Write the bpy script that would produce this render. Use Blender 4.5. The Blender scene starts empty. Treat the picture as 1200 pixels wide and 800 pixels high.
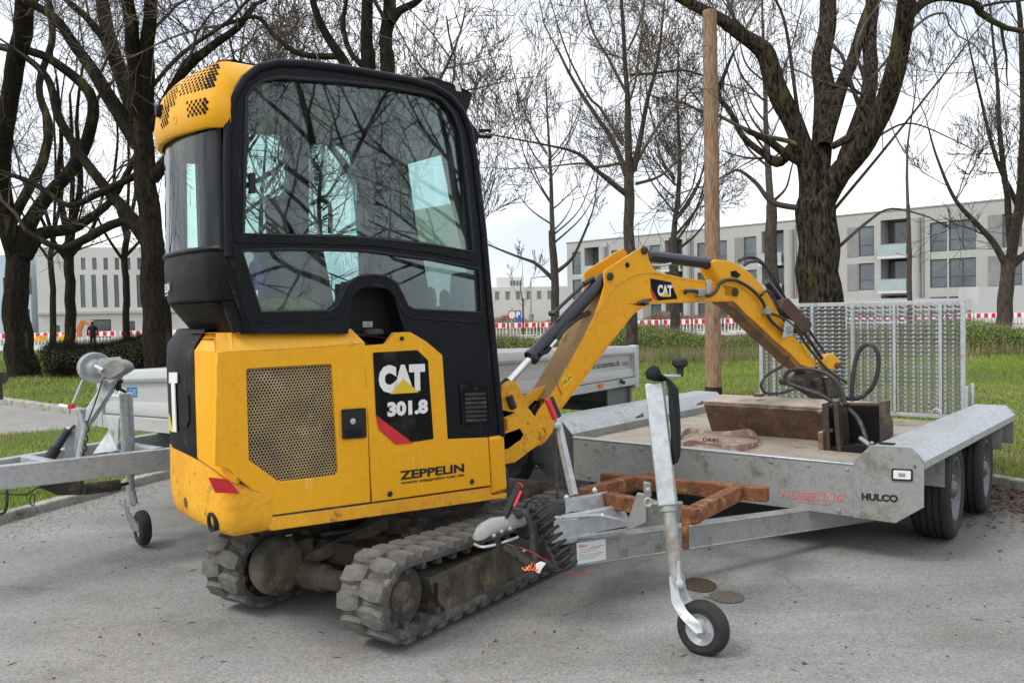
import bpy, bmesh, math, random
import numpy as np
from mathutils import Vector, Matrix, noise
from mathutils.geometry import tessellate_polygon
R = math.radians
rng = random.Random(7)
sc = bpy.context.scene
col = sc.collection

# ---------------------------------------------------------------- camera
F, HC = 1020.0, 1.28
PITCH, ROLL = 0.0346148, -0.021
_cp, _sp, _cr, _sr = math.cos(PITCH), math.sin(PITCH), math.cos(ROLL), math.sin(ROLL)
_fw = Vector((0, _cp, -_sp)); _up0 = Vector((0, _sp, _cp)); _rt0 = Vector((1, 0, 0))
_rt = _cr*_rt0 + _sr*_up0; _up = -_sr*_rt0 + _cr*_up0
CAM = Vector((0, 0, HC))
cd = bpy.data.cameras.new('camera'); cam = bpy.data.objects.new('camera', cd); col.objects.link(cam)
m = Matrix((_rt, _up, -_fw)).transposed().to_4x4(); m.translation = CAM; cam.matrix_world = m
cd.sensor_width = 36; cd.lens = F/1200*36; cd.clip_end = 2000; cd.clip_start = .05
sc.camera = cam
# ---------------------------------------------------------------- light
SUN_EL, SUN_AZ = 50, 240      # degrees; azimuth clockwise from +Y
w = bpy.data.worlds.new('World'); sc.world = w; w.use_nodes = True
nt = w.node_tree; nt.nodes.clear()
out = nt.nodes.new('ShaderNodeOutputWorld'); bg = nt.nodes.new('ShaderNodeBackground')
sky = nt.nodes.new('ShaderNodeTexSky'); sky.sky_type = 'NISHITA'; sky.sun_disc = False
sky.sun_elevation = R(SUN_EL); sky.sun_rotation = R(SUN_AZ); sky.air_density = 1.0; sky.dust_density = 2.0
tc = nt.nodes.new('ShaderNodeTexCoord'); mp = nt.nodes.new('ShaderNodeMapping'); mp.inputs['Scale'].default_value = (1, 1, 2.6)
n1 = nt.nodes.new('ShaderNodeTexNoise'); n1.inputs['Scale'].default_value = 2.1; n1.inputs['Detail'].default_value = 7; n1.inputs['Roughness'].default_value = .55
cr1 = nt.nodes.new('ShaderNodeValToRGB')
cr1.color_ramp.elements[0].position = .36; cr1.color_ramp.elements[0].color = (4.5, 4.95, 5.6, 1)
cr1.color_ramp.elements[1].position = .57; cr1.color_ramp.elements[1].color = (7.0, 7.1, 7.3, 1)
cr2 = nt.nodes.new('ShaderNodeValToRGB')
cr2.color_ramp.elements[0].position = .30; cr2.color_ramp.elements[0].color = (.86, .86, .86, 1)
cr2.color_ramp.elements[1].position = .55; cr2.color_ramp.elements[1].color = (.96, .96, .96, 1)
mx = nt.nodes.new('ShaderNodeMix'); mx.data_type = 'RGBA'
L = nt.links.new
L(tc.outputs['Generated'], mp.inputs['Vector']); L(mp.outputs[0], n1.inputs['Vector'])
L(n1.outputs['Fac'], cr1.inputs['Fac']); L(n1.outputs['Fac'], cr2.inputs['Fac'])
L(cr2.outputs['Color'], mx.inputs['Factor']); L(sky.outputs[0], mx.inputs['A']); L(cr1.outputs['Color'], mx.inputs['B'])
L(mx.outputs['Result'], bg.inputs['Color']); bg.inputs['Strength'].default_value = .116
L(bg.outputs[0], out.inputs['Surface'])
sd = bpy.data.lights.new('sun', 'SUN'); sd.energy = 1.25; sd.angle = R(20); sd.color = (1, .965, .91)
so = bpy.data.objects.new('sun', sd); col.objects.link(so)
_d = Vector((math.sin(R(SUN_AZ))*math.cos(R(SUN_EL)), math.cos(R(SUN_AZ))*math.cos(R(SUN_EL)), math.sin(R(SUN_EL))))
so.rotation_euler = _d.to_track_quat('Z', 'Y').to_euler()
sc.view_settings.view_transform = 'Standard'; sc.view_settings.look = 'None'
sc.view_settings.exposure = 0.76; sc.view_settings.gamma = 1
sc.cycles.max_bounces = 8; sc.cycles.transparent_max_bounces = 12

# ---------------------------------------------------------------- surveying: photo pixel (1200x800) -> point on a plane of the place
def ray(px, py):
    return _fw + _rt*((px-600)/F) - _up*((py-400)/F)
def P(px, py, Y):
    d = ray(px, py); return CAM + d*(Y/d.y)
def G(px, py, z=0.0):
    d = ray(px, py); return CAM + d*((z-HC)/d.z)
class Fr:                                   # a heading frame: a forward, b to its right, z up
    def __init__(s, yaw, o=(0, 0, 0)):
        y = R(yaw); s.a = Vector((math.sin(y), math.cos(y), 0)); s.b = Vector((math.cos(y), -math.sin(y), 0)); s.o = Vector(o); s.z = Vector((0, 0, 1))
    def W(s, a, b, z): return s.o + s.a*a + s.b*b + s.z*z
    def loc(s, p): d = p-s.o; return (d.dot(s.a), d.dot(s.b), d.z)
    def onb(s, px, py, b):                  # hit the vertical plane b = const
        d = ray(px, py); t = (b + s.o.dot(s.b) - CAM.dot(s.b))/d.dot(s.b); return CAM + d*t
    def ona(s, px, py, a):
        d = ray(px, py); t = (a + s.o.dot(s.a) - CAM.dot(s.a))/d.dot(s.a); return CAM + d*t
T = Fr(40)                                  # plant trailer
U = Fr(34.3)                                # crawler tracks
H = Fr(51, (-.40, 4.15, 0))                 # house and cab of the excavator
B = Fr(57, (.10, 4.51, 0))                  # boom
D = Fr(38, (-2.86, 3.72, 0))                # dropside trailer
A1 = Fr(137.8, (7, 110, 0))                 # apartment facade
WORLD = Fr(0)

# ---------------------------------------------------------------- mesh builder
class MB:
    def __init__(s): s.v = []; s.f = []; s.mi = []; s.cur = 0
    def add(s, vs, fs):
        n = len(s.v); s.v.extend(tuple(p) for p in vs)
        for f in fs: s.f.append(tuple(i+n for i in f)); s.mi.append(s.cur)
        return s
    def box(s, fr, a0, a1, b0, b1, z0, z1):
        vs = [fr.W(a, b, z) for z in (z0, z1) for a, b in ((a0, b0), (a1, b0), (a1, b1), (a0, b1))]
        return s.add(vs, [(3, 2, 1, 0), (4, 5, 6, 7), (0, 1, 5, 4), (1, 2, 6, 5), (2, 3, 7, 6), (3, 0, 4, 7)])
    def beam(s, p, q, wid, hei, up=Vector((0, 0, 1)), off=0):
        p = Vector(p); q = Vector(q); d = (q-p).normalized(); sd_ = d.cross(up).normalized(); u = sd_.cross(d).normalized()
        vs = []
        for c in (p, q):
            for x, y in ((-1, -1), (1, -1), (1, 1), (-1, 1)): vs.append(c + sd_*(x*wid/2) + u*(y*hei/2))
        return s.add(vs, [(3, 2, 1, 0), (4, 5, 6, 7), (0, 1, 5, 4), (1, 2, 6, 5), (2, 3, 7, 6), (3, 0, 4, 7)])
    def hexa(s, bot, top):
        n = len(bot)
        return s.add(list(bot)+list(top), [tuple(range(n-1, -1, -1)), tuple(range(n, 2*n))] + [(i, (i+1) % n, (i+1) % n+n, i+n) for i in range(n)])
    def prism(s, outer, vec, holes=()):
        vec = Vector(vec); loops = [[Vector(p) for p in outer]] + [[Vector(p) for p in h] for h in holes]
        tris = tessellate_polygon(loops); pts = [p for l in loops for p in l]; n = len(pts)
        fs = []
        for t in tris:
            fs.append(t); fs.append((t[2]+n, t[1]+n, t[0]+n))
        k = 0
        for l in loops:
            m_ = len(l)
            for i in range(m_): fs.append((k+i, k+(i+1) % m_, k+(i+1) % m_+n, k+i+n))
            k += m_
        return s.add(pts+[p+vec for p in pts], fs)
    def tube(s, pts, r, n=8, caps=True):
        pts = [Vector(p) for p in pts]; k = len(pts)
        rr = r if hasattr(r, '__len__') else [r]*k
        vs = []; nrm = None
        for i, p in enumerate(pts):
            d = (pts[min(i+1, k-1)]-pts[max(i-1, 0)]).normalized()
            if nrm is None: nrm = d.orthogonal().normalized()
            else:
                nrm = (nrm - d*nrm.dot(d)); nrm = nrm.normalized() if nrm.length > 1e-6 else d.orthogonal().normalized()
            bi = d.cross(nrm)
            for j in range(n):
                t = 2*math.pi*j/n; vs.append(p + (nrm*math.cos(t)+bi*math.sin(t))*rr[i])
        fs = [(i*n+j, i*n+(j+1) % n, (i+1)*n+(j+1) % n, (i+1)*n+j) for i in range(k-1) for j in range(n)]
        if caps: fs += [tuple(range(n-1, -1, -1)), tuple(range((k-1)*n, k*n))]
        return s.add(vs, fs)
    def cyl(s, p, q, r, n=20): return s.tube([p, q], r, n)
    def lathe(s, c, axis, prof, n=28, close=False):   # prof: (t along axis, radius)
        c = Vector(c); ax = Vector(axis).normalized(); u = ax.orthogonal().normalized(); v = ax.cross(u); vs = []
        for t, r in prof:
            for j in range(n):
                g = 2*math.pi*j/n; vs.append(c + ax*t + (u*math.cos(g)+v*math.sin(g))*r)
        k = len(prof)
        fs = [(i*n+j, i*n+(j+1) % n, (i+1)*n+(j+1) % n, (i+1)*n+j) for i in range(k-1) for j in range(n)]
        if close: fs += [((k-1)*n+j, (k-1)*n+(j+1) % n, (j+1) % n, j) for j in range(n)]
        else: fs += [tuple(range(n-1, -1, -1)), tuple(range((k-1)*n, k*n))]
        return s.add(vs, fs)
    def loft(s, rings, closed=False, caps=False):
        n = len(rings[0]); vs = [p for r_ in rings for p in r_]
        e = n if closed else n-1
        fs = [(i*n+j, i*n+(j+1) % n, (i+1)*n+(j+1) % n, (i+1)*n+j) for i in range(len(rings)-1) for j in range(e)]
        if caps: fs += [tuple(range(n-1, -1, -1)), tuple(range((len(rings)-1)*n, len(rings)*n))]
        return s.add(vs, fs)
    def shell(s, rings, thick, closed=False):        # lofted sheet given a real thickness (towards the vectors in thick)
        n = len(rings[0]); inner = [[p + thick(i, j, p) for j, p in enumerate(r_)] for i, r_ in enumerate(rings)]
        s.loft(rings, closed); s.loft([list(reversed(r_)) for r_ in inner], closed)
        m_ = len(rings)
        for j in range(n-1): 
            s.add([rings[0][j], rings[0][j+1], inner[0][j+1], inner[0][j]], [(3, 2, 1, 0)])
            s.add([rings[-1][j], rings[-1][j+1], inner[-1][j+1], inner[-1][j]], [(0, 1, 2, 3)])
        for i in range(m_-1):
            s.add([rings[i][0], rings[i+1][0], inner[i+1][0], inner[i][0]], [(0, 1, 2, 3)])
            s.add([rings[i][-1], rings[i+1][-1], inner[i+1][-1], inner[i][-1]], [(3, 2, 1, 0)])
        return s

def tag(o, label=None, cat=None, group=None, kind=None):
    if label: o['label'] = label
    if cat: o['category'] = cat
    if group: o['group'] = group
    if kind: o['kind'] = kind
    return o
def rootloc(o):
    v = Vector((0, 0, 0))
    while o: v = v + o.location; o = o.parent
    return v
def empty(name, loc, label, cat, group=None):
    o = bpy.data.objects.new(name, None); col.objects.link(o); o.location = loc; o.empty_display_size = .2
    return tag(o, label, cat, group)
def obj(name, mb, mat, parent=None, label=None, bevel=0, loc=None, smooth=35, seg=2, recalc=True):
    base = rootloc(parent) if parent else Vector((0, 0, 0))
    if parent is None and loc is not None: base = Vector(loc)
    b = np.array(base)
    me = bpy.data.meshes.new(name)
    v = np.array(mb.v, dtype=float).reshape(-1, 3) - b
    me.from_pydata(v.tolist(), [], mb.f)
    mats = mat if isinstance(mat, (list, tuple)) else [mat]
    for m_ in mats: me.materials.append(m_)
    if len(mats) > 1: me.polygons.foreach_set('material_index', mb.mi)
    if recalc and len(mb.f) < 60000:
        bm = bmesh.new(); bm.from_mesh(me); bmesh.ops.recalc_face_normals(bm, faces=bm.faces); bm.to_mesh(me); bm.free()
    if smooth:
        me.polygons.foreach_set('use_smooth', [True]*len(me.polygons)); me.set_sharp_from_angle(angle=R(smooth))
    me.update()
    o = bpy.data.objects.new(name, me); col.objects.link(o)
    if parent: o.parent = parent
    else: o.location = base
    if bevel:
        bv = o.modifiers.new('bevel', 'BEVEL'); bv.width = bevel; bv.segments = seg; bv.limit_method = 'ANGLE'; bv.angle_limit = R(40); bv.harden_normals = False
    if label: o['label'] = label
    return o
def obj_split(name, mb, material, parent=None, **kw):      # every connected piece becomes an object of its own
    par = list(range(len(mb.v)))
    def fd_(i):
        while par[i] != i: par[i] = par[par[i]]; i = par[i]
        return i
    for f in mb.f:
        for k in f[1:]: par[fd_(k)] = fd_(f[0])
    grp = {}
    for f in mb.f: grp.setdefault(fd_(f[0]), []).append(f)
    res = []
    for fl in grp.values():
        ids = sorted({i for f in fl for i in f}); mp_ = {i: k for k, i in enumerate(ids)}; m2 = MB(); m2.add([mb.v[i] for i in ids], [tuple(mp_[i] for i in f) for f in fl]); res.append(obj(name, m2, material, parent, **kw))
    return res[0]
def kids(o): return [c for c in bpy.data.objects if c.parent == o]
def copy_tree(o, parent=None, ch=None):
    if ch is None:
        ch = {}
        for c in bpy.data.objects:
            if c.parent: ch.setdefault(c.parent.name, []).append(c)
    c = o.copy(); col.objects.link(c); c.parent = parent
    for k in ch.get(o.name, []): copy_tree(k, c, ch)
    return c
def catmull(pts, n=8):
    pts = [Vector(p) for p in pts]; o = []
    for i in range(len(pts)-1):
        p0 = pts[max(i-1, 0)]; p1 = pts[i]; p2 = pts[i+1]; p3 = pts[min(i+2, len(pts)-1)]
        for k in range(n):
            t = k/n; o.append(.5*((2*p1)+(p2-p0)*t+(2*p0-5*p1+4*p2-p3)*t*t+(3*p1-p0-3*p2+p3)*t**3))
    o.append(pts[-1]); return o
def roundpoly(pts, r, n=5):                 # round the corners of a 3D polygon; r scalar or list
    pts = [Vector(p) for p in pts]; k = len(pts); o = []
    for i, p in enumerate(pts):
        ri = r[i] if hasattr(r, '__len__') else r
        a = pts[i-1]-p; b = pts[(i+1) % k]-p; ri = min(ri, a.length*.48, b.length*.48)
        if ri <= 1e-4: o.append(p); continue
        a_ = p+a.normalized()*ri; b_ = p+b.normalized()*ri
        for j in range(n+1):
            t = j/n; o.append(a_*(1-t)**2+p*2*t*(1-t)+b_*t*t)
    return o

# ---------------------------------------------------------------- materials (all procedural)
def mat(name, c1, c2=None, rough=.5, metal=0.0, scale=6, bump=0, bscale=None, spots=None, spots_amt=.5, spots_scale=4, stretch=(1, 1, 1), spec=.5, coat=0, fine=.0, fine_scale=90, dirt=None, dirt_top=0, rvar=.12, alpha=None, voro=0, rlo=.35, rhi=.65, scr=None, scr_amt=.6, scr_dir=(26, 26, 1.6), edge=None):
    m_ = bpy.data.materials.new(name); m_.use_nodes = True; t = m_.node_tree; N = t.nodes; Lk = t.links.new
    b = N['Principled BSDF']; b.inputs['Metallic'].default_value = metal; b.inputs['Specular IOR Level'].default_value = spec
    if coat: b.inputs['Coat Weight'].default_value = coat; b.inputs['Coat Roughness'].default_value = .15
    tc_ = N.new('ShaderNodeTexCoord'); mp_ = N.new('ShaderNodeMapping'); mp_.inputs['Scale'].default_value = stretch
    Lk(tc_.outputs['Object'], mp_.inputs['Vector'])
    n_ = N.new('ShaderNodeTexNoise'); n_.inputs['Scale'].default_value = scale; n_.inputs['Detail'].default_value = 6; n_.inputs['Roughness'].default_value = .6
    Lk(mp_.outputs[0], n_.inputs['Vector'])
    src = n_.outputs['Fac']
    if voro:
        v_ = N.new('ShaderNodeTexVoronoi'); v_.inputs['Scale'].default_value = voro; Lk(mp_.outputs[0], v_.inputs['Vector'])
        mm = N.new('ShaderNodeMath'); mm.operation = 'MULTIPLY_ADD'; sep = N.new('ShaderNodeSeparateColor'); Lk(v_.outputs['Color'], sep.inputs[0])
        Lk(sep.outputs[0], mm.inputs[0]); mm.inputs[1].default_value = .30; Lk(n_.outputs['Fac'], mm.inputs[2]); src = mm.outputs[0]
    r_ = N.new('ShaderNodeValToRGB'); r_.color_ramp.elements[0].position = rlo; r_.color_ramp.elements[1].position = rhi
    c2 = c2 or tuple(x*.8 for x in c1)
    r_.color_ramp.elements[0].color = (*c2, 1); r_.color_ramp.elements[1].color = (*c1, 1)
    Lk(src, r_.inputs['Fac']); cur = r_.outputs['Color']
    if fine:
        f_ = N.new('ShaderNodeTexNoise'); f_.inputs['Scale'].default_value = fine_scale; f_.inputs['Detail'].default_value = 4; Lk(mp_.outputs[0], f_.inputs['Vector'])
        rr = N.new('ShaderNodeMapRange'); rr.inputs[1].default_value = .3; rr.inputs[2].default_value = .7; rr.inputs[3].default_value = 1-fine; rr.inputs[4].default_value = 1+fine; Lk(f_.outputs['Fac'], rr.inputs[0])
        mu = N.new('ShaderNodeVectorMath'); mu.operation = 'MULTIPLY'; Lk(cur, mu.inputs[0]); Lk(rr.outputs[0], mu.inputs[1]); cur = mu.outputs[0]
    if spots:
        s_ = N.new('ShaderNodeTexNoise'); s_.inputs['Scale'].default_value = spots_scale; s_.inputs['Detail'].default_value = 9; s_.inputs['Roughness'].default_value = .68
        mp2 = N.new('ShaderNodeMapping'); mp2.inputs['Location'].default_value = (7.3, 2.1, 4.4); mp2.inputs['Scale'].default_value = stretch; Lk(tc_.outputs['Object'], mp2.inputs['Vector']); Lk(mp2.outputs[0], s_.inputs['Vector'])
        rs = N.new('ShaderNodeMapRange'); th = .75-spots_amt*.35; rs.inputs[1].default_value = th-.05; rs.inputs[2].default_value = th+.07; Lk(s_.outputs['Fac'], rs.inputs[0])
        mx_ = N.new('ShaderNodeMix'); mx_.data_type = 'RGBA'; Lk(rs.outputs[0], mx_.inputs['Factor']); Lk(cur, mx_.inputs['A']); mx_.inputs['B'].default_value = (*spots, 1); cur = mx_.outputs['Result']
    if scr:        # thin scratches and rub marks, in patches
        m3 = N.new('ShaderNodeMapping'); m3.inputs['Scale'].default_value = scr_dir; m3.inputs['Rotation'].default_value = (.5, .3, .2); Lk(tc_.outputs['Object'], m3.inputs['Vector'])
        n3 = N.new('ShaderNodeTexNoise'); n3.inputs['Scale'].default_value = 2.2; n3.inputs['Detail'].default_value = 5; n3.inputs['Roughness'].default_value = .7; Lk(m3.outputs[0], n3.inputs['Vector'])
        r3 = N.new('ShaderNodeMapRange'); r3.inputs[1].default_value = .60; r3.inputs[2].default_value = .66; Lk(n3.outputs['Fac'], r3.inputs[0])
        n4 = N.new('ShaderNodeTexNoise'); n4.inputs['Scale'].default_value = 3.1; n4.inputs['Detail'].default_value = 4; Lk(tc_.outputs['Object'], n4.inputs['Vector'])
        r4 = N.new('ShaderNodeMapRange'); r4.inputs[1].default_value = .50; r4.inputs[2].default_value = .66; r4.inputs[4].default_value = scr_amt; Lk(n4.outputs['Fac'], r4.inputs[0])
        mm4 = N.new('ShaderNodeMath'); mm4.operation = 'MULTIPLY'; Lk(r3.outputs[0], mm4.inputs[0]); Lk(r4.outputs[0], mm4.inputs[1])
        mx4 = N.new('ShaderNodeMix'); mx4.data_type = 'RGBA'; Lk(mm4.outputs[0], mx4.inputs['Factor']); Lk(cur, mx4.inputs['A']); mx4.inputs['B'].default_value = (*scr, 1); cur = mx4.outputs['Result']
    if edge:       # paint worn off along the edges, unevenly
        bv_ = N.new('ShaderNodeBevel'); bv_.samples = 4; bv_.inputs['Radius'].default_value = .007; ge2 = N.new('ShaderNodeNewGeometry')
        dt = N.new('ShaderNodeVectorMath'); dt.operation = 'DOT_PRODUCT'; Lk(bv_.outputs[0], dt.inputs[0]); Lk(ge2.outputs['Normal'], dt.inputs[1])
        re_ = N.new('ShaderNodeMapRange'); re_.inputs[1].default_value = .995; re_.inputs[2].default_value = .90; Lk(dt.outputs['Value'], re_.inputs[0])
        n5 = N.new('ShaderNodeTexNoise'); n5.inputs['Scale'].default_value = 17; n5.inputs['Detail'].default_value = 6; n5.inputs['Roughness'].default_value = .7; Lk(tc_.outputs['Object'], n5.inputs['Vector'])
        r5 = N.new('ShaderNodeMapRange'); r5.inputs[1].default_value = .50; r5.inputs[2].default_value = .60; r5.inputs[4].default_value = .85; Lk(n5.outputs['Fac'], r5.inputs[0])
        m5 = N.new('ShaderNodeMath'); m5.operation = 'MULTIPLY'; Lk(re_.outputs[0], m5.inputs[0]); Lk(r5.outputs[0], m5.inputs[1])
        x5 = N.new('ShaderNodeMix'); x5.data_type = 'RGBA'; Lk(m5.outputs[0], x5.inputs['Factor']); Lk(cur, x5.inputs['A']); x5.inputs['B'].default_value = (*edge, 1); cur = x5.outputs['Result']
    if dirt:       # dust lying on faces that look up
        ge = N.new('ShaderNodeNewGeometry'); sx = N.new('ShaderNodeSeparateXYZ'); Lk(ge.outputs['Normal'], sx.inputs[0])
        md = N.new('ShaderNodeMath'); md.operation = 'MULTIPLY'; Lk(sx.outputs['Z'], md.inputs[0]); Lk(n_.outputs['Fac'], md.inputs[1])
        rd = N.new('ShaderNodeMapRange'); rd.inputs[1].default_value = .15; rd.inputs[2].default_value = .5; rd.inputs[4].default_value = dirt_top; Lk(md.outputs[0], rd.inputs[0])
        mx2 = N.new('ShaderNodeMix'); mx2.data_type = 'RGBA'; Lk(rd.outputs[0], mx2.inputs['Factor']); Lk(cur, mx2.inputs['A']); mx2.inputs['B'].default_value = (*dirt, 1); cur = mx2.outputs['Result']
    Lk(cur, b.inputs['Base Color'])
    ro = N.new('ShaderNodeMapRange'); ro.inputs[3].default_value = rough-rvar; ro.inputs[4].default_value = rough+rvar; Lk(n_.outputs['Fac'], ro.inputs[0]); Lk(ro.outputs[0], b.inputs['Roughness'])
    if bump:
        bn_ = N.new('ShaderNodeTexNoise'); bn_.inputs['Scale'].default_value = bscale or scale*6; bn_.inputs['Detail'].default_value = 6; Lk(mp_.outputs[0], bn_.inputs['Vector'])
        bu = N.new('ShaderNodeBump'); bu.inputs['Strength'].default_value = bump; bu.inputs['Distance'].default_value = .02; Lk(bn_.outputs['Fac'], bu.inputs['Height']); Lk(bu.outputs[0], b.inputs['Normal'])
    return m_
M = {}
M['yellow'] = mat('yellow_paint', (.85, .41, .010), (.80, .375, .008), rough=.45, scale=2, edge=(.13, .07, .03), scr=(.95, .72, .35), scr_amt=.45, spots=(.50, .23, .03), spots_amt=.2, spots_scale=7, coat=.05, spec=.3, fine=.04, fine_scale=40, dirt=(.45, .30, .13), dirt_top=.35)
M['yellow_worn'] = mat('yellow_worn', (.85, .43, .025), (.72, .33, .02), rough=.6, scale=5, spec=.3, spots=(.16, .08, .03), spots_amt=.36, spots_scale=14, fine=.08, fine_scale=50, edge=(.10, .055, .03), scr=(.12, .07, .04), scr_amt=.7, scr_dir=(3, 3, 30), dirt=(.33, .23, .13), dirt_top=.5)
M['yellow_boom'] = mat('yellow_boom', (.86, .40, .010), (.78, .345, .008), rough=.45, scale=3, spec=.3, edge=(.12, .06, .03), scr=(.22, .11, .05), scr_amt=.5, spots=(.25, .11, .03), spots_amt=.26, spots_scale=16, coat=.05, fine=.05, fine_scale=40, dirt=(.30, .20, .11), dirt_top=.85)
M['black_panel'] = mat('black_panel', (.005, .005, .006), (.003, .003, .004), rough=.5, spec=.17, edge=(.07, .07, .07), scale=3, scr=(.16, .16, .16), scr_amt=.5, spots=(.03, .028, .026), spots_amt=.4, spots_scale=6, fine=.2)
M['frame'] = mat('cab_frame', (.007, .008, .012), (.005, .005, .008), edge=(.05, .05, .055), scr=(.08, .08, .085), scr_amt=.4, rough=.42, spec=.2, scale=3)
M['rubber'] = mat('rubber', (.022, .022, .022), (.014, .014, .014), rough=.75, scale=10, bump=.1)
M['hose'] = mat('hose', (.035, .035, .037), (.02, .02, .02), rough=.6, scale=14, spots=(.12, .1, .08), spots_amt=.4, spots_scale=20)
M['cyl_black'] = mat('cylinder_black', (.012, .015, .028), (.010, .012, .02), rough=.3, scale=4, coat=.3, spots=(.06, .05, .045), spots_amt=.25, spots_scale=14)
M['chrome'] = mat('chrome_rod', (.75, .75, .76), (.6, .6, .62), rough=.16, metal=1, scale=4, rvar=.05)
M['track'] = mat('track_rubber', (.095, .088, .08), (.045, .042, .039), rough=.9, scale=9, bump=.35, bscale=60, fine=.18, spots=(.16, .145, .125), spots_amt=.55, spots_scale=12)
M['lug'] = mat('track_lug', (.155, .148, .137), (.08, .076, .071), rough=.92, scale=14, bump=.4, bscale=70, fine=.15)
M['mud'] = mat('mud_steel', (.13, .108, .082), (.032, .03, .028), rough=.85, scale=7, bump=.35, bscale=40, spots=(.2, .15, .085), spots_amt=.5, spots_scale=8, fine=.2)
M['darkmetal'] = mat('dark_metal', (.05, .045, .04), (.025, .022, .02), rough=.75, scale=8, bump=.2, spots=(.13, .09, .06), spots_amt=.45, spots_scale=10)
M['galv'] = mat('galvanised', (.46, .485, .50), (.38, .40, .415), rough=.42, metal=.4, scale=6, voro=55, bump=.12, bscale=14, spots=(.27, .265, .25), spots_amt=.34, spots_scale=9, fine=.12, fine_scale=40)
M['galv_stain'] = mat('galvanised_stained', (.32, .328, .315), (.235, .24, .228), rough=.55, metal=.25, scale=6, voro=60, bump=.12, bscale=12, spots=(.20, .175, .13), spots_amt=.42, spots_scale=7, fine=.08)
M['galv_bright'] = mat('galvanised_bright', (.52, .54, .56), (.42, .44, .46), rough=.36, metal=.5, scale=4, voro=60)
M['alu'] = mat('aluminium_board', (.52, .53, .52), (.45, .46, .46), rough=.45, metal=.25, scale=2, stretch=(1, 1, 6), spots=(.36, .35, .32), spots_amt=.3, spots_scale=3)
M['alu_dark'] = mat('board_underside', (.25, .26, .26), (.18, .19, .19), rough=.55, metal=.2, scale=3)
M['rust'] = mat('rusty_steel', (.27, .095, .035), (.10, .042, .022), rough=.85, scale=14, bump=.4, spots=(.40, .22, .07), spots_amt=.42, spots_scale=15, fine=.2)
M['brown'] = mat('brown_bucket', (.16, .09, .055), (.095, .058, .04), rough=.78, scale=6, bump=.25, spots=(.23, .14, .08), spots_amt=.5, spots_scale=9, fine=.2, dirt=(.42, .36, .30), dirt_top=1.0)
M['hitch'] = mat('hitch_steel', (.05, .038, .034), (.03, .025, .022), rough=.7, scale=8, bump=.25, spots=(.15, .09, .06), spots_amt=.5, spots_scale=8, dirt=(.2, .15, .11), dirt_top=.6)
M['deck'] = mat('deck_board', (.36, .32, .26), (.27, .235, .19), rough=.85, scale=5, spots=(.17, .13, .1), spots_amt=.4, spots_scale=5, fine=.12)
M['tyre'] = mat('tyre', (.028, .027, .026), (.016, .016, .016), rough=.85, scale=12, bump=.2, fine=.2)
M['rim'] = mat('rim', (.17, .175, .185), (.12, .125, .13), rough=.4, metal=.5, scale=6)
M['black'] = mat('black_matt', (.010, .010, .011), rough=.7)
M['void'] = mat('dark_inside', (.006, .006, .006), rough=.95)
M['white'] = mat('white_print', (.80, .80, .78), (.74, .74, .72), rough=.5, scale=10)
M['red'] = mat('red_print', (.62, .02, .03), (.55, .015, .025), rough=.4, scale=8)
M['yprint'] = mat('yellow_print', (.82, .60, .02), rough=.45)
M['orange'] = mat('orange_plastic', (.85, .16, .03), rough=.35)
M['redfade'] = mat('faded_red_print', (.58, .13, .14), (.46, .30, .29), rough=.6, scale=30)
M['blue'] = mat('blue_print', (.02, .16, .50), rough=.4)
M['seat'] = mat('seat_fabric', (.02, .02, .022), (.012, .012, .013), rough=.85)
M['strap'] = mat('pink_strap', (.38, .25, .20), (.26, .16, .13), rough=.85, scale=12, spots=(.5, .42, .36), spots_amt=.5, spots_scale=14, bump=.2)
M['cloth'] = mat('black_cloth', (.010, .010, .011), (.006, .006, .006), rough=.85, bump=.2)
M['hiviz'] = mat('lime_fabric', (.45, .62, .05), rough=.7)
M['bluecan'] = mat('blue_bottle', (.01, .07, .35), rough=.3)
M['bark'] = mat('bark', (.085, .066, .048), (.012, .010, .008), rlo=.40, rhi=.62, rough=.95, scale=9, stretch=(3, 3, .8), bump=1.0, bscale=28, spots=(.10, .10, .03), spots_amt=.35, spots_scale=1.2, fine=.35, fine_scale=30, spec=.08)
M['bark_dark'] = mat('bark_dark', (.036, .029, .023), (.012, .010, .008), rough=.95, scale=9, stretch=(3, 3, .8), bump=.7, spots=(.09, .095, .03), spots_amt=.42, spots_scale=1.3, fine=.3, spec=.08)
M['bark_pale'] = mat('bark_pale', (.12, .098, .082), (.05, .041, .035), rough=.95, scale=8, stretch=(3, 3, .8), bump=.5, fine=.2, spec=.08)
M['twig'] = mat('twig', (.125, .102, .082), (.07, .057, .047), rough=.9, scale=3, spec=.08)
M['twig_pale'] = mat('twig_pale', (.15, .125, .105), (.09, .075, .062), rough=.9, scale=3, spec=.08)
M['pole'] = mat('pole_wood', (.38, .25, .155), (.17, .095, .052), rough=.8, scale=5, stretch=(9, 9, 1.4), bump=.3, spots=(.12, .07, .04), spots_amt=.42, spots_scale=3, fine=.15)
M['render_wall'] = mat('grey_render', (.42, .415, .40), (.36, .36, .35), rough=.9, scale=.25, fine=.04, fine_scale=5)
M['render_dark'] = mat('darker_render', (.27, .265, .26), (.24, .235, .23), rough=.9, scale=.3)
M['white_wall'] = mat('white_render', (.62, .61, .585), (.55, .545, .525), rough=.9, scale=.2, fine=.03, fine_scale=4)
M['pale_wall'] = mat('pale_grey_wall', (.50, .50, .49), (.45, .45, .44), rough=.9, scale=.2)
M['blue_wall'] = mat('pale_blue_wall', (.48, .56, .66), (.42, .5, .6), rough=.7, scale=.2)
M['shutter'] = mat('shutter', (.25, .25, .25), (.2, .2, .2), rough=.7, scale=1)
M['winframe'] = mat('window_frame', (.07, .075, .08), rough=.5)
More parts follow.
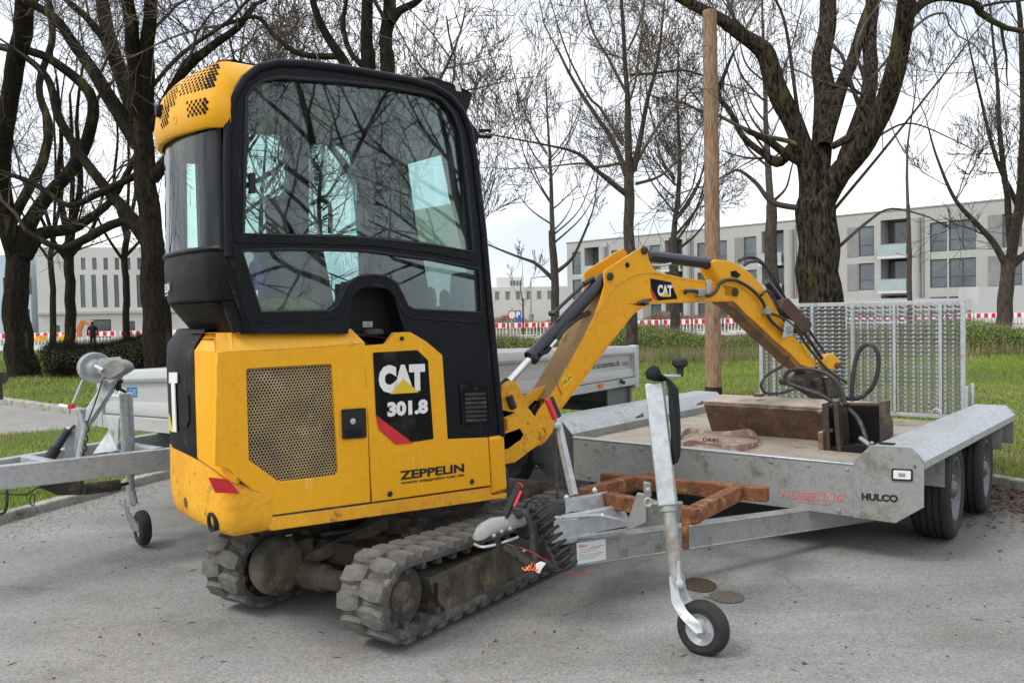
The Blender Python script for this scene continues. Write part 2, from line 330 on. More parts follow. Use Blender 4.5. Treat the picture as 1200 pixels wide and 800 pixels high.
M['pane'] = mat('far_glass', (.10, .13, .15), (.03, .04, .05), rough=.12, scale=.35, rvar=.03, spec=1.0)
M['concrete'] = mat('concrete', (.50, .50, .48), (.40, .40, .385), rough=.9, scale=2, fine=.06)
M['kerb'] = mat('kerb_stone', (.42, .40, .36), (.27, .255, .225), rough=.9, scale=6, bump=.3, spots=(.12, .12, .07), spots_amt=.5, spots_scale=5, fine=.2, fine_scale=60)
M['balglass'] = mat('balcony_glass', (.33, .42, .43), (.28, .36, .37), rough=.15, scale=1, spec=.8)
def glassmat(name, tint, ior, extra=.0, dirty=0):
    m_ = bpy.data.materials.new(name); m_.use_nodes = True; t = m_.node_tree; t.nodes.clear(); N = t.nodes; Lk = t.links.new
    o_ = N.new('ShaderNodeOutputMaterial'); tr = N.new('ShaderNodeBsdfTransparent'); tr.inputs[0].default_value = (*tint, 1)
    gl = N.new('ShaderNodeBsdfGlossy'); gl.inputs['Roughness'].default_value = .015; gl.inputs['Color'].default_value = (.95, .98, 1, 1)
    fr = N.new('ShaderNodeFresnel'); fr.inputs['IOR'].default_value = ior
    ms = N.new('ShaderNodeMixShader'); Lk(fr.outputs[0], ms.inputs[0]); Lk(tr.outputs[0], ms.inputs[1]); Lk(gl.outputs[0], ms.inputs[2])
    last = ms.outputs[0]
    if dirty:
        df = N.new('ShaderNodeBsdfDiffuse'); df.inputs[0].default_value = (.55, .58, .57, 1)
        tc_ = N.new('ShaderNodeTexCoord'); mp_ = N.new('ShaderNodeMapping'); mp_.inputs['Scale'].default_value = (9, 9, .8); Lk(tc_.outputs['Object'], mp_.inputs[0])
        n_ = N.new('ShaderNodeTexNoise'); n_.inputs['Scale'].default_value = 2.5; n_.inputs['Detail'].default_value = 6; Lk(mp_.outputs[0], n_.inputs['Vector'])
        mr = N.new('ShaderNodeMapRange'); mr.inputs[1].default_value = .42; mr.inputs[2].default_value = .75; mr.inputs[4].default_value = dirty; Lk(n_.outputs['Fac'], mr.inputs[0])
        m2 = N.new('ShaderNodeMixShader'); Lk(mr.outputs[0], m2.inputs[0]); Lk(last, m2.inputs[1]); Lk(df.outputs[0], m2.inputs[2]); last = m2.outputs[0]
    Lk(last, o_.inputs['Surface']); return m_
M['glass'] = glassmat('cab_glass', (.74, .85, .84), 1.60, dirty=.10)
M['glass_rear'] = glassmat('curved_glass', (.70, .88, .84), 1.42, dirty=.07)
M['glass_plain'] = glassmat('clear_glass', (.80, .90, .89), 1.4)

def text(body, name, fr_o, du, dv, height, width, material, parent, off=.02, depth=.0012, shear=0):
    """lettering laid on a plane: origin bottom-left, du to the right, dv up; scaled to width x height"""
    cu = bpy.data.curves.new(name, 'FONT'); cu.body = body; cu.offset = off; cu.resolution_u = 3; cu.shear = shear
    to = bpy.data.objects.new(name, cu); col.objects.link(to)
    bpy.context.view_layer.update()
    dg = bpy.context.evaluated_depsgraph_get(); me = to.evaluated_get(dg).to_mesh()
    vs = [v.co.copy() for v in me.vertices]; fs = [tuple(p.vertices) for p in me.polygons]
    to.evaluated_get(dg).to_mesh_clear(); bpy.data.objects.remove(to); bpy.data.curves.remove(cu)
    x0 = min(v.x for v in vs); x1 = max(v.x for v in vs); y0 = min(v.y for v in vs); y1 = max(v.y for v in vs)
    du = Vector(du).normalized(); dv = Vector(dv).normalized(); nn = du.cross(dv)
    sx = width/(x1-x0); sy = height/(y1-y0); o3 = Vector(fr_o)
    mb = MB(); mb.add([o3+du*((v.x-x0)*sx)+dv*((v.y-y0)*sy)+nn*depth for v in vs], fs)
    return obj(name, mb, material, parent, smooth=0, recalc=False)
def text_px(body, name, fr, b, p_left, p_right, hpx, material, parent, off=.02, depth=.0012, mode='b', shear=0):
    """the same, placed between two surveyed baseline points on plane b = const (or a = const)"""
    hit = fr.onb if mode == 'b' else fr.ona
    p = hit(*p_left, b); q = hit(*p_right, b); u = hit(p_left[0], p_left[1]-hpx, b)
    return text(body, name, p, q-p, Vector((0, 0, 1)), (u-p).length, (q-p).length, material, parent, off, depth, shear)
# ================================================================ GROUND
def sheet(name, poly, z, material, kind='structure', thick=None):
    mb = MB(); pts = [Vector((x, y, z)) for x, y in poly]
    if thick: mb.prism(pts, Vector((0, 0, -thick)))
    else:
        tris = tessellate_polygon([pts]); mb.add(pts, tris)
    return tag(obj(name, mb, material, None, loc=(0, 0, 0), smooth=0), kind=kind)
def ground_mat(name, c1, c2, c3, speck=.5, patch=.5, bump=.25, crack=True, damp=None):
    m_ = bpy.data.materials.new(name); m_.use_nodes = True; t = m_.node_tree; N = t.nodes; Lk = t.links.new; b = N['Principled BSDF']
    tc_ = N.new('ShaderNodeTexCoord')
    def noise_(s, d=5, r=.6, loc=(0, 0, 0), sca=(1, 1, 1)):
        mp_ = N.new('ShaderNodeMapping'); mp_.inputs['Location'].default_value = loc; mp_.inputs['Scale'].default_value = sca; Lk(tc_.outputs['Object'], mp_.inputs[0])
        n_ = N.new('ShaderNodeTexNoise'); n_.inputs['Scale'].default_value = s; n_.inputs['Detail'].default_value = d; n_.inputs['Roughness'].default_value = r; Lk(mp_.outputs[0], n_.inputs['Vector']); return n_.outputs['Fac']
    def mixc(f, a, b_):
        x = N.new('ShaderNodeMix'); x.data_type = 'RGBA'; Lk(f, x.inputs['Factor'])
        for k, v in (('A', a), ('B', b_)):
            if isinstance(v, tuple): x.inputs[k].default_value = (*v, 1)
            else: Lk(v, x.inputs[k])
        return x.outputs['Result']
    def rng_(f, lo, hi, a=0., b_=1.):
        x = N.new('ShaderNodeMapRange'); x.inputs[1].default_value = lo; x.inputs[2].default_value = hi; x.inputs[3].default_value = a; x.inputs[4].default_value = b_; Lk(f, x.inputs[0]); return x.outputs[0]
    base = mixc(rng_(noise_(.55, 6, .6), .38, .64), c1, c2)
    base = mixc(rng_(noise_(2.6, 7, .65, (3, 5, 0)), .50, .66, 0, .6), base, c3)
    base = mixc(rng_(noise_(.22, 4, .5, (13, 2, 0), (1, 2.6, 1)), .48, .58, 0, .8), base, c3)
    streak = mixc(rng_(noise_(1.0, 6, .6, (9, 1, 0), (.5, 2.2, 1)), .5, .72, 0, .55), base, tuple(min(1, x*1.28) for x in c1))
    v_ = N.new('ShaderNodeTexVoronoi'); v_.inputs['Scale'].default_value = 150; Lk(tc_.outputs['Object'], v_.inputs['Vector'])
    sp = N.new('ShaderNodeSeparateColor'); Lk(v_.outputs['Color'], sp.inputs[0])
    mul = N.new('ShaderNodeVectorMath'); mul.operation = 'MULTIPLY'; Lk(streak, mul.inputs[0]); Lk(rng_(sp.outputs[0], 0, 1, 1-speck*.55, 1+speck*.55), mul.inputs[1])
    f2 = noise_(70, 4, .7)
    mul2 = N.new('ShaderNodeVectorMath'); mul2.operation = 'MULTIPLY'; Lk(mul.outputs[0], mul2.inputs[0]); Lk(rng_(f2, .3, .7, .90, 1.10), mul2.inputs[1])
    cur = mul2.outputs[0]
    if crack:
        vc = N.new('ShaderNodeTexVoronoi'); vc.feature = 'DISTANCE_TO_EDGE'; vc.inputs['Scale'].default_value = .55
        nz = N.new('ShaderNodeTexNoise'); nz.inputs['Scale'].default_value = 3; nz.inputs['Detail'].default_value = 6; Lk(tc_.outputs['Object'], nz.inputs['Vector'])
        ad = N.new('ShaderNodeVectorMath'); ad.operation = 'MULTIPLY_ADD'; Lk(nz.outputs['Color'], ad.inputs[0]); ad.inputs[1].default_value = (.5, .5, .5); Lk(tc_.outputs['Object'], ad.inputs[2]); Lk(ad.outputs[0], vc.inputs['Vector'])
        cf = rng_(vc.outputs['Distance'], 0, .006, .55, 0)
        mk = N.new('ShaderNodeMath'); mk.operation = 'MULTIPLY'; Lk(cf, mk.inputs[0]); Lk(rng_(noise_(.7, 2, .5, (4, 4, 0)), .5, .6), mk.inputs[1])
        cur = mixc(mk.outputs[0], cur, tuple(x*.35 for x in c1))
    Lk(cur, b.inputs['Base Color']); b.inputs['Roughness'].default_value = .9; b.inputs['Specular IOR Level'].default_value = .3
    bu = N.new('ShaderNodeBump'); bu.inputs['Strength'].default_value = bump; bu.inputs['Distance'].default_value = .006
    ad2 = N.new('ShaderNodeMath'); ad2.operation = 'ADD'; Lk(v_.outputs['Distance'], ad2.inputs[0]); Lk(f2, ad2.inputs[1]); Lk(ad2.outputs[0], bu.inputs['Height']); Lk(bu.outputs[0], b.inputs['Normal'])
    return m_
M['asphalt'] = ground_mat('asphalt', (.27, .263, .253), (.232, .226, .217), (.17, .162, .150), speck=.46)
M['asphalt2'] = ground_mat('path_asphalt', (.30, .29, .275), (.25, .24, .23), (.22, .21, .2), speck=.4, crack=False)
M['soil'] = ground_mat('lawn_soil', (.12, .165, .035), (.095, .13, .03), (.14, .12, .055), speck=.3, crack=False, bump=.6)
M['farground'] = ground_mat('far_ground', (.16, .17, .09), (.13, .15, .07), (.2, .2, .15), speck=.1, crack=False)
M['grass'] = mat('grass_blades', (.25, .36, .04), (.165, .26, .025), rough=.7, scale=.8, spots=(.33, .31, .11), spots_amt=.62, spots_scale=1.1, fine=.3, fine_scale=20)
M['leaf'] = mat('dead_leaves', (.13, .075, .048), (.06, .036, .026), rough=.8, scale=22, fine=.4, fine_scale=60, spots=(.30, .22, .17), spots_amt=.4, spots_scale=30)
M['stone'] = mat('grit', (.42, .39, .35), (.16, .15, .14), rough=.9, scale=25)
M['chips'] = mat('twig_litter', (.07, .055, .045), (.035, .03, .025), rough=.9, scale=20)

KL0, KL1 = Vector((-4.0, 3.37, 0)), Vector((-1.92, 9.75, 0))           # left kerb of the parking ground
KR0, KR1 = Vector((4.25, 4.1, 0)), Vector((2.05, 8.65, 0))             # right kerb
LOT = [(-6.5, -4.3), (KL0.x, KL0.y), (KL1.x, KL1.y), (-1.2, 10.1), (1.2, 9.4), (KR1.x, KR1.y), (KR0.x, KR0.y), (6.2, -.2), (30, -14), (30, -40), (-30, -40), (-30, -14), (-12, -9)]
ZT = lambda y: -.5*max(0, min(1, (y-36)/16))
gm = MB()                                                             # far ground, one sheet to the horizon, dropping half a metre towards the street
ys = [-120, -40, 0, 20, 36, 40, 44, 48, 52, 60, 80, 110, 160, 260, 500, 1500]
xs = [-1500, -600, -200, -80, -40, -10, 10, 40, 80, 200, 600, 1500]
gm.add([(x, y, ZT(y)-.012) for y in ys for x in xs], [(j*len(xs)+i, j*len(xs)+i+1, (j+1)*len(xs)+i+1, (j+1)*len(xs)+i) for j in range(len(ys)-1) for i in range(len(xs)-1)])
tag(obj('ground', gm, M['farground'], None, loc=(0, 0, 0)), kind='structure')
lot = sheet('parking_ground', [(-6.5, -4.3), (-4.9, .6), (KL0.x, KL0.y), (KL1.x, KL1.y), (-1.2, 10.1), (1.2, 9.4), (KR1.x, KR1.y), (KR0.x, KR0.y), (6.2, -.2), (40, -14), (40, -60), (-40, -60), (-40, -14)], 0, M['asphalt'])
# raised lawns, cut out with real edges
HP = .06
path_near = [G(-60, 524), G(0, 516), G(70, 509.5), G(168, 500), G(260, 490)]
path_far = [G(300, 487), G(200, 492), G(115, 489), G(60, 480), G(0, 471.7), G(-60, 465)]
strip = [(v.x, v.y) for v in path_near]
lawnL = [(KL0.x-.02, KL0.y)] + [(-4.9, .6), (-6.5, -4.3), (-14, -2), (-14, 6.0)] + strip + [(path_near[-1].x+.6, path_near[-1].y+.4), (-1.3, 10.6), (KL1.x-.01, KL1.y)]
lawnL = [(-4.9-.02, .6), (-6.5, -4.3), (-14, -3), (-13, 6.5)] + strip + [(-2.6, 11.6), (-1.25, 10.13), (KL1.x-.02, KL1.y), (KL0.x-.02, KL0.y)]
sheet('lawn', lawnL, HP, M['soil'], thick=.15)
far_edge = [(v.x, v.y) for v in path_far]
lawnB = [(-1.2, 10.14), (-2.5, 11.7)] + far_edge + [(-16, 15.5), (-40, 22), (-60, 36.2), (80, 36.2), (80, -6), (34, -10.4), (6.25, -.2), (KR0.x+.02, KR0.y), (KR1.x+.02, KR1.y), (1.2, 9.44)]
sheet('back_lawn', lawnB, HP, M['soil'], thick=.15)
sheet('path', [(-14, 6.4)] + [(v.x+.0, v.y-.02) for v in path_near] + [(-2.4, 11.75)] + [(v.x, v.y+.03) for v in path_far] + [(-16, 15.6), (-30, 16), (-30, 2)], .004, M['asphalt2'])
# far pale road strip and street in front of the buildings
sheet('far_path', [(-60, 37.5), (-14, 37.5), (-13, 40), (-60, 41.5)], -.05, M['concrete'])
sheet('street', [(-120, 54), (120, 54), (120, 62), (-120, 62)], -.492, M['concrete'])
# kerb stones, each one its own piece
def kerb_line(name, p, q, label_side, n, w_=.10, h_=.09, jit=.006, seed=1):
    r_ = random.Random(seed); p = Vector(p); q = Vector(q); d = (q-p)/n; un = d.normalized(); sd_ = Vector((un.y, -un.x, 0)); protos = []
    holder = tag(obj(name, MB().beam(p+Vector((0, 0, -.06))-un*.1, q+Vector((0, 0, -.06))+un*.1, w_*.9, .1), M['kerb'], None, loc=p, smooth=0), kind='structure')
    for k in range(3):
        mb = MB(); hl = d.length/2-.008
        c = [Vector((-hl, -w_/2, -.02)), Vector((hl, -w_/2, -.02)), Vector((hl, w_/2, -.02)), Vector((-hl, w_/2, -.02))]
        t_ = [v+Vector((r_.uniform(-.004, .004), r_.uniform(-.008, .008), .02+h_+r_.uniform(-.006, .004))) for v in c]
        mb.hexa(c, t_); me_o = obj('kerb_stone', mb, M['kerb'], holder, bevel=.012); protos.append(me_o)
        me_o['_p'] = 1
    ang = math.atan2(un.y, un.x)
    for k in range(n):
        o = protos[k] if k < 3 else protos[k % 3].copy()
        if k >= 3: col.objects.link(o); o.parent = holder
        # meshes were built round the world origin shifted by the holder
        o.matrix_basis = Matrix.Translation(p+d*(k+.5)+sd_*r_.uniform(-jit, jit)-Vector(holder.location)) @ Matrix.Rotation(ang+r_.uniform(-.01, .01), 4, 'Z') @ Matrix.Translation(Vector(holder.location))
        if '_p' in o: del o['_p']
    return holder
kerb_line('kerb', KL0, KL1, 'left', 8, seed=3, h_=.065)
kerb_line('kerb', KR1, KR0, 'right', 6, seed=5, h_=.075)
kerb_line('kerb', Vector(far_edge[-2]+(0,)), Vector(far_edge[2]+(0,)), 'path', 5, seed=8, w_=.14)
kerb_line('kerb', Vector(far_edge[2]+(0,)), Vector(far_edge[0]+(0,)), 'path', 4, seed=9, w_=.14)

# ---------------------------------------------------------------- ground cover
def inpoly(x, y, poly):
    c = False; n = len(poly); j = n-1
    for i in range(n):
        xi, yi = poly[i]; xj, yj = poly[j]
        if (yi > y) != (yj > y) and x < (xj-xi)*(y-yi)/(yj-yi)+xi: c = not c
        j = i
    return c
nr = np.random.RandomState(4)
def inpoly_np(x, y, poly):
    c = np.zeros(len(x), bool); n = len(poly); j = n-1
    for i in range(n):
        xi, yi = poly[i]; xj, yj = poly[j]
        if yi != yj: c ^= ((yi > y) != (yj > y)) & (x < (xj-xi)*(y-yi)/(yj-yi)+xi)
        j = i
    return c
def quick(name, V, Fc, material, label=None, kind='stuff', cat=None, parent=None):
    me = bpy.data.meshes.new(name); nv = len(V); k = Fc.shape[1]; nf = len(Fc)
    me.vertices.add(nv); me.vertices.foreach_set('co', np.asarray(V, dtype=np.float32).ravel())
    me.loops.add(nf*k); me.loops.foreach_set('vertex_index', Fc.astype(np.int32).ravel())
    me.polygons.add(nf); me.polygons.foreach_set('loop_start', np.arange(0, nf*k, k, dtype=np.int32)); me.update(calc_edges=True)
    me.materials.append(material); o = bpy.data.objects.new(name, me); col.objects.link(o)
    if parent: o.parent = parent
    return tag(o, label, cat, None, kind)
def blades(x, y, z, hmin, hmax, wid, lean=.5):
    n = len(x); a = nr.uniform(0, 2*np.pi, n); h = nr.uniform(hmin, hmax, n); la = nr.uniform(0, 2*np.pi, n); ll = nr.uniform(0, lean, n)*h
    dx = np.cos(a)*wid/2; dy = np.sin(a)*wid/2
    V = np.empty((n, 3, 3)); V[:, 0] = np.stack([x-dx, y-dy, z], 1); V[:, 1] = np.stack([x+dx, y+dy, z], 1)
    V[:, 2] = np.stack([x+np.cos(la)*ll, y+np.sin(la)*ll, z+h], 1)
    return V.reshape(-1, 3), np.arange(n*3).reshape(-1, 3)
def scatter(poly, ylo, yhi, n, power=1.0):
    # pick points so that their density falls off with distance, inside the view wedge
    y = ylo*(yhi/ylo)**(nr.uniform(0, 1, n)**power); x = y*nr.uniform(-.66, .66, n)
    k = inpoly_np(x, y, poly); return x[k], y[k]
x, y = scatter(lawnB, 5.2, 36, 330000); V, Fc = blades(x, y, np.full(len(x), HP-.005), .02, .075, .012); V[:, 2] += 0
k = np.repeat(y/12, 3); V0 = V.copy(); cx = np.repeat(V[::3, 0]*.5+V[1::3, 0]*.5, 3); cy = np.repeat(V[::3, 1]*.5+V[1::3, 1]*.5, 3)
sc_ = np.clip(k, 1, 2.2); V[:, 0] = cx+(V[:, 0]-cx)*sc_; V[:, 1] = cy+(V[:, 1]-cy)*sc_; V[:, 2] = HP+(V[:, 2]-HP)*np.clip(k, .8, 1.5)
quick('grass', V, Fc, M['grass'], 'mown green lawn behind the trailers and below the trees')
x, y = scatter(lawnL, 3.5, 13, 150000); V, Fc = blades(x, y, np.full(len(x), HP-.005), .02, .07, .009)
quick('grass', V, Fc, M['grass'], 'strip of short grass beside the left kerb under the trailer drawbar')
# dead leaves
def leaves(name, x, y, z, size, label):
    n = len(x); a = nr.uniform(0, 2*np.pi, n); s = nr.uniform(.5, 1, n)*size; u = np.stack([np.cos(a), np.sin(a), nr.uniform(-.35, .35, n)], 1)*s[:, None]
    v = np.stack([-np.sin(a), np.cos(a), nr.uniform(-.35, .35, n)], 1)*(s*nr.uniform(.35, .6, n))[:, None]
    c = np.stack([x, y, z+s*.2+nr.uniform(0, .012, n)], 1); up = np.zeros((n, 3)); up[:, 2] = s*nr.uniform(.1, .5, n)
    V = np.stack([c-u, c-u*.3-v+up*.4, c+u*.4-v*.9+up*.5, c+u+up, c+u*.4+v*.9+up*.5, c-u*.3+v+up*.4], 1).reshape(-1, 3)
    i0 = np.arange(n)*6; Fc = np.concatenate([np.stack([i0, i0+1, i0+2, i0+5], 1), np.stack([i0+5, i0+2, i0+3, i0+4], 1)])
    return quick(name, V, Fc, M['leaf'], label)
n = 12000; x = []; y = []
for _ in range(n):
    t = rng.random(); p = KR0.lerp(KR1, t); off = abs(rng.gauss(0, .48)); sd_ = Vector((-.9, -.44, 0)); q = p+sd_*off*(.55+.9*noise.noise(Vector((t*6, 0, 3)))+.5); x.append(q.x); y.append(q.y)
x = np.array(x); y = np.array(y); leaves('leaf_litter', x, y, np.full(len(x), .002), .022, 'brown dead leaves drifted on the asphalt along the right kerb')
x, y = scatter(lawnB, 5.4, 16, 26000); kk = (x > .5) & (nr.uniform(0, 1, len(x)) < (.14+.7*np.exp(-((y-9.3)/1.6)**2)*(x > 3))); x, y = x[kk], y[kk]
leaves('leaf_litter', x, y, np.full(len(x), HP+.02), .030, 'dead leaves lying in the grass behind the plant trailer')
x, y = scatter(lawnB, 11, 26, 40000); kk = (x < -4) & (nr.uniform(0, 1, len(x)) < .10+.8*np.exp(-((y-20.5)/1.4)**2)); x, y = x[kk], y[kk]
leaves('leaf_litter', x, y, np.full(len(x), HP+.03), .05, 'dead leaves under the bushes on the left lawn')
x, y = scatter(lawnL, 3.5, 12, 9000); kk = nr.uniform(0, 1, len(x)) < .18; x, y = x[kk], y[kk]
leaves('leaf_litter', x, y, np.full(len(x), HP+.02), .022, 'dead leaves scattered on the grass strip by the left kerb')
# grit and twigs on the asphalt
def grit(n, smin, smax, name, material, label, elong=1.0, ylo=2.3, yhi=9, edge=False):
    x, y = scatter(LOT, ylo, yhi, n)
    if edge:
        t = nr.uniform(0, 1, n); d = np.abs(nr.normal(0, .22, n)); x = KL0.x+(KL1.x-KL0.x)*t+.06+d*.95; y = KL0.y+(KL1.y-KL0.y)*t-d*.3
    n = len(x); a = nr.uniform(0, 2*np.pi, n); s = smin+(smax-smin)*nr.uniform(0, 1, n)**3; ca, sa = np.cos(a), np.sin(a)
    V = np.empty((n, 6, 3)); pts = [(elong, 0, .3), (.2, .8, .25), (-elong, .15, .3), (-.1, -.9, .25), (0, 0, 1.1), (0, 0, -.3)]
    for i, (px_, py_, pz_) in enumerate(pts):
        jx = px_*nr.uniform(.7, 1.2, n); jy = py_*nr.uniform(.7, 1.2, n)/(1 if elong == 1 else elong*.5+.5)*(1 if elong == 1 else .9)
        V[:, i, 0] = x+(jx*ca-jy*sa)*s; V[:, i, 1] = y+(jx*sa+jy*ca)*s; V[:, i, 2] = pz_*s*(1 if elong == 1 else .7)
    i0 = (np.arange(n)*6)[:, None]; tr = np.array([(0, 1, 4), (1, 2, 4), (2, 3, 4), (3, 0, 4)])
    Fc = (i0[:, :, None]+tr[None]).reshape(-1, 3); quick(name, V.reshape(-1, 3), Fc, material, label)
grit(9000, .0012, .0065, 'gravel', M['stone'], 'pale grit and small stones strewn over the asphalt')
grit(5200, .002, .012, 'gravel', M['stone'], 'gravel washed along the foot of the left kerb', edge=True)
grit(420, .003, .007, 'twig_litter', M['chips'], 'dark twig pieces and bark scraps on the asphalt', elong=4.5)
grit(260, .004, .010, 'bark_litter', M['chips'], 'dark crumbs of earth on the asphalt')
def disc(name, c, rx, ry, z, material, label, cat, seed=0):
    mb = MB(); k = 40; mb.add([(c.x+rx*math.cos(2*math.pi*i/k)*(1+.04*noise.noise(Vector((i*.7, seed, 0)))), c.y+ry*math.sin(2*math.pi*i/k)*(1+.04*noise.noise(Vector((i*.7, seed, 9)))), z) for i in range(k)], [tuple(range(k))])
    o = obj(name, mb, material, None, loc=(c.x, c.y, 0), smooth=0); return tag(o, label, cat)
M['stain'] = ground_mat('rusty_damp_patch', (.085, .058, .035), (.10, .07, .045), (.07, .05, .03), speck=.5, crack=False)
M['stain2'] = ground_mat('drying_patch', (.15, .125, .10), (.17, .145, .12), (.12, .1, .085), speck=.5, crack=False)
disc('damp_patch', G(820, 685.5), .075, .105, .004, M['stain'], 'dark brown wet round patch on the asphalt behind the jockey wheel', 'stain', 1)
disc('damp_patch', G(852, 699.5), .075, .085, .004, M['stain2'], 'paler drying round patch on the asphalt right of the jockey wheel', 'stain', 5)
# ================================================================ EXCAVATOR
BN = (H.loc(P(313, 620, 3.3*ray(313, 620).y))[1]); BN = .339
exc = empty('mini_excavator', (H.o.x, H.o.y, 0), 'yellow and black mini excavator with glazed cab, its arm reaching over the galvanised trailer', 'excavator')
def near(pts, b): return [H.onb(x, y, b) for x, y in pts]
def inward(t): return -H.b*t
# ---- tracks
def track(bo, first):
    bi = bo-.23
    c1, z1, r1, c2, z2, r2 = 2.475, .195, .150, 3.87, .185, .140
    # belt path in the (a, z) plane, round front wheel and rear wheel, slight sag on top
    path = []
    for i in range(17): g = math.pi*1.5-math.pi*i/16; path.append((c1+r1*math.cos(g), z1+r1*math.sin(g)))
    for i in range(1, 12): t = i/12; path.append((c1+(c2-c1)*t, (z1+r1)*(1-t)+(z2+r2)*t-.012*math.sin(math.pi*t)))
    for i in range(17): g = math.pi*.5-math.pi*i/16; path.append((c2+r2*math.cos(g), z2+r2*math.sin(g)))
    for i in range(1, 12): t = i/12; path.append((c2+(c1-c2)*t, (z2-r2)*(1-t)+(z1-r1)*t))
    n = len(path); nrm = []
    for i in range(n):
        dx = path[(i+1) % n][0]-path[i-1][0]; dz = path[(i+1) % n][1]-path[i-1][1]; l = math.hypot(dx, dz); nrm.append((-dz/l, dx/l))
    mb = MB(); rings = []
    for (off, bb) in ((0, bi+.006), (-.006, bi), (-.026, bi), (-.032, bi+.01), (-.032, bo-.01), (-.026, bo), (-.006, bo), (0, bo-.006)):
        rings.append([U.W(path[i][0]+nrm[i][0]*off, bb, path[i][1]+nrm[i][1]*off) for i in range(n)])
    rings.append(rings[0]); mb.loft(rings, closed=True)
    for i in range(0, n): pass
    tr = obj('track', mb, M['track'], exc)
    # arc length sampling
    cum = [0]
    for i in range(n): cum.append(cum[-1]+math.hypot(path[(i+1) % n][0]-path[i][0], path[(i+1) % n][1]-path[i][1]))
    tot = cum[-1]; cnt = 38; pitch = tot/cnt
    def at(s_):
        s_ %= tot
        for i in range(n):
            if cum[i] <= s_ <= cum[i+1]:
                t = (s_-cum[i])/(cum[i+1]-cum[i]+1e-9); a = path[i]; b_ = path[(i+1) % n]; q = nrm[i]; w_ = nrm[(i+1) % n]
                return (a[0]*(1-t)+b_[0]*t, a[1]*(1-t)+b_[1]*t), (q[0]*(1-t)+w_[0]*t, q[1]*(1-t)+w_[1]*t)
    base = rootloc(tr)
    for row in (0, 1):
        for k in range(cnt):
            (a, z), (na, nz) = at((k+.5*row)*pitch); l = math.hypot(na, nz); na /= l; nz /= l
            if z < .1 and nz < -.9: hgt = .028
            else: hgt = .030
            # lug proto: local x along the belt, y across, z outwards
            key = ('lug', row)
            if key not in first:
                mb = MB(); x0, x1 = -.037, .037; y0, y1 = (-.112, .004) if row == 0 else (-.004, .112)
                inn = y1 if row == 0 else y0; outr = y0 if row == 0 else y1; sg = 1 if row == 0 else -1
                bot = [Vector((x0, outr, 0)), Vector((x0-.004, outr+sg*.05, 0)), Vector((x0+.012, inn, 0)), Vector((x1+.006, inn, 0)), Vector((x1+.008, outr+sg*.05, 0)), Vector((x1-.008, outr, 0))]
                top = [Vector((v.x*.82, v.y*.95+outr*.03, .020)) for v in bot]
                if row == 1: bot.reverse(); top.reverse()
                mb.hexa(bot, top)
                me = bpy.data.meshes.new('lug'); me.from_pydata([tuple(v) for v in mb.v], [], mb.f); me.materials.append(M['lug']); first[key] = me
            o = bpy.data.objects.new('lug', first[key]); col.objects.link(o); o.parent = tr
            X = (U.a*nz*-1*-1 - Vector((0, 0, 1))*na).normalized() if False else (U.a*nz - Vector((0, 0, 1))*na).normalized()
            Z = (U.a*na + Vector((0, 0, 1))*nz).normalized(); Y = Z.cross(X)
            pos = U.W(a, (bo+bi)/2, z) - base - Z*.003
            mm = Matrix((X, Y, Z)).transposed().to_4x4(); mm.translation = pos; o.matrix_basis = mm
    # inner drive ribs
    mb = MB()
    for k in range(cnt):
        (a, z), (na, nz) = at(k*pitch); l = math.hypot(na, nz); na /= l; nz /= l
        X = U.a*nz - Vector((0, 0, 1))*na; Z = U.a*na + Vector((0, 0, 1))*nz; c = U.W(a, 0, z) - Z*.045
        for bb in ((bo-.055, bo-.025), (bi+.025, bi+.055)):
            q = [c + X*sx*.014 + U.b*b_ + Z*sz*.014 for sz in (-1, 1) for sx, b_ in ((-1, bb[0]), (1, bb[0]), (1, bb[1]), (-1, bb[1]))]
            mb.add(q, [(3, 2, 1, 0), (4, 5, 6, 7), (0, 1, 5, 4), (1, 2, 6, 5), (2, 3, 7, 6), (3, 0, 4, 7)])
    obj('inner_rib', mb, M['track'], tr, smooth=0)['kind'] = 'stuff'
    # track frame with cover plate, rollers and wheels
    fo = bo-.045 if bo > -2.5 else bo-.045
    pl = [(503, 677), (545, 658), (600, 634), (655, 612), (655, 655), (640, 668), (625, 675), (612, 680), (600, 677), (575, 692), (556, 704), (546, 716), (528, 722), (514, 704), (508, 696)]
    ref = [U.loc(U.onb(px_, py_, -2.18-.02)) for px_, py_ in pl]
    mb = MB(); mb.prism([U.W(a, bo-.02, z) for a, _, z in ref] + [], -U.b*.18)
    mb.box(U, 3.3, 3.72, bi+.03, bo-.03, .12, .30)
    tf = obj('track_frame', mb, M['mud'], exc, bevel=.006)
    sl = MB(); sa, _, sz_ = U.loc(U.onb(511, 696, bo-.018)) if bo > -2.5 else (2.6, 0, .2)
    sl.prism(roundpoly([U.W(sa-.012, bo-.0175, sz_-.03), U.W(sa+.012, bo-.0175, sz_-.03), U.W(sa+.012, bo-.0175, sz_+.045), U.W(sa-.012, bo-.0175, sz_+.045)], .011), U.b*-.003)
    obj('slot', sl, M['void'], tf, smooth=0)
    for nm, c, z, r_ in (('idler_wheel', c1, z1, .118), ('drive_sprocket', c2, z2, .108)):
        mb = MB(); mb.lathe(U.W(c, bi+.05, z), U.b, [(0, .05), (0, r_), (.03, r_), (.035, r_*.8), (.10, r_*.8), (.105, r_), (.135, r_), (.135, .05)], 30)
        wh = obj(nm, mb, M['darkmetal'], exc)
        mb = MB(); cx = bo-.045 if True else 0
        mb.lathe(U.W(c, bi+.03, z), U.b, [(0, .03), (0, .06), (.14, .062), (.158, .062), (.164, .052), (.166, .02)], 28)
        obj('hub_cap', mb, M['mud'], wh)
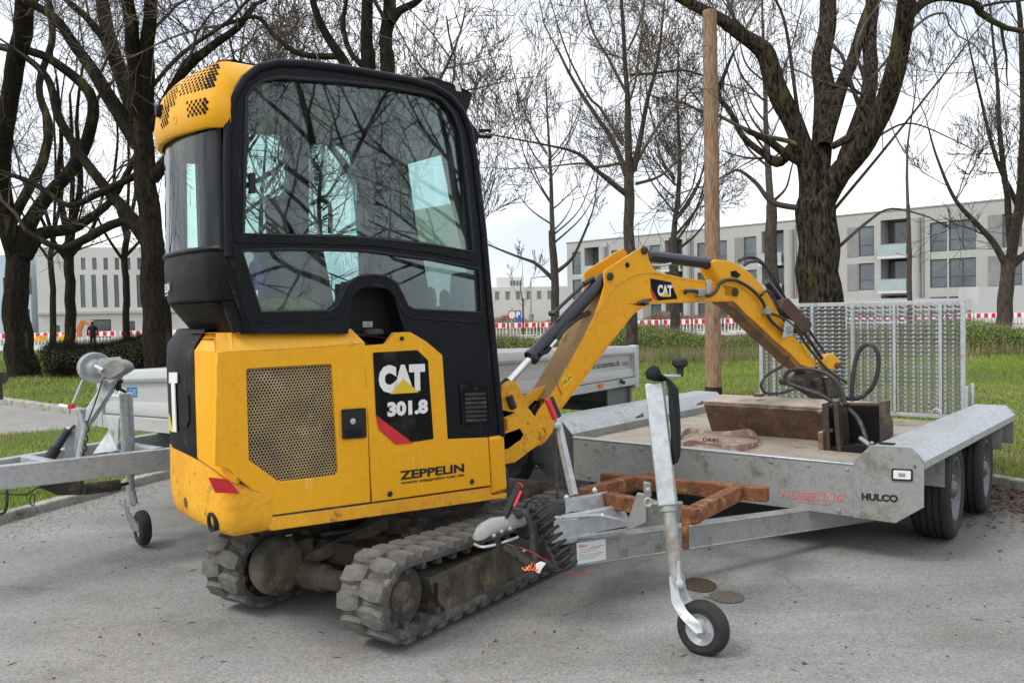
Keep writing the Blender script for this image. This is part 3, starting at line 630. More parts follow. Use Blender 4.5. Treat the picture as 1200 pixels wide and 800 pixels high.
    for k in range(3):
        mb = MB(); a = 2.72+.42*k; mb.lathe(U.W(a, bi+.05, .085), U.b, [(0, .02), (0, .05), (.04, .05), (.045, .035), (.09, .035), (.095, .05), (.135, .05), (.135, .02)], 18)
        obj('track_roller', mb, M['mud'], tf)
    return tr
lugm = {}
track(-2.18, lugm); track(-2.995, lugm)
# final drive cover on the inner face of the far track, dozer lift pieces and centre frame
def uw(px_, py_, b): return U.onb(px_, py_, b)
mb = MB(); c = U.W(2.475, -2.945, .215)
mb.lathe(c, U.b, [(-.04, .11), (0, .125), (.035, .125), (.05, .118), (.055, .105), (.05, .02)], 36)
mb.box(U, 2.48, 2.66, -2.975, -2.90, .13, .30)
obj('final_drive', mb, M['mud'], exc, bevel=.008)
mb = MB()
mb.box(U, 2.72, 3.62, -3.0, -2.40, .17, .27); mb.box(U, 2.95, 3.45, -2.86, -2.50, .27, .37)
mb.beam(U.W(2.62, -2.93, .20), U.W(3.0, -2.72, .34), .07, .06); mb.beam(U.W(2.60, -2.42, .20), U.W(3.0, -2.56, .34), .07, .06)
mb.lathe(U.W(2.60, -2.93, .15), U.b, [(0, .05), (0, .06), (.16, .06), (.17, .045), (.5, .045), (.5, .02)], 20)
mb.lathe(U.W(2.80, -2.90, .12), U.b, [(0, .05), (0, .075), (.07, .075), (.08, .03)], 20)
obj('chassis', mb, M['mud'], exc, bevel=.006)
mb = MB(); mb.lathe(U.W(3.18, -2.68, .36), (0, 0, 1), [(0, .27), (.03, .29), (.06, .29), (.07, .25), (.12, .25)], 40)
obj('slew_ring', mb, M['darkmetal'], exc)
mb = MB()      # blade arms and dozer blade behind
for bb in (-2.52, -2.84): mb.beam(U.W(3.45, bb, .23), U.W(4.10, bb, .17), .05, .07)
prof = [(4.10, .04), (4.13, .03), (4.16, .10), (4.15, .20), (4.19, .30), (4.16, .31), (4.12, .21), (4.13, .11)]
mb.prism([U.W(a, -3.20, z) for a, z in prof], U.b*1.02)
obj('dozer_blade', mb, M['mud'], exc, bevel=.004)
mb = MB()
for k, (p, q) in enumerate((((2.7, -2.9, .30), (3.1, -2.62, .44)), ((2.75, -2.86, .27), (3.1, -2.7, .42)), ((2.8, -2.42, .3), (3.1, -2.55, .42)))):
    P0, P1 = U.W(*p), U.W(*q); mid = (P0+P1)/2-Vector((0, 0, .05)); mb.tube(catmull([P0, mid, P1], 6), .013, 7)
obj_split('hydraulic_hose', mb, M['hose'], exc)

# ---- house: plan of the rear, near corner round to the far side
REAR = [(-1.085, .339), (-1.115, .328), (-1.135, .30), (-1.145, .25), (-1.150, .12), (-1.152, -.03), (-1.14, -.20), (-1.10, -.36), (-1.02, -.48), (-.90, -.56), (-.78, -.585)]
def wrap(z, off=0, rng_=None, za=None, pts=REAR):
    pts = pts if rng_ is None else pts[rng_[0]:rng_[1]]; o = []
    for i, (a, b) in enumerate(pts):
        i0 = max(i-1, 0); i1 = min(i+1, len(pts)-1); d = Vector((pts[i1][0]-pts[i0][0], pts[i1][1]-pts[i0][1])); n_ = Vector((d.y, -d.x)).normalized()   # outward: away from centre
        if n_.dot(Vector((a+.3, b))) < 0: n_ = -n_
        o.append(H.W(a+n_.x*off, b+n_.y*off, z))
    return o
# deck plate under the house
mb = MB(); pl = [(.20, .335), (-1.06, .335)] + [(a+.02, b*.97) for a, b in REAR[2:]] + [(.20, -.585)]
mb.prism([H.W(a, b, .50) for a, b in pl], Vector((0, 0, .05)))
obj('house_deck', mb, M['darkmetal'], exc, bevel=.006)
mb = MB(); pl2 = [(.16, .29), (-1.04, .29), (-1.09, .1), (-1.09, -.2), (-.95, -.5), (.16, -.54)]
mb.prism([H.W(a, b, .55) for a, b in pl2], Vector((0, 0, .60)))
obj('engine_bay', mb, M['black'], exc)
# lower yellow counterweight, round the tail
lowz = [(.458, -.055), (.472, -.025), (.495, -.004), (.54, .004), (.60, .006), (.66, .004)]
rings = [wrap(z, o_, (0, 11)) for z, o_ in lowz]
top = wrap(.66, .004, (0, 11)); ztop = [.655, .675, .70, .715, .735, .745, .745, .74, .73, .72, .72]
rings.append([Vector((p.x, p.y, z)) for p, z in zip(top, ztop)])
front = [H.W(-.955, BN+.006-.055*(j == 0), [.458, .472, .495, .54, .60, .615, .615][j]) for j in range(7)]
front = [H.W(-.955, BN + {0: -.05, 1: -.02, 2: .0}.get(j, .005), [.458, .472, .495, .54, .585, .60, .603][j]) for j in range(7)]
rings = [[front[j]] + rings[j] for j in range(7)]
cwm = MB(); cen = H.W(-.5, -.1, 0)
cwm.shell(rings, lambda i, j, p: (Vector((cen.x, cen.y, p.z))-p).normalized()*.04)
cw = obj('counterweight', cwm, M['yellow_worn'], exc, bevel=.006)
# reflector, tie-down hole and plug on it
def wrap_patch(name, pix, b_or_none, material, parent, off=.004, thick=.003, planes=None):
    mb = MB(); mb.prism([H.onb(x, y, (b_or_none)) for x, y in pix], H.b*thick); return obj(name, mb, material, parent, smooth=0)
wrap_patch('reflector', [(244, 559), (267, 561), (281, 578), (252, 577)], BN+.010, M['red'], cw)
def on_rear(px_, py_):      # the nearest point on the tail surface seen at this pixel
    d = ray(px_, py_); best = None
    for i in range(len(REAR)-1):
        p = H.W(*REAR[i], 0); q = H.W(*REAR[i+1], 0); e = q-p; n_ = Vector((e.y, -e.x, 0)).normalized()
        den = d.dot(n_)
        if abs(den) < 1e-6: continue
        t = (p-CAM).dot(n_)/den; X = CAM+d*t; s_ = (X-p).dot(e)/e.dot(e)
        if -.01 <= s_ <= 1.01 and t > 0 and (best is None or t < best[0]):
            if n_.dot(d) > 0: n_ = -n_
            best = (t, X, n_)
    return best[1], best[2]
X, n_ = on_rear(219, 588); mb = MB(); mb.lathe(X+n_*.002, n_, [(0, .022), (.004, .020), (.004, .012), (0, .010)], 20); mb.lathe(X, n_, [(0, .012), (.008, .010), (.009, .003)], 12)
obj('plug', mb, M['rust'], cw)
X, n_ = on_rear(250, 611); mb = MB(); mb.lathe(X-n_*.02, n_, [(0, .035), (.030, .037), (.0305, .026), (.004, .024), (.003, .002)], 24); obj('tie_down_hole', mb, M['black'], cw)
mb = MB(); mb.tube([X+n_*.002+Vector((0, 0, -.02))-n_*.01, X-n_*.005+Vector((0, 0, .02))], .007, 8); obj('tie_down_bar', mb, M['darkmetal'], cw)
# ---- hood: side panel with grille opening, corner, chamfered top
hp = [(254, 414), (266, 412), (345, 408), (428, 402), (434.5, 588), (315, 604), (314, 590), (266, 549), (252, 545)]
gr = [(291, 432), (387, 426.5), (389, 428), (397, 553), (394, 557), (328, 564), (325, 563), (292, 539), (289, 434)]
hood = obj('hood', MB().prism(near(hp, BN), inward(.028), [near(gr, BN)]), M['yellow'], exc, bevel=.006)
# chamfer above the panel
lo = near([(254, 414), (266, 412), (345, 408), (428, 402)], BN); topz = 1.222
hi = [H.W(*(lambda q: (q[0]*.985, BN-.05, topz))(H.loc(p))) for p in lo]
hi[-1] = H.W(H.loc(lo[-1])[0]-.035, BN-.05, topz)
mb = MB(); inn = [p-H.b*.3 for p in hi]; mb.loft([lo, hi, [p+Vector((0, 0, -.001)) for p in inn]]); mb.loft([[p-H.b*.02-Vector((0, 0, .02)) for p in r_] for r_ in (lo, hi, inn)])
obj('hood_top', mb, M['yellow'], hood)
# corner piece between side panel and the black tail panel
mb = MB(); zz = [(.665, .0), (.75, .002), (1.00, .002), (1.155, .0), (1.222, -.05)]
rr = [wrap(z, o_, (0, 5)) for z, o_ in zz]
rr[0] = [Vector((p.x, p.y, z)) for p, z in zip(rr[0], [.66, .68, .705, .72, .74])]
mb.shell(rr, lambda i, j, p: (Vector((cen.x, cen.y, p.z))-p).normalized()*.02); obj('hood_corner', mb, M['yellow'], hood, bevel=.004)
mb = MB(); rr = [wrap(z, o_, (4, 11)) for z, o_ in [(.735, .0), (.85, .004), (1.10, .006), (1.17, .0), (1.235, -.045), (1.238, -.12)]]
mb.shell(rr, lambda i, j, p: (Vector((cen.x, cen.y, p.z))-p).normalized()*.02)
rp = obj('tail_panel', mb, M['black_panel'], exc, bevel=.003)
# tail: white T of the lettering, yellow wedge, finger recess
def rear_poly(name, pix, material, parent, off=.008, th=.004):
    pts = []; 
    for x_, y_ in pix:
        X, n_ = on_rear(x_, y_); pts.append(X+n_*off)
    mb = MB(); mb.prism(pts, -n_*th); return obj(name, mb, material, parent, smooth=0)
rear_poly('letter_t', [(202, 436), (211.5, 436), (211.5, 448.5), (208.5, 448.5), (210.5, 506), (206.5, 505), (204.5, 448.5), (202, 448.5)], M['white'], rp, off=.014)
rear_poly('yellow_wedge', [(201.5, 484), (206.2, 506), (202.2, 503)], M['yprint'], rp, off=.014)
rear_poly('finger_recess', [(213, 462), (223, 462), (224, 492), (221, 500), (213, 500)], M['void'], rp, off=.009)
# perforated grille
mb = MB(); g0 = [H.loc(p) for p in near(gr, BN-.012)]; poly = [(a, z) for a, _, z in g0]
cell = .0127; rin = cell*.40; bz = BN-.012
amin, amax = min(p[0] for p in poly), max(p[0] for p in poly); zmin, zmax = min(p[1] for p in poly), max(p[1] for p in poly)
vs, fs = [], []; iz = 0; zc = zmin
while zc < zmax+cell:
    ac = amin+(cell/2 if iz % 2 else 0)
    while ac < amax+cell:
        if inpoly(ac, zc, poly) or any(inpoly(ac+dx, zc+dz, poly) for dx, dz in ((.006, 0), (-.006, 0), (0, .006), (0, -.006))):
            k = len(vs)
            for rad in (cell/2*1.1547, rin):
                for j in range(6): g = math.pi/6+math.pi/3*j; vs.append(H.W(ac+rad*math.cos(g), bz, zc+rad*math.sin(g)))
            for j in range(6): g = math.pi/6+math.pi/3*j; vs.append(H.W(ac+rin*math.cos(g), bz-.0025, zc+rin*math.sin(g)))
            for j in range(6):
                fs.append((k+j, k+(j+1) % 6, k+6+(j+1) % 6, k+6+j)); fs.append((k+6+j, k+6+(j+1) % 6, k+12+(j+1) % 6, k+12+j))
        ac += cell
    zc += cell*.866; iz += 1
M['mesh'] = mat('grille_mesh', (.42, .31, .14), (.25, .19, .11), rough=.6, scale=7, spots=(.50, .40, .24), spots_amt=.5, spots_scale=6)
obj('grille', MB().add(vs, fs), M['mesh'], hood, smooth=0, recalc=False)
M['radiator'] = mat('radiator', (.05, .045, .04), (.02, .018, .016), rough=.8, scale=4, fine=.2)
mb = MB(); mb.prism(near([(286, 430), (392, 424), (400, 560), (326, 567), (288, 541)], BN-.05), inward(.01)); obj('radiator', mb, M['radiator'], exc)
# latch
def latch(pix, parent, ctr):
    mb = MB(); mb.prism(roundpoly(near(pix, BN+.004), .006, 3), H.b*.006); l_ = obj('latch', mb, M['black'], parent, bevel=.002)
    X = H.onb(ctr[0], ctr[1], BN+.012); mb = MB(); mb.lathe(X-H.b*.004, H.b, [(0, .012), (.006, .012), (.007, .010), (.007, .002)], 20); obj('lock', mb, M['galv_bright'], l_)
    mb = MB(); mb.prism(near([(405, 503), (424, 502), (424, 511), (406, 512)], BN+.0125), H.b*-.002); obj('pull_edge', mb, M['void'], l_, smooth=0)
latch([(400, 479.5), (428, 477.5), (429, 512.5), (401, 514.5)], hood, (413.5, 493.5))
# ---- side door with decal
dp = [(427, 405), (453, 403), (463, 389.5), (481, 389), (500, 400), (518.5, 416), (525, 514.5), (572, 512.5), (575.5, 568.5), (436.5, 588)]
door = obj('side_door', MB().prism(near(dp, BN+.002), inward(.03)), M['yellow'], exc, bevel=.007)
dk = obj('decal', MB().prism(near([(437, 413), (489, 410), (501.5, 422), (508, 514), (464, 520.6), (444, 503), (440.5, 486)], BN+.0035), H.b*.001), M['black_panel'], door, smooth=0)
obj('red_stripe', MB().prism(near([(440.6, 486), (484, 519), (464, 520.6), (444, 503)], BN+.0050), H.b*.0006), M['red'], dk, smooth=0)
text_px('CAT', 'lettering', H, BN+.0055, (444, 461), (498.5, 457.5), 33, M['white'], dk, off=.08)
obj('yellow_triangle', MB().prism(near([(457, 461.6), (472.5, 443.5), (491, 459.6)], BN+.0075), H.b*.0006), M['yprint'], dk, smooth=0)
text_px('301.8', 'lettering', H, BN+.0055, (454, 488.5), (501.5, 484), 17.5, M['white'], dk, off=.06)
text_px('ZEPPELIN', 'lettering', H, BN+.0030, (468.5, 562.2), (544, 552.6), 10.5, M['black'], door, off=.035)
text_px('www.zeppelin-cat.de', 'lettering', H, BN+.0030, (469.5, 568.5), (544, 558.6), 5.0, M['black'], door, off=.02)
for q in ((457, 578.5), (553, 564)):
    X = H.onb(*q, BN+.002); mb = MB(); mb.lathe(X, H.b, [(0, .013), (.004, .011), (.004, .006), (.001, .005), (.001, .001)], 18); obj('screw', mb, M['darkmetal'], door)
X = H.onb(470.5, 396.5, BN+.002); mb = MB(); mb.lathe(X, H.b, [(0, .009), (.010, .008), (.011, .003)], 16); obj('screw', mb, M['black'], door)
for q in ((407, 388.6), ): pass
mb = MB(); mb.prism(near([(574, 512), (591, 509.5), (594.5, 574), (577, 579)], BN+.002), inward(.10)); obj('front_corner_block', mb, M['yellow'], exc, bevel=.010)
mb = MB(); mb.prism(near([(315.5, 605.5), (435, 590), (576, 570.5), (577, 580), (594.5, 577), (594, 583), (315.5, 622)], BN-.002), inward(.10)); obj('side_sill', mb, M['yellow_worn'], exc, bevel=.006)
# ---- cab
BC = BN-.012; WID = .80
outer = [(286, 391), (281, 366), (268, 330), (264, 290), (262, 200), (263, 150), (266, 128), (272, 108), (283, 90), (301, 76), (325, 70.5), (355, 71), (400, 76.5), (445, 84), (486, 91.5), (510, 98.5), (530, 110), (544, 126), (554, 150), (561, 190), (570, 270), (579, 375), (588, 470), (591, 514), (502, 517), (501, 437), (484, 410), (474, 402), (473.5, 385), (462, 347), (456, 340), (445, 336.5), (428, 336.5), (419, 340), (412, 350), (409, 385), (408, 391)]
win = [(291, 115), (298, 104), (312, 95), (330, 92), (400, 97.5), (450, 103), (497, 110.5), (516, 117), (529, 132), (538, 155), (547, 225), (553.5, 294), (500, 284.5), (440, 277.5), (400, 275), (287, 273)]
low = [(284.7, 294), (345, 292.5), (430, 295), (510, 305), (561, 315.5), (563.5, 366), (484, 362), (477, 358), (471, 345), (463, 331), (451, 324.5), (436, 323), (420, 325), (408, 333), (402, 345), (395, 358), (388, 363.5), (307, 365.5)]
pl = near(outer, BC); pw = near(win, BC); pz = near(low, BC)
cab = obj('cab_side', MB().prism(pl, inward(.045), [pw, pz]), M['frame'], exc, bevel=.006)
far_out = [p-H.b*WID for p in near(outer[:24], BC)] + [p-H.b*WID for p in near([(502, 517), (408, 500), (300, 480)], BC)]
fw = near([(286, 150), (334, 153), (337, 170), (341, 275), (342, 372), (286, 372)], BC-WID)
fd = near([(362, 167), (403, 170), (415, 182), (424, 285), (427, 372), (362, 374)], BC-WID)
far_out = [H.W(max(q[0], -.90), q[1], q[2]) for q in (H.loc(p) for p in far_out)]; pass
obj('cab_side', MB().prism(far_out, inward(.045), [roundpoly(fw, .05), roundpoly(fd, .05)]), M['frame'], exc, bevel=.006)
# glass of the near side, far side
def pane(name, pts, b_off, material, parent, thick=.004): return obj(name, MB().prism([p-H.b*b_off for p in pts], -H.b*thick), material, parent, smooth=0)
def grow(pts, s_): c = sum(pts, Vector())/len(pts); return [p+(p-c).normalized()*s_ for p in pts]
wp = pane('window_pane', grow(pw, .012), .020, M['glass'], cab); pane('window_pane', grow(pz, .008), .016, M['glass'], cab)
pane('window_pane', roundpoly(grow(fw, .01), .05), .02, M['glass_plain'], cab); pane('window_pane', roundpoly(grow(fd, .01), .05), .02, M['glass_plain'], cab)
# overlapping edge of the sliding pane
obj('slider_edge', MB().prism([p-H.b*.028 for p in near([(417, 100), (422, 100), (421, 274), (415, 274)], BC)], H.b*-.004), M['glass_plain'], cab, smooth=0)
mb = MB(); mb.prism(roundpoly(near([(291, 203), (298, 203), (298, 227), (291, 227)], BC-.012), .004, 3), H.b*.012); obj('window_catch', mb, M['black'], cab, bevel=.002)
# window seals and outer tube
def ringtube(pts, r_=0, close=True, n=6): pts = list(pts); return pts+[pts[0], pts[1]] if close else pts
mb = MB(); mb.tube(ringtube(grow(pw, .008)), .008, 6); mb.tube(ringtube(grow(pz, .004)), .0055, 6); obj_split('window_seal', mb, M['rubber'], cab)
tubep = near([(268, 300), (266, 200), (267, 150), (270, 128), (276, 110), (287, 93), (303, 80), (325, 74.5), (355, 75), (400, 80.5), (445, 88), (486, 95.5), (508, 102), (527, 114), (540, 129), (550, 152), (557, 192), (566, 270), (575, 375), (584, 470), (588, 511)], BC)
mb = MB(); mb.tube(tubep, .017, 10); mb.tube([H.W(max(q[0], -.88), q[1], q[2]) for q in (H.loc(p-H.b*(WID+.045)) for p in tubep)], .017, 10); obj_split('roof_tube', mb, M['frame'], exc)
# ridge line that follows the arch
mb = MB(); mb.tube(near([(300, 377), (392, 373), (402, 367), (409, 352), (416, 341), (428, 334), (446, 334), (458, 340), (466, 352), (474, 368), (484, 373), (571, 378)], BC), .004, 6); obj('moulding', mb, M['frame'], cab)
# mid bar between the two windows, slightly proud
mb = MB(); mb.prism(near([(276, 276), (400, 279), (440, 281), (500, 288), (556, 298), (556, 306), (500, 296), (440, 289), (400, 287), (276, 285)], BC), H.b*.006); obj('waist_bar', mb, M['frame'], cab, bevel=.003)
# roof, windscreen, front bars
rp_ = near(outer[7:21], BC); mb = MB(); mb.loft([rp_, [p-H.b*(WID+.03) for p in rp_]]); mb.loft([[p-Vector((0, 0, .04)) for p in rp_], [p-H.b*(WID+.03)-Vector((0, 0, .04)) for p in rp_]]); roof = obj('cab_roof', mb, M['frame'], exc)
hl = MB(); hl.prism([p-H.b*.04-Vector((0, 0, .045)) for p in near([(330, 75), (486, 95), (530, 125), (530, 135), (480, 112), (320, 100)], BC)], -H.b*(WID-.06)); obj('headliner', hl, M['black_panel'], exc)
wsp = near([(556, 170), (562, 230), (570, 300), (578, 380), (585, 450)], BC)
mb = MB(); mb.loft([[p-H.b*.03 for p in wsp], [p-H.b*(WID) for p in wsp]]); obj('windscreen', mb, M['glass'], exc)
mb = MB()
for k in (3,): mb.beam(wsp[k]-H.b*.02, wsp[k]-H.b*WID, .02, .03)
obj('windscreen_bar', mb, M['frame'], exc)
mb = MB(); mb.box(H, -.30, .17, -.47, .30, .62, .70); obj('cab_floor', mb, M['black'], exc)
# arch recess and vent
mb = MB(); mb.prism(near([(400, 400), (402, 330), (480, 330), (484, 405)], BC-.13), inward(.02)); mb.prism(near([(404, 391), (404, 332), (476, 332), (476, 400)], BC-.045), inward(.085), [near([(409, 389), (412, 350), (419, 340), (428, 336.5), (445, 336.5), (456, 340), (462, 347), (473.5, 398)], BC-.045)])
rec = obj('filler_recess', mb, M['black'], exc)
mb = MB(); X = H.onb(437, 391, BC-.05); mb.lathe(X, (0, 0, 1), [(0, .045), (.012, .045), (.02, .035), (.022, .01)], 24); obj('filler_cap', mb, M['darkmetal'], rec)
mb = MB(); mb.prism(near([(425, 376.5), (436.5, 376.5), (436.5, 383.5), (425, 383.5)], BC-.044), H.b*.001); obj('data_plate', mb, M['galv_stain'], rec, smooth=0)
mb = MB(); mb.prism(roundpoly(near([(538, 451), (571, 448.5), (575, 494), (541, 498)], BC+.001), .008, 3), H.b*.007); vent = obj('vent', mb, M['black_panel'], exc, bevel=.003)
for k in range(7):
    y_ = 460.5+k*5.1; mb = MB(); mb.prism(roundpoly(near([(544.5+k*.15, y_), (569+k*.2, y_-1.3), (569+k*.2, y_+2.1), (544.5+k*.15, y_+3.4)], BC+.010), .003, 2), H.b*.003); obj('vent_slat', mb, M['hose'], vent, bevel=.001)
X = H.onb(557, 455, BC+.008); mb = MB(); mb.lathe(X, H.b, [(0, .006), (.003, .006), (.004, .002)], 12); obj('vent_screw', mb, M['darkmetal'], vent)
# door-panel groove on the black lower panel
obj('panel_groove', MB().tube(near([(503, 512), (503, 437), (486, 411)], BC+.001), .003, 5), M['void'], cab)
# ---- rear of the cab: curved glass, lower shell, roof cap
CR = [(-1.06, .322), (-1.10, .312), (-1.128, .285), (-1.142, .23), (-1.155, .10), (-1.158, -.03), (-1.148, -.18), (-1.11, -.32), (-1.03, -.43), (-.95, -.48), (-.86, -.50)]
def cwrap(z, off, r=(0, 11)): return wrap(z, off, r, pts=CR)
gz = [1.53, 1.65, 1.80, 1.93, 2.02]
mb = MB(); mb.loft([cwrap(z, o_, (1, 11)) for z, o_ in zip(gz, (.0, -.004, -.008, -.012, -.014))]); obj('rear_window', mb, M['glass_rear'], exc)
mb = MB(); mb.tube([cwrap(z, o_, (1, 2))[0] if False else cwrap(z, o_)[1] for z, o_ in zip(gz, (.0, -.004, -.008, -.012, -.014))], .012, 8); mb.tube([cwrap(1.535, 0.0)[i] for i in range(1, 11)], .010, 8); obj_split('rear_window_frame', mb, M['frame'], exc)
mb = MB(); mb.shell([cwrap(z, o_) for z, o_ in ((1.33, -.025), (1.345, -.006), (1.42, .002), (1.50, .004), (1.535, -.002))], lambda i, j, p: (Vector((cen.x, cen.y, p.z))-p).normalized()*.02)
sh = obj('rear_cowl', mb, M['black_panel'], exc, bevel=.004)
mb = MB(); mb.shell([cwrap(z, o_) for z, o_ in ((1.215, -.10), (1.24, -.085), (1.335, -.012))], lambda i, j, p: (Vector((cen.x, cen.y, p.z))-p).normalized()*.02); obj('rear_skirt', mb, M['black_panel'], exc, bevel=.004)
mb = MB(); mb.prism(near([(281, 366), (262, 300), (262, 296), (275, 300), (290, 365), (299, 391), (286, 391)], BC+.001), inward(.04)); mb.prism([H.W(-1.07, BC-.002, 1.22), H.W(-1.10, BC-.03, 1.34), H.W(-1.10, BC-.03, 1.53), H.W(-1.05, BC-.002, 1.53), H.W(-.98, BC-.002, 1.24)], inward(.03)); obj('rear_corner', mb, M['black_panel'], exc, bevel=.003)
def rear_on(px_, py_, pts=CR):
    global REAR
    sv = REAR; REAR = pts; r_ = on_rear(px_, py_); REAR = sv; return r_
try:
    Xa, na = rear_on(196.5, 343.5); Xb, nb = rear_on(206.5, 338.5)
    text('ELIN', 'lettering', Xa+na*.009+Vector((0, 0, 0)), Xb-Xa, Vector((0, 0, 1)), .034, .075, M['white'], sh, off=.03, depth=.002, shear=.2)
    text('cat.de', 'lettering', Xa+na*.009-Vector((0, 0, .014)), Xb-Xa, Vector((0, 0, 1)), .010, .05, M['white'], sh, off=.02, depth=.002)
except Exception as e: print('elin', e)
# roof cap, yellow, wraps the tail side of the roof
CAPZ = [(1.975, .012), (1.99, .022), (2.05, .026), (2.11, .018), (2.17, -.006), (2.215, -.04), (2.245, -.09), (2.262, -.15), (2.262, -.40)]
def capring(z, o_, i):
    r_ = wrap(z, o_, None, pts=CR)
    for k, p in enumerate(r_):       # the lower edge rises towards the front corner
        pass
    # run forward along the cab side, higher rows reach further forward
    fwd = [0.0, .0, .012, .035, .07, .11, .16, .20, .22][i]
    p0 = r_[0]; h = H.loc(p0); start = H.W(h[0]+fwd, BC+.004 if i < 4 else h[1]+.004*(i < 6), z)
    return [start]+r_
capr = [capring(z, o_, i) for i, (z, o_) in enumerate(CAPZ)]
# let the rear hang lower than the side
for i in range(4):
    capr[i] = [Vector((p.x, p.y, p.z-[0, .0, .0, .0, .0, -.005, -.01, -.01, -.01, .0, .0, .0][j]*(1-i/4))) for j, p in enumerate(capr[i])]
mb = MB(); mb.shell(capr, lambda i, j, p: ((Vector((cen.x, cen.y, 1.9))-p).normalized()*.015))
cap = obj('roof_cap', mb, M['yellow'], exc, bevel=0)
# the air holes: dark discs on the cap, their inner shade painted on
def cap_pt(u, v):         # u along the plan 0..11, v across the rows 0..8
    i = min(int(v), 7); j = min(int(u), 10); fu = u-j; fv = v-i
    a = capr[i][j].lerp(capr[i][j+1], fu); b = capr[i+1][j].lerp(capr[i+1][j+1], fu); p = a.lerp(b, fv)
    e1 = capr[i][j+1]-capr[i][j]; e2 = capr[i+1][j]-capr[i][j]; n_ = e1.cross(e2).normalized()
    if n_.dot(p-cen-Vector((0, 0, 1.9))) < 0: n_ = -n_
    return p, n_, e1.normalized()
def cap_hit(px_, py_):
    best = None; d = ray(px_, py_)
    for i in range(8):
        for j in range(11):
            for tri in ((capr[i][j], capr[i][j+1], capr[i+1][j+1]), (capr[i][j], capr[i+1][j+1], capr[i+1][j])):
                n_ = (tri[1]-tri[0]).cross(tri[2]-tri[0])
                if n_.length < 1e-9: continue
                n_.normalize(); den = d.dot(n_)
                if abs(den) < 1e-6: continue
                t = (tri[0]-CAM).dot(n_)/den; X = CAM+d*t
                ok = True; s0 = None
                for k in range(3):
                    c_ = (tri[(k+1) % 3]-tri[k]).cross(X-tri[k]).dot(n_)
                    if c_ < -1e-7: ok = False
                if ok and (best is None or t < best[0]): best = (t, X, n_ if den < 0 else -n_)
    return best
holes = []
for ry, (xa, xb, n0, ya) in enumerate(()): pass
def hole_grid(quad, nu, nv):
    (x0, y0), (x1, y1), (x2, y2), (x3, y3) = quad       # tl tr br bl
    for j in range(nv):
        for i in range(nu):
            u = (i+(.5 if j % 2 else 0)+.25)/nu; v = (j+.5)/nv
            x_ = (x0*(1-u)+x1*u)*(1-v)+(x3*(1-u)+x2*u)*v; y_ = (y0*(1-u)+y1*u)*(1-v)+(y3*(1-u)+y2*u)*v
            h = cap_hit(x_, y_)
            if h: holes.append((h[1], h[2]))
hole_grid([(217, 83), (258, 74), (251, 102), (208, 114)], 10, 8)
hole_grid([(218, 119), (244, 114), (243, 133), (220, 138)], 5, 5)
hole_grid([(200, 96), (213, 86), (205, 124), (188, 130)], 5, 10)
hole_grid([(188, 128), (199, 124), (197, 145), (189, 153)], 4, 6)
mb = MB(); mr = MB()
for X, n_ in holes:
    mb.lathe(X-n_*.002, n_, [(0, .0068), (.0036, .0068)], 9)
obj('air_hole_dark_disc', mb, M['void'], cap, smooth=0)['kind'] = 'stuff'
mb = MB()
h = cap_hit(205, 140)
if h: mb.lathe(h[1]-h[2]*.004, h[2], [(0, .02), (.006, .018), (.006, .010), (.002, .008)], 14); obj('cap_fixing', mb, M['yellow'], cap)
X, n_ = rear_on(188, 125) if False else (H.W(-1.17, -.20, 2.11), Vector(-H.a))
mb = MB(); mb.box(H, -1.192, -1.15, -.13, -.09, 2.08, 2.13); obj('work_light', mb, M['frame'], exc, bevel=.01)
# ---- front of the roof: visor, lamp bracket, hooks
mb = MB(); mb.prism([p-H.b*.05 for p in near([(484, 91), (512, 86), (535, 94), (558, 104), (562, 108), (557, 125), (553, 133), (540, 118), (520, 101)], BC)], inward(.05)); mb.prism([p-H.b*.05 for p in near([(484, 91), (512, 86), (535, 94), (558, 104), (556, 108), (535, 99), (512, 92)], BC)], inward(.62))
vis = obj('front_visor', mb, M['frame'], exc, bevel=.004)
mb = MB(); mb.prism([p-H.b*.048 for p in near([(540, 96), (546, 97.5), (548, 105), (542, 104)], BC)], H.b*.001); obj('sticker', mb, M['white'], vis, smooth=0)
mb = MB(); X = H.onb(534, 98, BC-.046); mb.lathe(X, H.b, [(0, .012), (.002, .012)], 16); obj('lamp_hole', mb, M['white'], vis, smooth=0)
mb = MB(); mb.prism([p-H.b*.03 for p in near([(545, 120), (556, 140), (557, 143), (562, 148), (567, 158), (565, 166), (560, 172), (556, 195)], BC)], inward(.10)); br_ = obj('lamp_bracket', mb, M['frame'], exc, bevel=.003)
mb = MB(); mb.tube([H.onb(562, 153, BC-.05), H.onb(575, 153, BC-.05)], .008, 8); mb.tube([H.onb(562, 160, BC-.05), H.onb(575, 160.5, BC-.05)], .009, 8); obj_split('hinge_pin', mb, M['frame'], br_)
mb = MB(); mb.tube(catmull([H.onb(530, 195, .10), H.onb(526, 215, .10), H.onb(530, 238, .10), H.onb(540, 250, .10)], 5), .008, 7); mb.prism([H.onb(x_, y_, .10) for x_, y_ in ((538, 258), (545, 256), (549, 278), (542, 280))], H.b*.05); obj_split('wiper', mb, M['black'], exc)
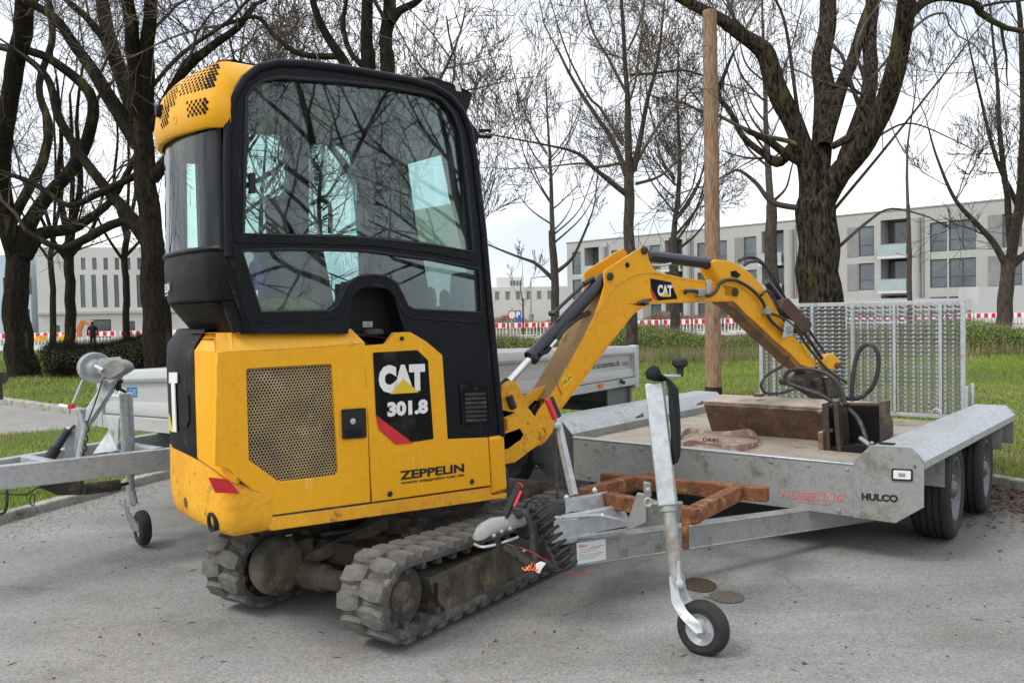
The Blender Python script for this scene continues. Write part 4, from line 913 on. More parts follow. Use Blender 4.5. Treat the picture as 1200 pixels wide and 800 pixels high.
# ---- cab interior
mb = MB(); mb.box(H, -.62, -.16, -.34, .14, .95, 1.10); obj('seat', mb, M['seat'], exc, bevel=.04, seg=3)
mb = MB(); mb.prism([H.W(a, -.32, z) for a, z in ((-.66, 1.08), (-.50, 1.10), (-.60, 1.62), (-.70, 1.60))], H.b*.44); obj('seat_back', mb, M['seat'], exc, bevel=.04, seg=3)
mb = MB(); mb.box(H, -.72, -.62, -.20, 0, 1.62, 1.80); obj('headrest', mb, M['seat'], exc, bevel=.03, seg=3)
mb = MB(); mb.box(H, -.40, .0, .12, .24, 1.10, 1.19); mb.box(H, -.40, .0, -.44, -.32, 1.10, 1.19); obj('console', mb, M['black_panel'], exc, bevel=.02)
mb = MB()
for bb in (.19, -.39): mb.tube([H.W(-.05, bb, 1.19), H.W(-.03, bb, 1.30)], .012, 8); mb.lathe(H.W(-.03, bb, 1.29), (0, 0, 1), [(0, .018), (.04, .026), (.08, .022), (.095, .008)], 12)
obj_split('joystick', mb, M['black'], exc)
mb = MB(); mb.tube(catmull([H.W(.08, -.05, .70), H.W(.05, -.05, 1.1), H.W(.02, -.05, 1.22)], 4), .012, 8); mb.tube(catmull([H.W(.10, -.15, .70), H.W(.07, -.15, 1.1), H.W(.03, -.15, 1.24)], 4), .012, 8); obj_split('travel_lever', mb, M['black'], exc)
mb = MB(); mb.prism([H.W(a, .14, z) for a, z in ((.02, 1.28), (.10, 1.30), (.12, 1.47), (.04, 1.46))], H.b*.12); mb2 = MB(); mb2.tube(catmull(near([(364, 240), (374, 235), (384, 238), (387, 248), (387, 273)], BC-.62), 5), .011, 8); obj('grab_handle', mb2, M['black'], exc); mb2 = MB(); mb2.prism([p-H.b*.06 for p in near([(430, 100), (500, 112), (530, 130), (536, 150), (470, 128)], BC)], -H.b*.02); obj('added_dark_visor', mb2, M['black_panel'], exc)  # last piece: dark plate added to tone down the pale windscreen view
obj('monitor', mb, M['black'], exc, bevel=.01)
mb = MB(); X = H.onb(303, 322, .20); mb.lathe(X-Vector((0, 0, .06)), (0, 0, 1), [(0, .03), (.005, .034), (.10, .034), (.12, .018), (.15, .016)], 16); can = tag(obj('blue_bottle', mb, M['bluecan'], None, loc=X), 'small blue bottle standing behind the lower cab window', 'bottle')
mb = MB(); c0 = H.onb(338, 362, .17)
for k in range(3):
    q = c0+H.a*(.05*k-.05)+Vector((0, 0, .004)); mb.lathe(q, (0, 0, 1), [(0, .07), (.012, .075), (.03, .05-.01*k), (.042, .01)], 12)
tag(obj('vest', mb, M['hiviz'], None, loc=c0), 'crumpled lime hi-vis vest lying behind the lower cab window', 'vest')
# ---- swing post and boom foot
def bb_(pts, b=0.0): return [B.onb(x, y, b) for x, y in pts]
post = MB()
post.prism([H.onb(x, y, .12) for x, y in ((584, 470), (590, 452), (598, 446), (605, 447), (612, 458), (620, 478), (632, 494), (640, 508), (634, 520), (622, 528), (612, 536), (604, 542), (588, 545))], inward(.03), [[H.onb(x, y, .12) for x, y in ((587, 490), (594, 491), (595, 505), (588, 508))]])
post.prism([H.onb(x, y, -.06) for x, y in ((584, 470), (590, 452), (598, 446), (605, 447), (612, 458), (620, 478), (632, 494), (640, 508), (634, 520), (622, 528), (612, 536), (604, 542), (588, 545))], inward(.03))
post.lathe(H.W(.30, .04, .50), (0, 0, 1), [(0, .05), (0, .075), (.10, .08), (.11, .05)], 24)
post.box(H, .18, .34, -.08, .13, .52, .60)
sp = obj('swing_post', post, M['yellow_worn'], exc, bevel=.006)
mb = MB(); mb.box(H, .14, .32, -.16, .2, .42, .52); mb.lathe(H.W(.33, .05, .40), (0, 0, 1), [(0, .045), (.12, .045)], 16); obj_split('swing_bearing', mb, M['darkmetal'], exc, bevel=.01)
def pin(fr, px_, py_, b, r_, l_, parent, material, name='pin'):
    X = fr.onb(px_, py_, b); mb = MB(); mb.lathe(X-fr.b*.01, fr.b, [(0, r_), (.01+l_, r_), (.012+l_, r_*.8), (.012+l_, r_*.1)], 18); return obj(name, mb, material, parent)
pin(H, 597, 464, .12, .020, .008, sp, M['yellow_worn'])
lk = MB(); lk.tube([H.onb(597, 464, .135), H.onb(602, 478, .135)], .018, 10); obj('link_plate', lk, M['darkmetal'], sp)
# ---- boom: box section with curved knee
BW = .19; bo_ = .0625; bf_ = bo_-BW
outl = [(626, 520), (620, 512), (621, 500), (632, 480), (646, 462), (655, 447), (683, 398), (692, 380), (696, 372), (702, 357), (709, 334), (708, 320), (710, 316), (751, 289.5), (756, 290), (759, 293), (761, 305), (766, 315), (776, 320), (800, 325), (830, 329), (859, 334), (865, 340), (867, 346), (864, 351), (857, 353), (800, 355), (766, 356), (752, 362), (742, 369), (728, 386), (706, 415), (684, 445), (656, 480), (648, 492), (646, 503), (640, 514), (633, 520)]
boom = obj('boom', MB().prism(bb_(outl, bo_), -B.b*.014), M['yellow_boom'], exc, bevel=.004)
obj('boom_side', MB().prism([p-B.b*(BW-.014) for p in bb_(outl, bo_)], -B.b*.014), M['yellow_boom'], boom, bevel=.004)
# top and bottom plates between the cheeks
def strip_(pts, b0, b1, th, sgn=1):
    mb = MB(); r0 = bb_(pts, bo_); lo_ = [p+B.b*(b0-bo_) for p in r0]; hi_ = [p+B.b*(b1-bo_) for p in r0]
    k = len(pts); nn = []
    for i in range(k):
        d = r0[min(i+1, k-1)]-r0[max(i-1, 0)]; nn.append(B.b.cross(d).normalized()*th*sgn)
    mb.loft([lo_, hi_, [p+n_ for p, n_ in zip(hi_, nn)], [p+n_ for p, n_ in zip(lo_, nn)], lo_]); return mb
M['boom_dusty'] = mat('dusty_boom_top', (.42, .26, .11), (.33, .19, .075), rough=.8, scale=4, spots=(.20, .13, .07), spots_amt=.45, spots_scale=8, fine=.12)
obj('boom_top_plate', strip_([(641, 468), (655, 447), (683, 398), (692, 380), (700, 362), (712, 343), (728, 330), (745, 323), (770, 321)], bf_+.006, bo_-.014, .010, -1), M['boom_dusty'], boom)
obj('boom_bottom_plate', strip_([(652, 486), (684, 444), (706, 414), (728, 385), (742, 368), (752, 361.5), (766, 355.5), (800, 354), (857, 351.5)], bf_+.002, bo_+.004, .010, 1), M['yellow_boom'], boom)
obj('boom_top_plate', strip_([(776, 321), (800, 325.5), (830, 329.5), (858, 334)], bf_+.002, bo_+.003, .010, -1), M['yellow_boom'], boom)
# raised weld/edge line following the knee
mb = MB(); mb.tube(catmull(bb_([(692, 384), (700, 366), (712, 346), (728, 331), (745, 322.5), (762, 320), (785, 323)], bo_+.001), 6), .0035, 6); obj('weld_bead', mb, M['yellow_boom'], boom)
# wide foot: tan plate that flares, opening with hoses
foot = MB()


for (px_, py_, b, r_, l_, nm) in ((632, 507, bo_, .030, .016, 'foot_pin'), (754.5, 293.5, bo_, .022, .010, 'pin'), (714.5, 324, bo_, .022, .008, 'pin'), (735, 310.5, bo_, .014, .004, 'pin_hole'), (803, 342, bo_, .014, .002, 'pin_hole'), (861, 342, bo_, .026, .008, 'pin')):
    pin(B, px_, py_, b, r_, l_, boom, M['void'] if nm == 'pin_hole' else M['rust'] if nm == 'foot_pin' else M['darkmetal'], nm)
obj('foot_plate', MB().prism(roundpoly(bb_([(622, 521), (618, 508), (634, 486), (650, 490), (647, 506), (634, 522)], bo_+.002), .02, 3), B.b*.008), M['yellow_worn'], boom, bevel=.003)
obj('foot_shroud', MB().prism(bb_([(603, 482), (613, 467), (628, 456), (646, 450), (653, 460), (641, 476), (634, 492), (624, 508), (612, 500)], -.02), -B.b*.03, [bb_([(610, 492), (617, 479), (627, 469), (635, 470), (634, 480), (627, 494), (619, 502)], -.02)]), M['yellow_worn'], boom, bevel=.003)
obj('hose_opening', MB().prism(bb_([(604, 494), (612, 475), (628, 462), (640, 466), (636, 482), (628, 500), (617, 506)], -.055), -B.b*.004), M['void'], boom, smooth=0)
mb = MB()
for k in range(4): mb.tube(catmull([H.onb(592+k*2, 503, .02+.02*k), B.onb(613+k*3.4, 494-k*3, -.035), B.onb(628+k*2, 474+k, -.042), B.onb(650, 440, -.05)], 6), .009, 7)
obj_split('boom_hose', mb, M['hose'], exc)
mb = MB(); mb.prism([B.onb(x, y, -bo_-.004) for x, y in ((602, 476), (614, 466), (626, 460), (644, 455), (652, 450), (690, 384), (694, 374), (684, 372), (676, 384), (611, 448), (600, 470))], B.b*.006) if False else None
# cheek that widens the foot towards the house

# boom decal
bd = obj('decal', MB().prism(bb_([(762, 326), (786, 330.5), (794, 350), (771, 352), (763, 340)], bo_+.001), B.b*.0015), M['black_panel'], boom, smooth=0)
obj('red_stripe', MB().prism(bb_([(762.3, 336), (771, 352), (766, 350), (763, 341)], bo_+.003), B.b*.0006), M['red'], bd, smooth=0)
text_px('CAT', 'lettering', B, bo_+.0035, (770.5, 346.8), (788, 347.4), 13.5, M['white'], bd, off=.055)
obj('yellow_triangle', MB().prism(bb_([(775, 347.6), (780, 341), (785.5, 347.8)], bo_+.0055), B.b*.0006), M['yprint'], bd, smooth=0)
ws = obj('warning_sticker', MB().prism(bb_([(657.5, 444), (668.5, 436.5), (671.5, 443.5), (660.5, 455)], bo_+.001), B.b*.0012), M['yprint'], boom, smooth=0)
mb = MB(); mb.tube(bb_([(660.5, 449.5), (662, 444.5), (664.5, 447), (660.5, 449.5)], bo_+.003), .0022, 4); mb.tube(bb_([(666, 443.5), (670, 440.8)], bo_+.003), .0025, 4); mb.tube(bb_([(665.2, 438.6), (666.2, 446.6)], bo_+.003), .001, 4); obj('pictogram', mb, M['black'], ws)
mb = MB(); mb.tube(bb_([(650, 440), (655, 455), (659, 462)], bo_+.002), .0022, 4); obj('scratch', mb, M['rust'], boom)
mb = MB(); X = B.onb(755, 353, bo_+.012); mb.lathe(X, B.b, [(-.012, .012), (.01, .018), (.02, .012)], 10); mb.tube([B.onb(748, 355, bo_+.02), B.onb(763, 351, bo_+.02)], .009, 8); mb.tube([B.onb(752, 352, bo_+.02), B.onb(760, 356, bo_+.02)], .007, 8); obj('hose_fitting', mb, M['darkmetal'], boom)
# twin ear on the far side of the knee
# ---- cylinders
def cyl_rod(name, p, q, r_, rr, frac, parent, rodend=None):
    p = Vector(p); q = Vector(q); d = q-p; m_ = p+d*frac; mb = MB(); dn = d.normalized()
    mb.tube([m_-dn*.005, m_+dn*.02, m_+dn*.02, q], [r_*1.12, r_*1.12, r_, r_], 22); c_ = obj(name, mb, M['cyl_black'], parent, bevel=.002)
    obj('rod', MB().cyl(p, m_, rr, 18), M['chrome'], c_); mb = MB(); mb.tube([p-dn*.025, p+dn*.03], rr*1.5, 14); obj('rod_eye', mb, M['black'], c_); return c_
bc = cyl_rod('boom_cylinder', B.onb(592, 452, .03), B.onb(708, 326, .0), .038, .019, .245, exc)
mb = MB(); mb.tube([B.onb(632, 415, .06), B.onb(641, 412, .07), B.onb(645, 407, .07)], .011, 8); bco = obj('elbow', mb, M['black'], bc)
mb = MB(); mb.tube([B.onb(645, 407, .07), B.onb(654, 396, .06)], .009, 8); obj('hose_coupling', mb, M['chrome'], bc)
mb = MB(); mb.tube(catmull([B.onb(652, 398, .06), B.onb(662, 385, .05), B.onb(675, 374, .03), B.onb(690, 366, .01)], 6), .014, 9); obj('cylinder_hose', mb, M['hose'], exc)
mb = MB(); mb.tube([B.onb(648, 368, .0), B.onb(660, 356, .0), B.onb(690, 328, .0)], .010, 8); mb.lathe(B.onb(649, 367, 0), B.b, [(-.03, .016), (.03, .016)], 12); mb.tube([B.onb(684, 333, 0), B.onb(695, 326, 0)], .015, 8); obj('feed_pipe', mb, M['cyl_black'], bc)
sc_c = cyl_rod('stick_cylinder', B.onb(838, 309.5, .0), B.onb(760, 300, .0), .034, .017, .13, exc)
mb = MB(); mb.tube([B.onb(762, 310.5, .03), B.onb(776, 311, .045), B.onb(786, 309, .05)], .007, 8); obj('feed_pipe', mb, M['galv_bright'], sc_c)
# ---- stick
SW = .085; so_ = SW/2
stk = [(836, 306), (841, 304), (853, 305), (866, 310), (880, 320), (892, 333), (899, 342), (908, 358), (921, 381), (932, 396), (944, 409), (955, 421), (956, 429), (948, 431), (938, 427), (926, 414), (907, 398), (889, 381), (873, 367), (862, 355), (850, 348), (846, 330), (838, 316)]
stick = obj('stick', MB().prism(bb_(stk, so_+.02), -B.b*(SW+.04)), M['yellow_boom'], exc, bevel=.006)
M['stick_under'] = mat('stick_rusty_edge', (.32, .15, .045), (.17, .085, .03), rough=.7, scale=8, spots=(.1, .06, .035), spots_amt=.5)
mb = MB(); mb.prism(bb_([(846, 352), (862, 362), (880, 380), (900, 399), (918, 415), (933, 430), (948, 437), (953, 430), (940, 427), (924, 413), (905, 396.5), (888, 380.5), (872, 366.5), (861, 355), (852, 349)], so_+.012), -B.b*(SW+.024)); obj('stick_under_plate', mb, M['stick_under'], stick, bevel=.003)
obj('lightening_hole', MB().prism(bb_([(856, 318), (862, 317), (868, 322), (864, 326), (857, 324)], so_+.021), B.b*.001), M['void'], stick, smooth=0)
mb = MB(); mb.prism(bb_([(917, 352), (924, 349), (952, 379), (951, 384), (941, 391), (916, 362)], so_+.035), -B.b*.11); guard = obj('cylinder_guard', mb, M['hitch'], exc, bevel=.006)
M['guard'] = mat('rusty_guard', (.10, .045, .03), (.05, .028, .022), rough=.7, scale=6, bump=.2); guard.data.materials[0] = M['guard']
mb = MB(); mb.tube([B.onb(898, 330, .01), B.onb(930, 372, .01)], .024, 14); mb.tube([B.onb(930, 372, .01), B.onb(942, 388, .01)], .030, 14); mb.tube([B.onb(940, 386, .01), B.onb(966, 424, .01)], .013, 10); mb.tube([B.onb(946, 384, -.03), B.onb(971, 420, -.03)], .009, 8); obj('bucket_cylinder', mb, M['cyl_black'], exc)
mb = MB(); mb.prism(bb_([(964, 424), (968, 416), (977, 414), (984, 421), (985, 428), (978, 433), (970, 432)], .03), -B.b*.06); obj('tipping_link', mb, M['yellow_worn'], exc, bevel=.006)
mb = MB(); mb.lathe(B.onb(983, 428, .05), B.b, [(-.09, .020), (0, .020), (.004, .012)], 16); mb.lathe(B.onb(975, 436, .05), B.b, [(-.09, .018), (0, .018)], 16); obj_split('link_pin', mb, M['rust'], exc)
# hoses and clips along the stick
hs = MB()
hs.tube(catmull(bb_([(803, 341), (815, 341), (824, 345), (832, 346), (839, 341), (843, 333), (850, 328.5), (860, 328), (870, 332), (882, 340), (893, 352), (898, 364), (903, 375), (914, 385), (926, 392)], so_+.045), 6), .0105, 9)
hs.tube(catmull(bb_([(897, 366), (912, 370), (924, 377), (935, 388), (945, 404), (958, 420), (972, 435), (992, 448)], so_+.05), 6), .0085, 9)
hs.tube(catmull(bb_([(892, 346), (898, 341), (905, 345), (910, 355), (916, 366)], so_+.05), 6), .0085, 9)
hs.tube(catmull(bb_([(866, 306), (874, 302), (886, 303), (900, 315), (912, 335), (921, 352)], .0), 6), .011, 9)
hs.tube(catmull(bb_([(872, 311), (882, 306), (893, 308), (903, 322), (905, 341)], .02), 6), .0085, 9)
hs.tube(catmull(bb_([(885, 304), (897, 313), (908, 330), (913, 345)], -.03), 6), .0085, 9)
obj_split('stick_hose', hs, M['hose'], exc)
mb = MB()
for q in ((819, 343), (897, 364), (922, 386)):
    X = B.onb(*q, so_+.035); mb.box(B, *(lambda l_: (l_[0]-.022, l_[0]+.022, l_[1]-.02, l_[1]+.028, l_[2]-.022, l_[2]+.022))(B.loc(X)))
obj_split('hose_clip', mb, M['galv_stain'], exc, bevel=.003)
mb = MB(); mb.prism(bb_([(921, 373), (931, 377), (929, 393), (917, 396)], so_+.055), -B.b*.008); mb.prism(bb_([(829, 328), (834, 328), (834, 347), (829, 347)], so_+.03), -B.b*.01); obj_split('clip_plate', mb, M['galv'], exc, bevel=.002)
tape = MB(); tape.prism(bb_([(938, 402), (945, 402), (952, 413), (946, 416)], so_+.0225), B.b*.001); obj('tape', tape, M['yprint'], stick, smooth=0)
# ---- tilting bucket lying on the trailer deck, with its hitch box
def tz(px_, py_, z): return G(px_, py_, z)
buck = MB(); prof = [(5.27, .46), (5.20, .58), (5.16, .655), (5.17, .675), (5.20, .68), (5.42, .70), (5.52, .67), (5.66, .56), (5.66, .47)]
buck.prism([T.W(a, -2.70, z-.012) for a, z in prof], T.b*1.04)
bk = obj('bucket', buck, M['brown'], exc, bevel=.010)
mb = MB(); mb.tube([T.W(5.175, -2.70, .656), T.W(5.175, -1.66, .656)], .012, 8); obj('bucket_lip', mb, M['brown'], bk)
mb = MB(); mb.box(T, 5.26, 5.31, -2.40, -2.35, .70, .72); obj('lip_lug', mb, M['brown'], bk)
hb = MB()
pL = [(964, 472), (968, 470), (974, 472), (976, 534), (970, 535)]
def ta(pts, a): return [T.ona(x, y, a) for x, y in pts]
HA = 4.93
hb.prism(ta([(963, 473), (970, 471), (973, 533), (965, 534)], HA), T.a*.14); hb.prism(ta([(975, 470), (981, 470), (986, 533), (981, 535)], HA-.01), T.a*.16)
hb.prism(ta([(1030, 470), (1037, 470), (1037, 520), (1031, 520)], HA), T.a*.10)
hitch = obj('hitch_box', hb, M['hitch'], exc, bevel=.004)
mb = MB(); mb.prism(ta([(983, 476), (1031, 476), (1031, 525), (985, 530)], HA+.16), T.a*.02); mb.prism(ta([(972, 524), (1030, 521), (1034, 532), (974, 534)], HA), T.a*.2); obj('hitch_back', mb, M['void'], hitch)
mb = MB(); mb.tube([T.ona(981, 474, HA+.03), T.ona(1034, 474, HA+.03)], .014, 12); obj('hitch_bar', mb, M['hitch'], hitch)
mb = MB(); mb.prism(ta([(958, 506), (969, 505), (970, 530), (959, 527)], HA), T.a*.10); mb.tube([T.ona(959, 484, HA+.02), T.ona(969, 481, HA+.02)], .016, 10); obj('hitch_block', mb, M['brown'], hitch, bevel=.006)
mb = MB()
for q in ((974, 474.5), (974.5, 504), (976, 531.5), (1037, 497)): mb.lathe(T.ona(*q, HA-.02), -T.a, [(0, .011), (.012, .011), (.014, .006)], 12)
obj_split('hitch_bolt', mb, M['darkmetal'], hitch)
mb = MB(); mb.prism([B.onb(x, y, .045) for x, y in ((946, 436), (962, 436), (968, 452), (984, 452), (986, 466), (964, 468), (938, 452), (938, 444))], -B.b*.09); mb.lathe(B.onb(942, 448, .09), B.b, [(-.18, .026), (0, .026), (.004, .012)], 16); mb.lathe(B.onb(960, 448, .09), B.b, [(-.18, .030), (0, .030), (.004, .012)], 16); mb.prism([B.onb(x, y, .06) for x, y in ((966, 442), (984, 444), (990, 462), (970, 466))], -B.b*.11); obj('quick_hitch', mb, M['hitch'], exc, bevel=.006)
hz = MB(); hT = lambda pts, a: ta(pts, a)
hz.tube(catmull([B.onb(924, 418, .06), B.onb(918, 428, .06), B.onb(904, 436, .06), B.onb(895, 444, .06), B.onb(892, 452, .06), B.onb(897, 460, .06), B.onb(912, 461, .06), B.onb(930, 456, .06)], 6), .0085, 9)
def tt(pts, a0, a1): n_ = len(pts); return [T.ona(x, y, a0+(a1-a0)*i/(n_-1)) for i, (x, y) in enumerate(pts)]
hz.tube(catmull(tt([(978, 472), (960, 462), (940, 455), (924, 449), (920, 442), (924, 435), (938, 432), (958, 434), (974, 441), (984, 452), (989, 468), (991, 474)], 4.98, 4.92), 6), .0125, 9)
hz.tube(catmull(tt([(998, 470), (999, 450), (1002, 425), (1009, 408), (1019, 403), (1028, 412), (1029, 432), (1024, 450), (1014, 462), (1003, 467), (988, 467), (981, 474)], 4.98, 5.0), 6), .0125, 9)
hz.tube(catmull(tt([(994, 478), (1004, 488), (1011, 502), (1017, 522), (1020, 530)], 4.95, 4.8), 6), .012, 9)
obj_split('bucket_hose', hz, M['hose'], exc)
mb = MB(); mb.tube(tt([(1008, 513), (1019, 521)], 4.8, 4.75), .011, 8); mb.tube(tt([(1018, 526), (1022, 518)], 4.8, 4.78), .009, 8); obj('hose_end', mb, M['galv_stain'], exc)
# ================================================================ PLANT TRAILER
TA0, TA1, TR0, TR1, TL0, TL1 = 4.407, 6.555, -1.465, -1.15, -3.235, -3.55
trl = empty('plant_trailer', tuple(T.W(5.45, -2.35, 0)), 'galvanised twin axle plant trailer with tall perforated ramp and rusty frame on its drawbar', 'trailer')
FP = obj('front_panel', MB().box(T, TA0, TA0+.006, TL0, TR0+.02, .215, .474), M['galv_stain'], trl, bevel=.002)
mb = MB(); mb.box(T, TA0-.004, TA0+.05, TL0, TR0, .474, .484); obj('panel_lip', mb, M['galv_bright'], FP, bevel=.003)
prof_r = [(TR0, .44), (TR0, .50), (TR0+.035, .545), (TR0+.075, .582), (TR1-.055, .585), (TR1, .525), (TR1, .490)]
def fender(sgn, name='side_box'):
    pr = [(b if sgn > 0 else (TL0+TR0)-b, z) for b, z in prof_r]
    inn = [(b+(.006 if i < 3 else 0)*1*(1 if sgn > 0 else -1)*0, z-.006 if 2 < i < 6 else z) for i, (b, z) in enumerate(pr)]
    mb = MB(); th = .005
    ring = pr + [(b-(th*sgn), z-(th if 1 < i else 0)) if i > 2 else (b+th*sgn, z) for i, (b, z) in reversed(list(enumerate(pr)))]
    mb.prism([T.W(TA0+.006, b, z) for b, z in ring], T.a*(TA1-TA0-.006))
    f_ = obj('side_box', mb, M['galv'], trl, bevel=.003)
    fp = [(1000, 606), (1000, 540), (1021, 521.5), (1068, 524), (1083, 543), (1083, 594), (1050, 612.5)]
    loc_ = [T.loc(T.ona(x, y, TA0)) for x, y in fp]; pts = [T.W(TA0-.004, (b if sgn > 0 else (TL0+TR0)-b), z-(0 if sgn > 0 else .0)) for _, b, z in loc_]
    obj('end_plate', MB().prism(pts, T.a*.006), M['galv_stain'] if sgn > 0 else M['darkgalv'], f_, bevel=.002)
    bb = (TR0+.03, TR1-.01) if sgn > 0 else (TL1+.01, TL0-.03)
    obj('rear_plate', MB().box(T, TA1-.006, TA1+.002, bb[0], bb[1], .33, .56), M['galv_stain'], f_)
    obj('inner_wall', MB().box(T, TA0+.01, TA1, *( (TR0-.004, TR0+.004) if sgn > 0 else (TL0-.004, TL0+.004)), .30, .50), M['galv_stain'], f_)
    for a in (4.80, 6.20): obj('mud_guard', MB().box(T, a, a+.004, bb[0]+.005, bb[1], .335, .535), M['galv_stain'], f_)
    return f_
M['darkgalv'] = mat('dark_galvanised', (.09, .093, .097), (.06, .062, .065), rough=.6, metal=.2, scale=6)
fR = fender(1); fL = fender(-1)
# marker light and lettering on the end plate
mk = obj('marker_light', MB().prism(roundpoly([T.ona(x, y, TA0-.006) for x, y in ((1045, 548.5), (1069.5, 549.5), (1069.5, 563.5), (1045, 562.5))], .008, 4), -T.a*.006), M['black'], fR, bevel=.001)
obj('lens', MB().prism(roundpoly([T.ona(x, y, TA0-.012) for x, y in ((1047, 550.5), (1067.5, 551.5), (1067.5, 561.5), (1047, 560.5))], .006, 4), -T.a*.003), M['white'], mk, bevel=.001)
obj('reflector', MB().prism([T.ona(x, y, TA0-.0155) for x, y in ((1053, 554), (1061, 554.3), (1061, 558.2), (1053, 557.9))], -T.a*.002), M['galv_stain'], mk)
text_px('HULCO', 'lettering', T, TA0-.0045, (1009.5, 585.5), (1052.5, 588.5), 8.5, M['black'], fR, off=.05, mode='a')
text_px('HULCO', 'lettering', T, TA0-.0045, (612.0, 550.0), (637.5, 549.5), 7.0, M['black'], fL, off=.05, mode='a')
text_px('HUSSELING', 'lettering', T, TA0-.0015, (914.5, 583), (990, 588), 10, M['redfade'], FP, off=.03, mode='a', shear=.25)
text_px('fahrzeugbau gmbh', 'lettering', T, TA0-.0015, (931, 588.5), (976, 592), 3, M['redfade'], FP, off=.03, mode='a')
mb = MB(); c0 = T.ona(1072, 546, TA0-.006); mb.lathe(c0, -T.a, [(0, .006), (.006, .005)], 10); obj('bolt', mb, M['rust'], fR)
deck = obj('deck', MB().box(T, TA0+.01, TA1, TL0+.005, TR0-.005, .425, .45), M['deck'], trl)
for k in (): obj('deck_seam', MB().box(T, TA0+.02, TA1-.02, TL0+(TR0-TL0)*k/6-.002, TL0+(TR0-TL0)*k/6+.002, .4495, .4515), M['darkmetal'], deck)
mb = MB(); mb.box(T, TA0+.02, TA1, TL0+.2, TL0+.26, .30, .42); mb.box(T, TA0+.02, TA1, TR0-.26, TR0-.2, .30, .42)
for a in (4.7, 5.3, 5.9, 6.4): mb.box(T, a, a+.05, TL0+.01, TR0-.01, .34, .424)
obj('chassis', mb, M['galv_stain'], trl)
# lashing bolts and ring
for (px_, py_, b) in ((746, 489, TL0+.01), (817, 474, TL0+.01)):
    X = T.onb(px_, py_, b); mb = MB(); mb.tube([X, X+T.b*.045+Vector((0, 0, .02))], .009, 8); mb.lathe(X+T.b*.04+Vector((0, 0, .018)), T.b, [(0, .015), (.01, .013)], 8); obj('lashing_bolt', mb, M['rust'], fL)
mb = MB(); mb.tube([T.onb(1092, 478+7*math.sin(t)-5, TR0-.01)+T.a*.0+Vector((0, 0, 0)) if False else T.ona(1097+6*math.cos(t), 487-8*abs(math.sin(t)) if True else 0, 6.2) for t in np.linspace(0, math.pi, 9)], .006, 7); obj('lashing_ring', mb, M['galv_bright'], fR)
obj('top_slot', MB().box(T, 4.46, 4.50, TR0+.085, TR0+.155, .5845, .589), M['void'], fR)
# wheels
def wheel(a, b0, sgn, w_=.195, r_=.268, rim=.168, nm='wheel', parent=trl):
    h = bpy.data.objects.new(nm, None); col.objects.link(h); h.parent = parent; h.location = T.W(a, b0, r_)-rootloc(parent)
    c = T.W(a, b0, r_); ax = (T.b*sgn if parent is not trl else (T.b*math.cos(.085)+T.a*math.sin(.085))*sgn)     # b0 outer face, axis pointing out
    pf = [(-w_, rim+.005), (-w_, r_-.035), (-w_+.012, r_-.012), (-w_+.03, r_)]
    for g in (.26, .42, .58, .74):
        x = -w_*(1-g); pf += [(x-.006, r_), (x-.004, r_-.009), (x+.004, r_-.009), (x+.006, r_)]
    pf += [(-.03, r_), (-.012, r_-.012), (0, r_-.04), (-.004, rim+.03), (-.014, rim+.005)]
    obj('tyre', MB().lathe(c, ax, pf, 56, close=True), M['tyre'], h)
    mb = MB(); mb.lathe(c, ax, [(-w_+.01, rim), (-.02, rim), (-.010, rim+.008), (-.010, rim-.004), (-.03, rim-.012), (-.045, rim-.02), (-.05, .11), (-.035, .09), (-.03, .05), (-.02, .045), (-.005, .035), (-.003, .005)], 40); obj('rim', mb, M['rim'], h)
    mb = MB()
    for k in range(5): g = 2*math.pi*k/5; u = Vector((0, 0, 1)); v = T.a; mb.lathe(c-ax*.036+(u*math.cos(g)+v*math.sin(g))*.066, ax, [(0, .010), (.014, .010), (.016, .006)], 6)
    obj_split('wheel_nut', mb, M['galv_stain'], h)
    return h
for a in (5.12, 5.855):
    wheel(a, -1.170, 1, w_=.205); wheel(a, TL1+.055, -1)
mb = MB(); [mb.tube([T.W(a, TL0-.05, .268), T.W(a, TR0+.05, .268)], .035, 12) for a in (5.12, 5.855)]; obj('axle', mb, M['darkmetal'], trl)
M['ramp'] = mat('ramp_mesh', (.25, .26, .255), (.17, .175, .17), rough=.55, metal=.2, scale=5)
# ramp
RA = TA1+.012
rampf = MB(); rb0, rb1, rz0, rz1 = -2.945, -1.455, .46, 1.295
for b_, w_ in ((rb0, .03), (rb1-.03, .03)): rampf.box(T, RA, RA+.035, b_, b_+w_, rz0, rz1)
rampf.box(T, RA+.001, RA+.034, rb0+.03, rb1-.03, rz1-.03, rz1-.001); rampf.box(T, RA+.001, RA+.034, rb0+.03, rb1-.03, rz0+.01, rz0+.035)
ramp = obj('loading_ramp', rampf, M['galv'], trl, bevel=.002)
for px_ in (907, 952, 999, 1048, 1102):
    b_ = T.loc(T.ona(px_, 420, RA))[1]; obj('upright', MB().box(T, RA-.004, RA+.03, b_-.011, b_+.011, rz0+.036, rz1-.031), M['galv'], ramp, bevel=.002)
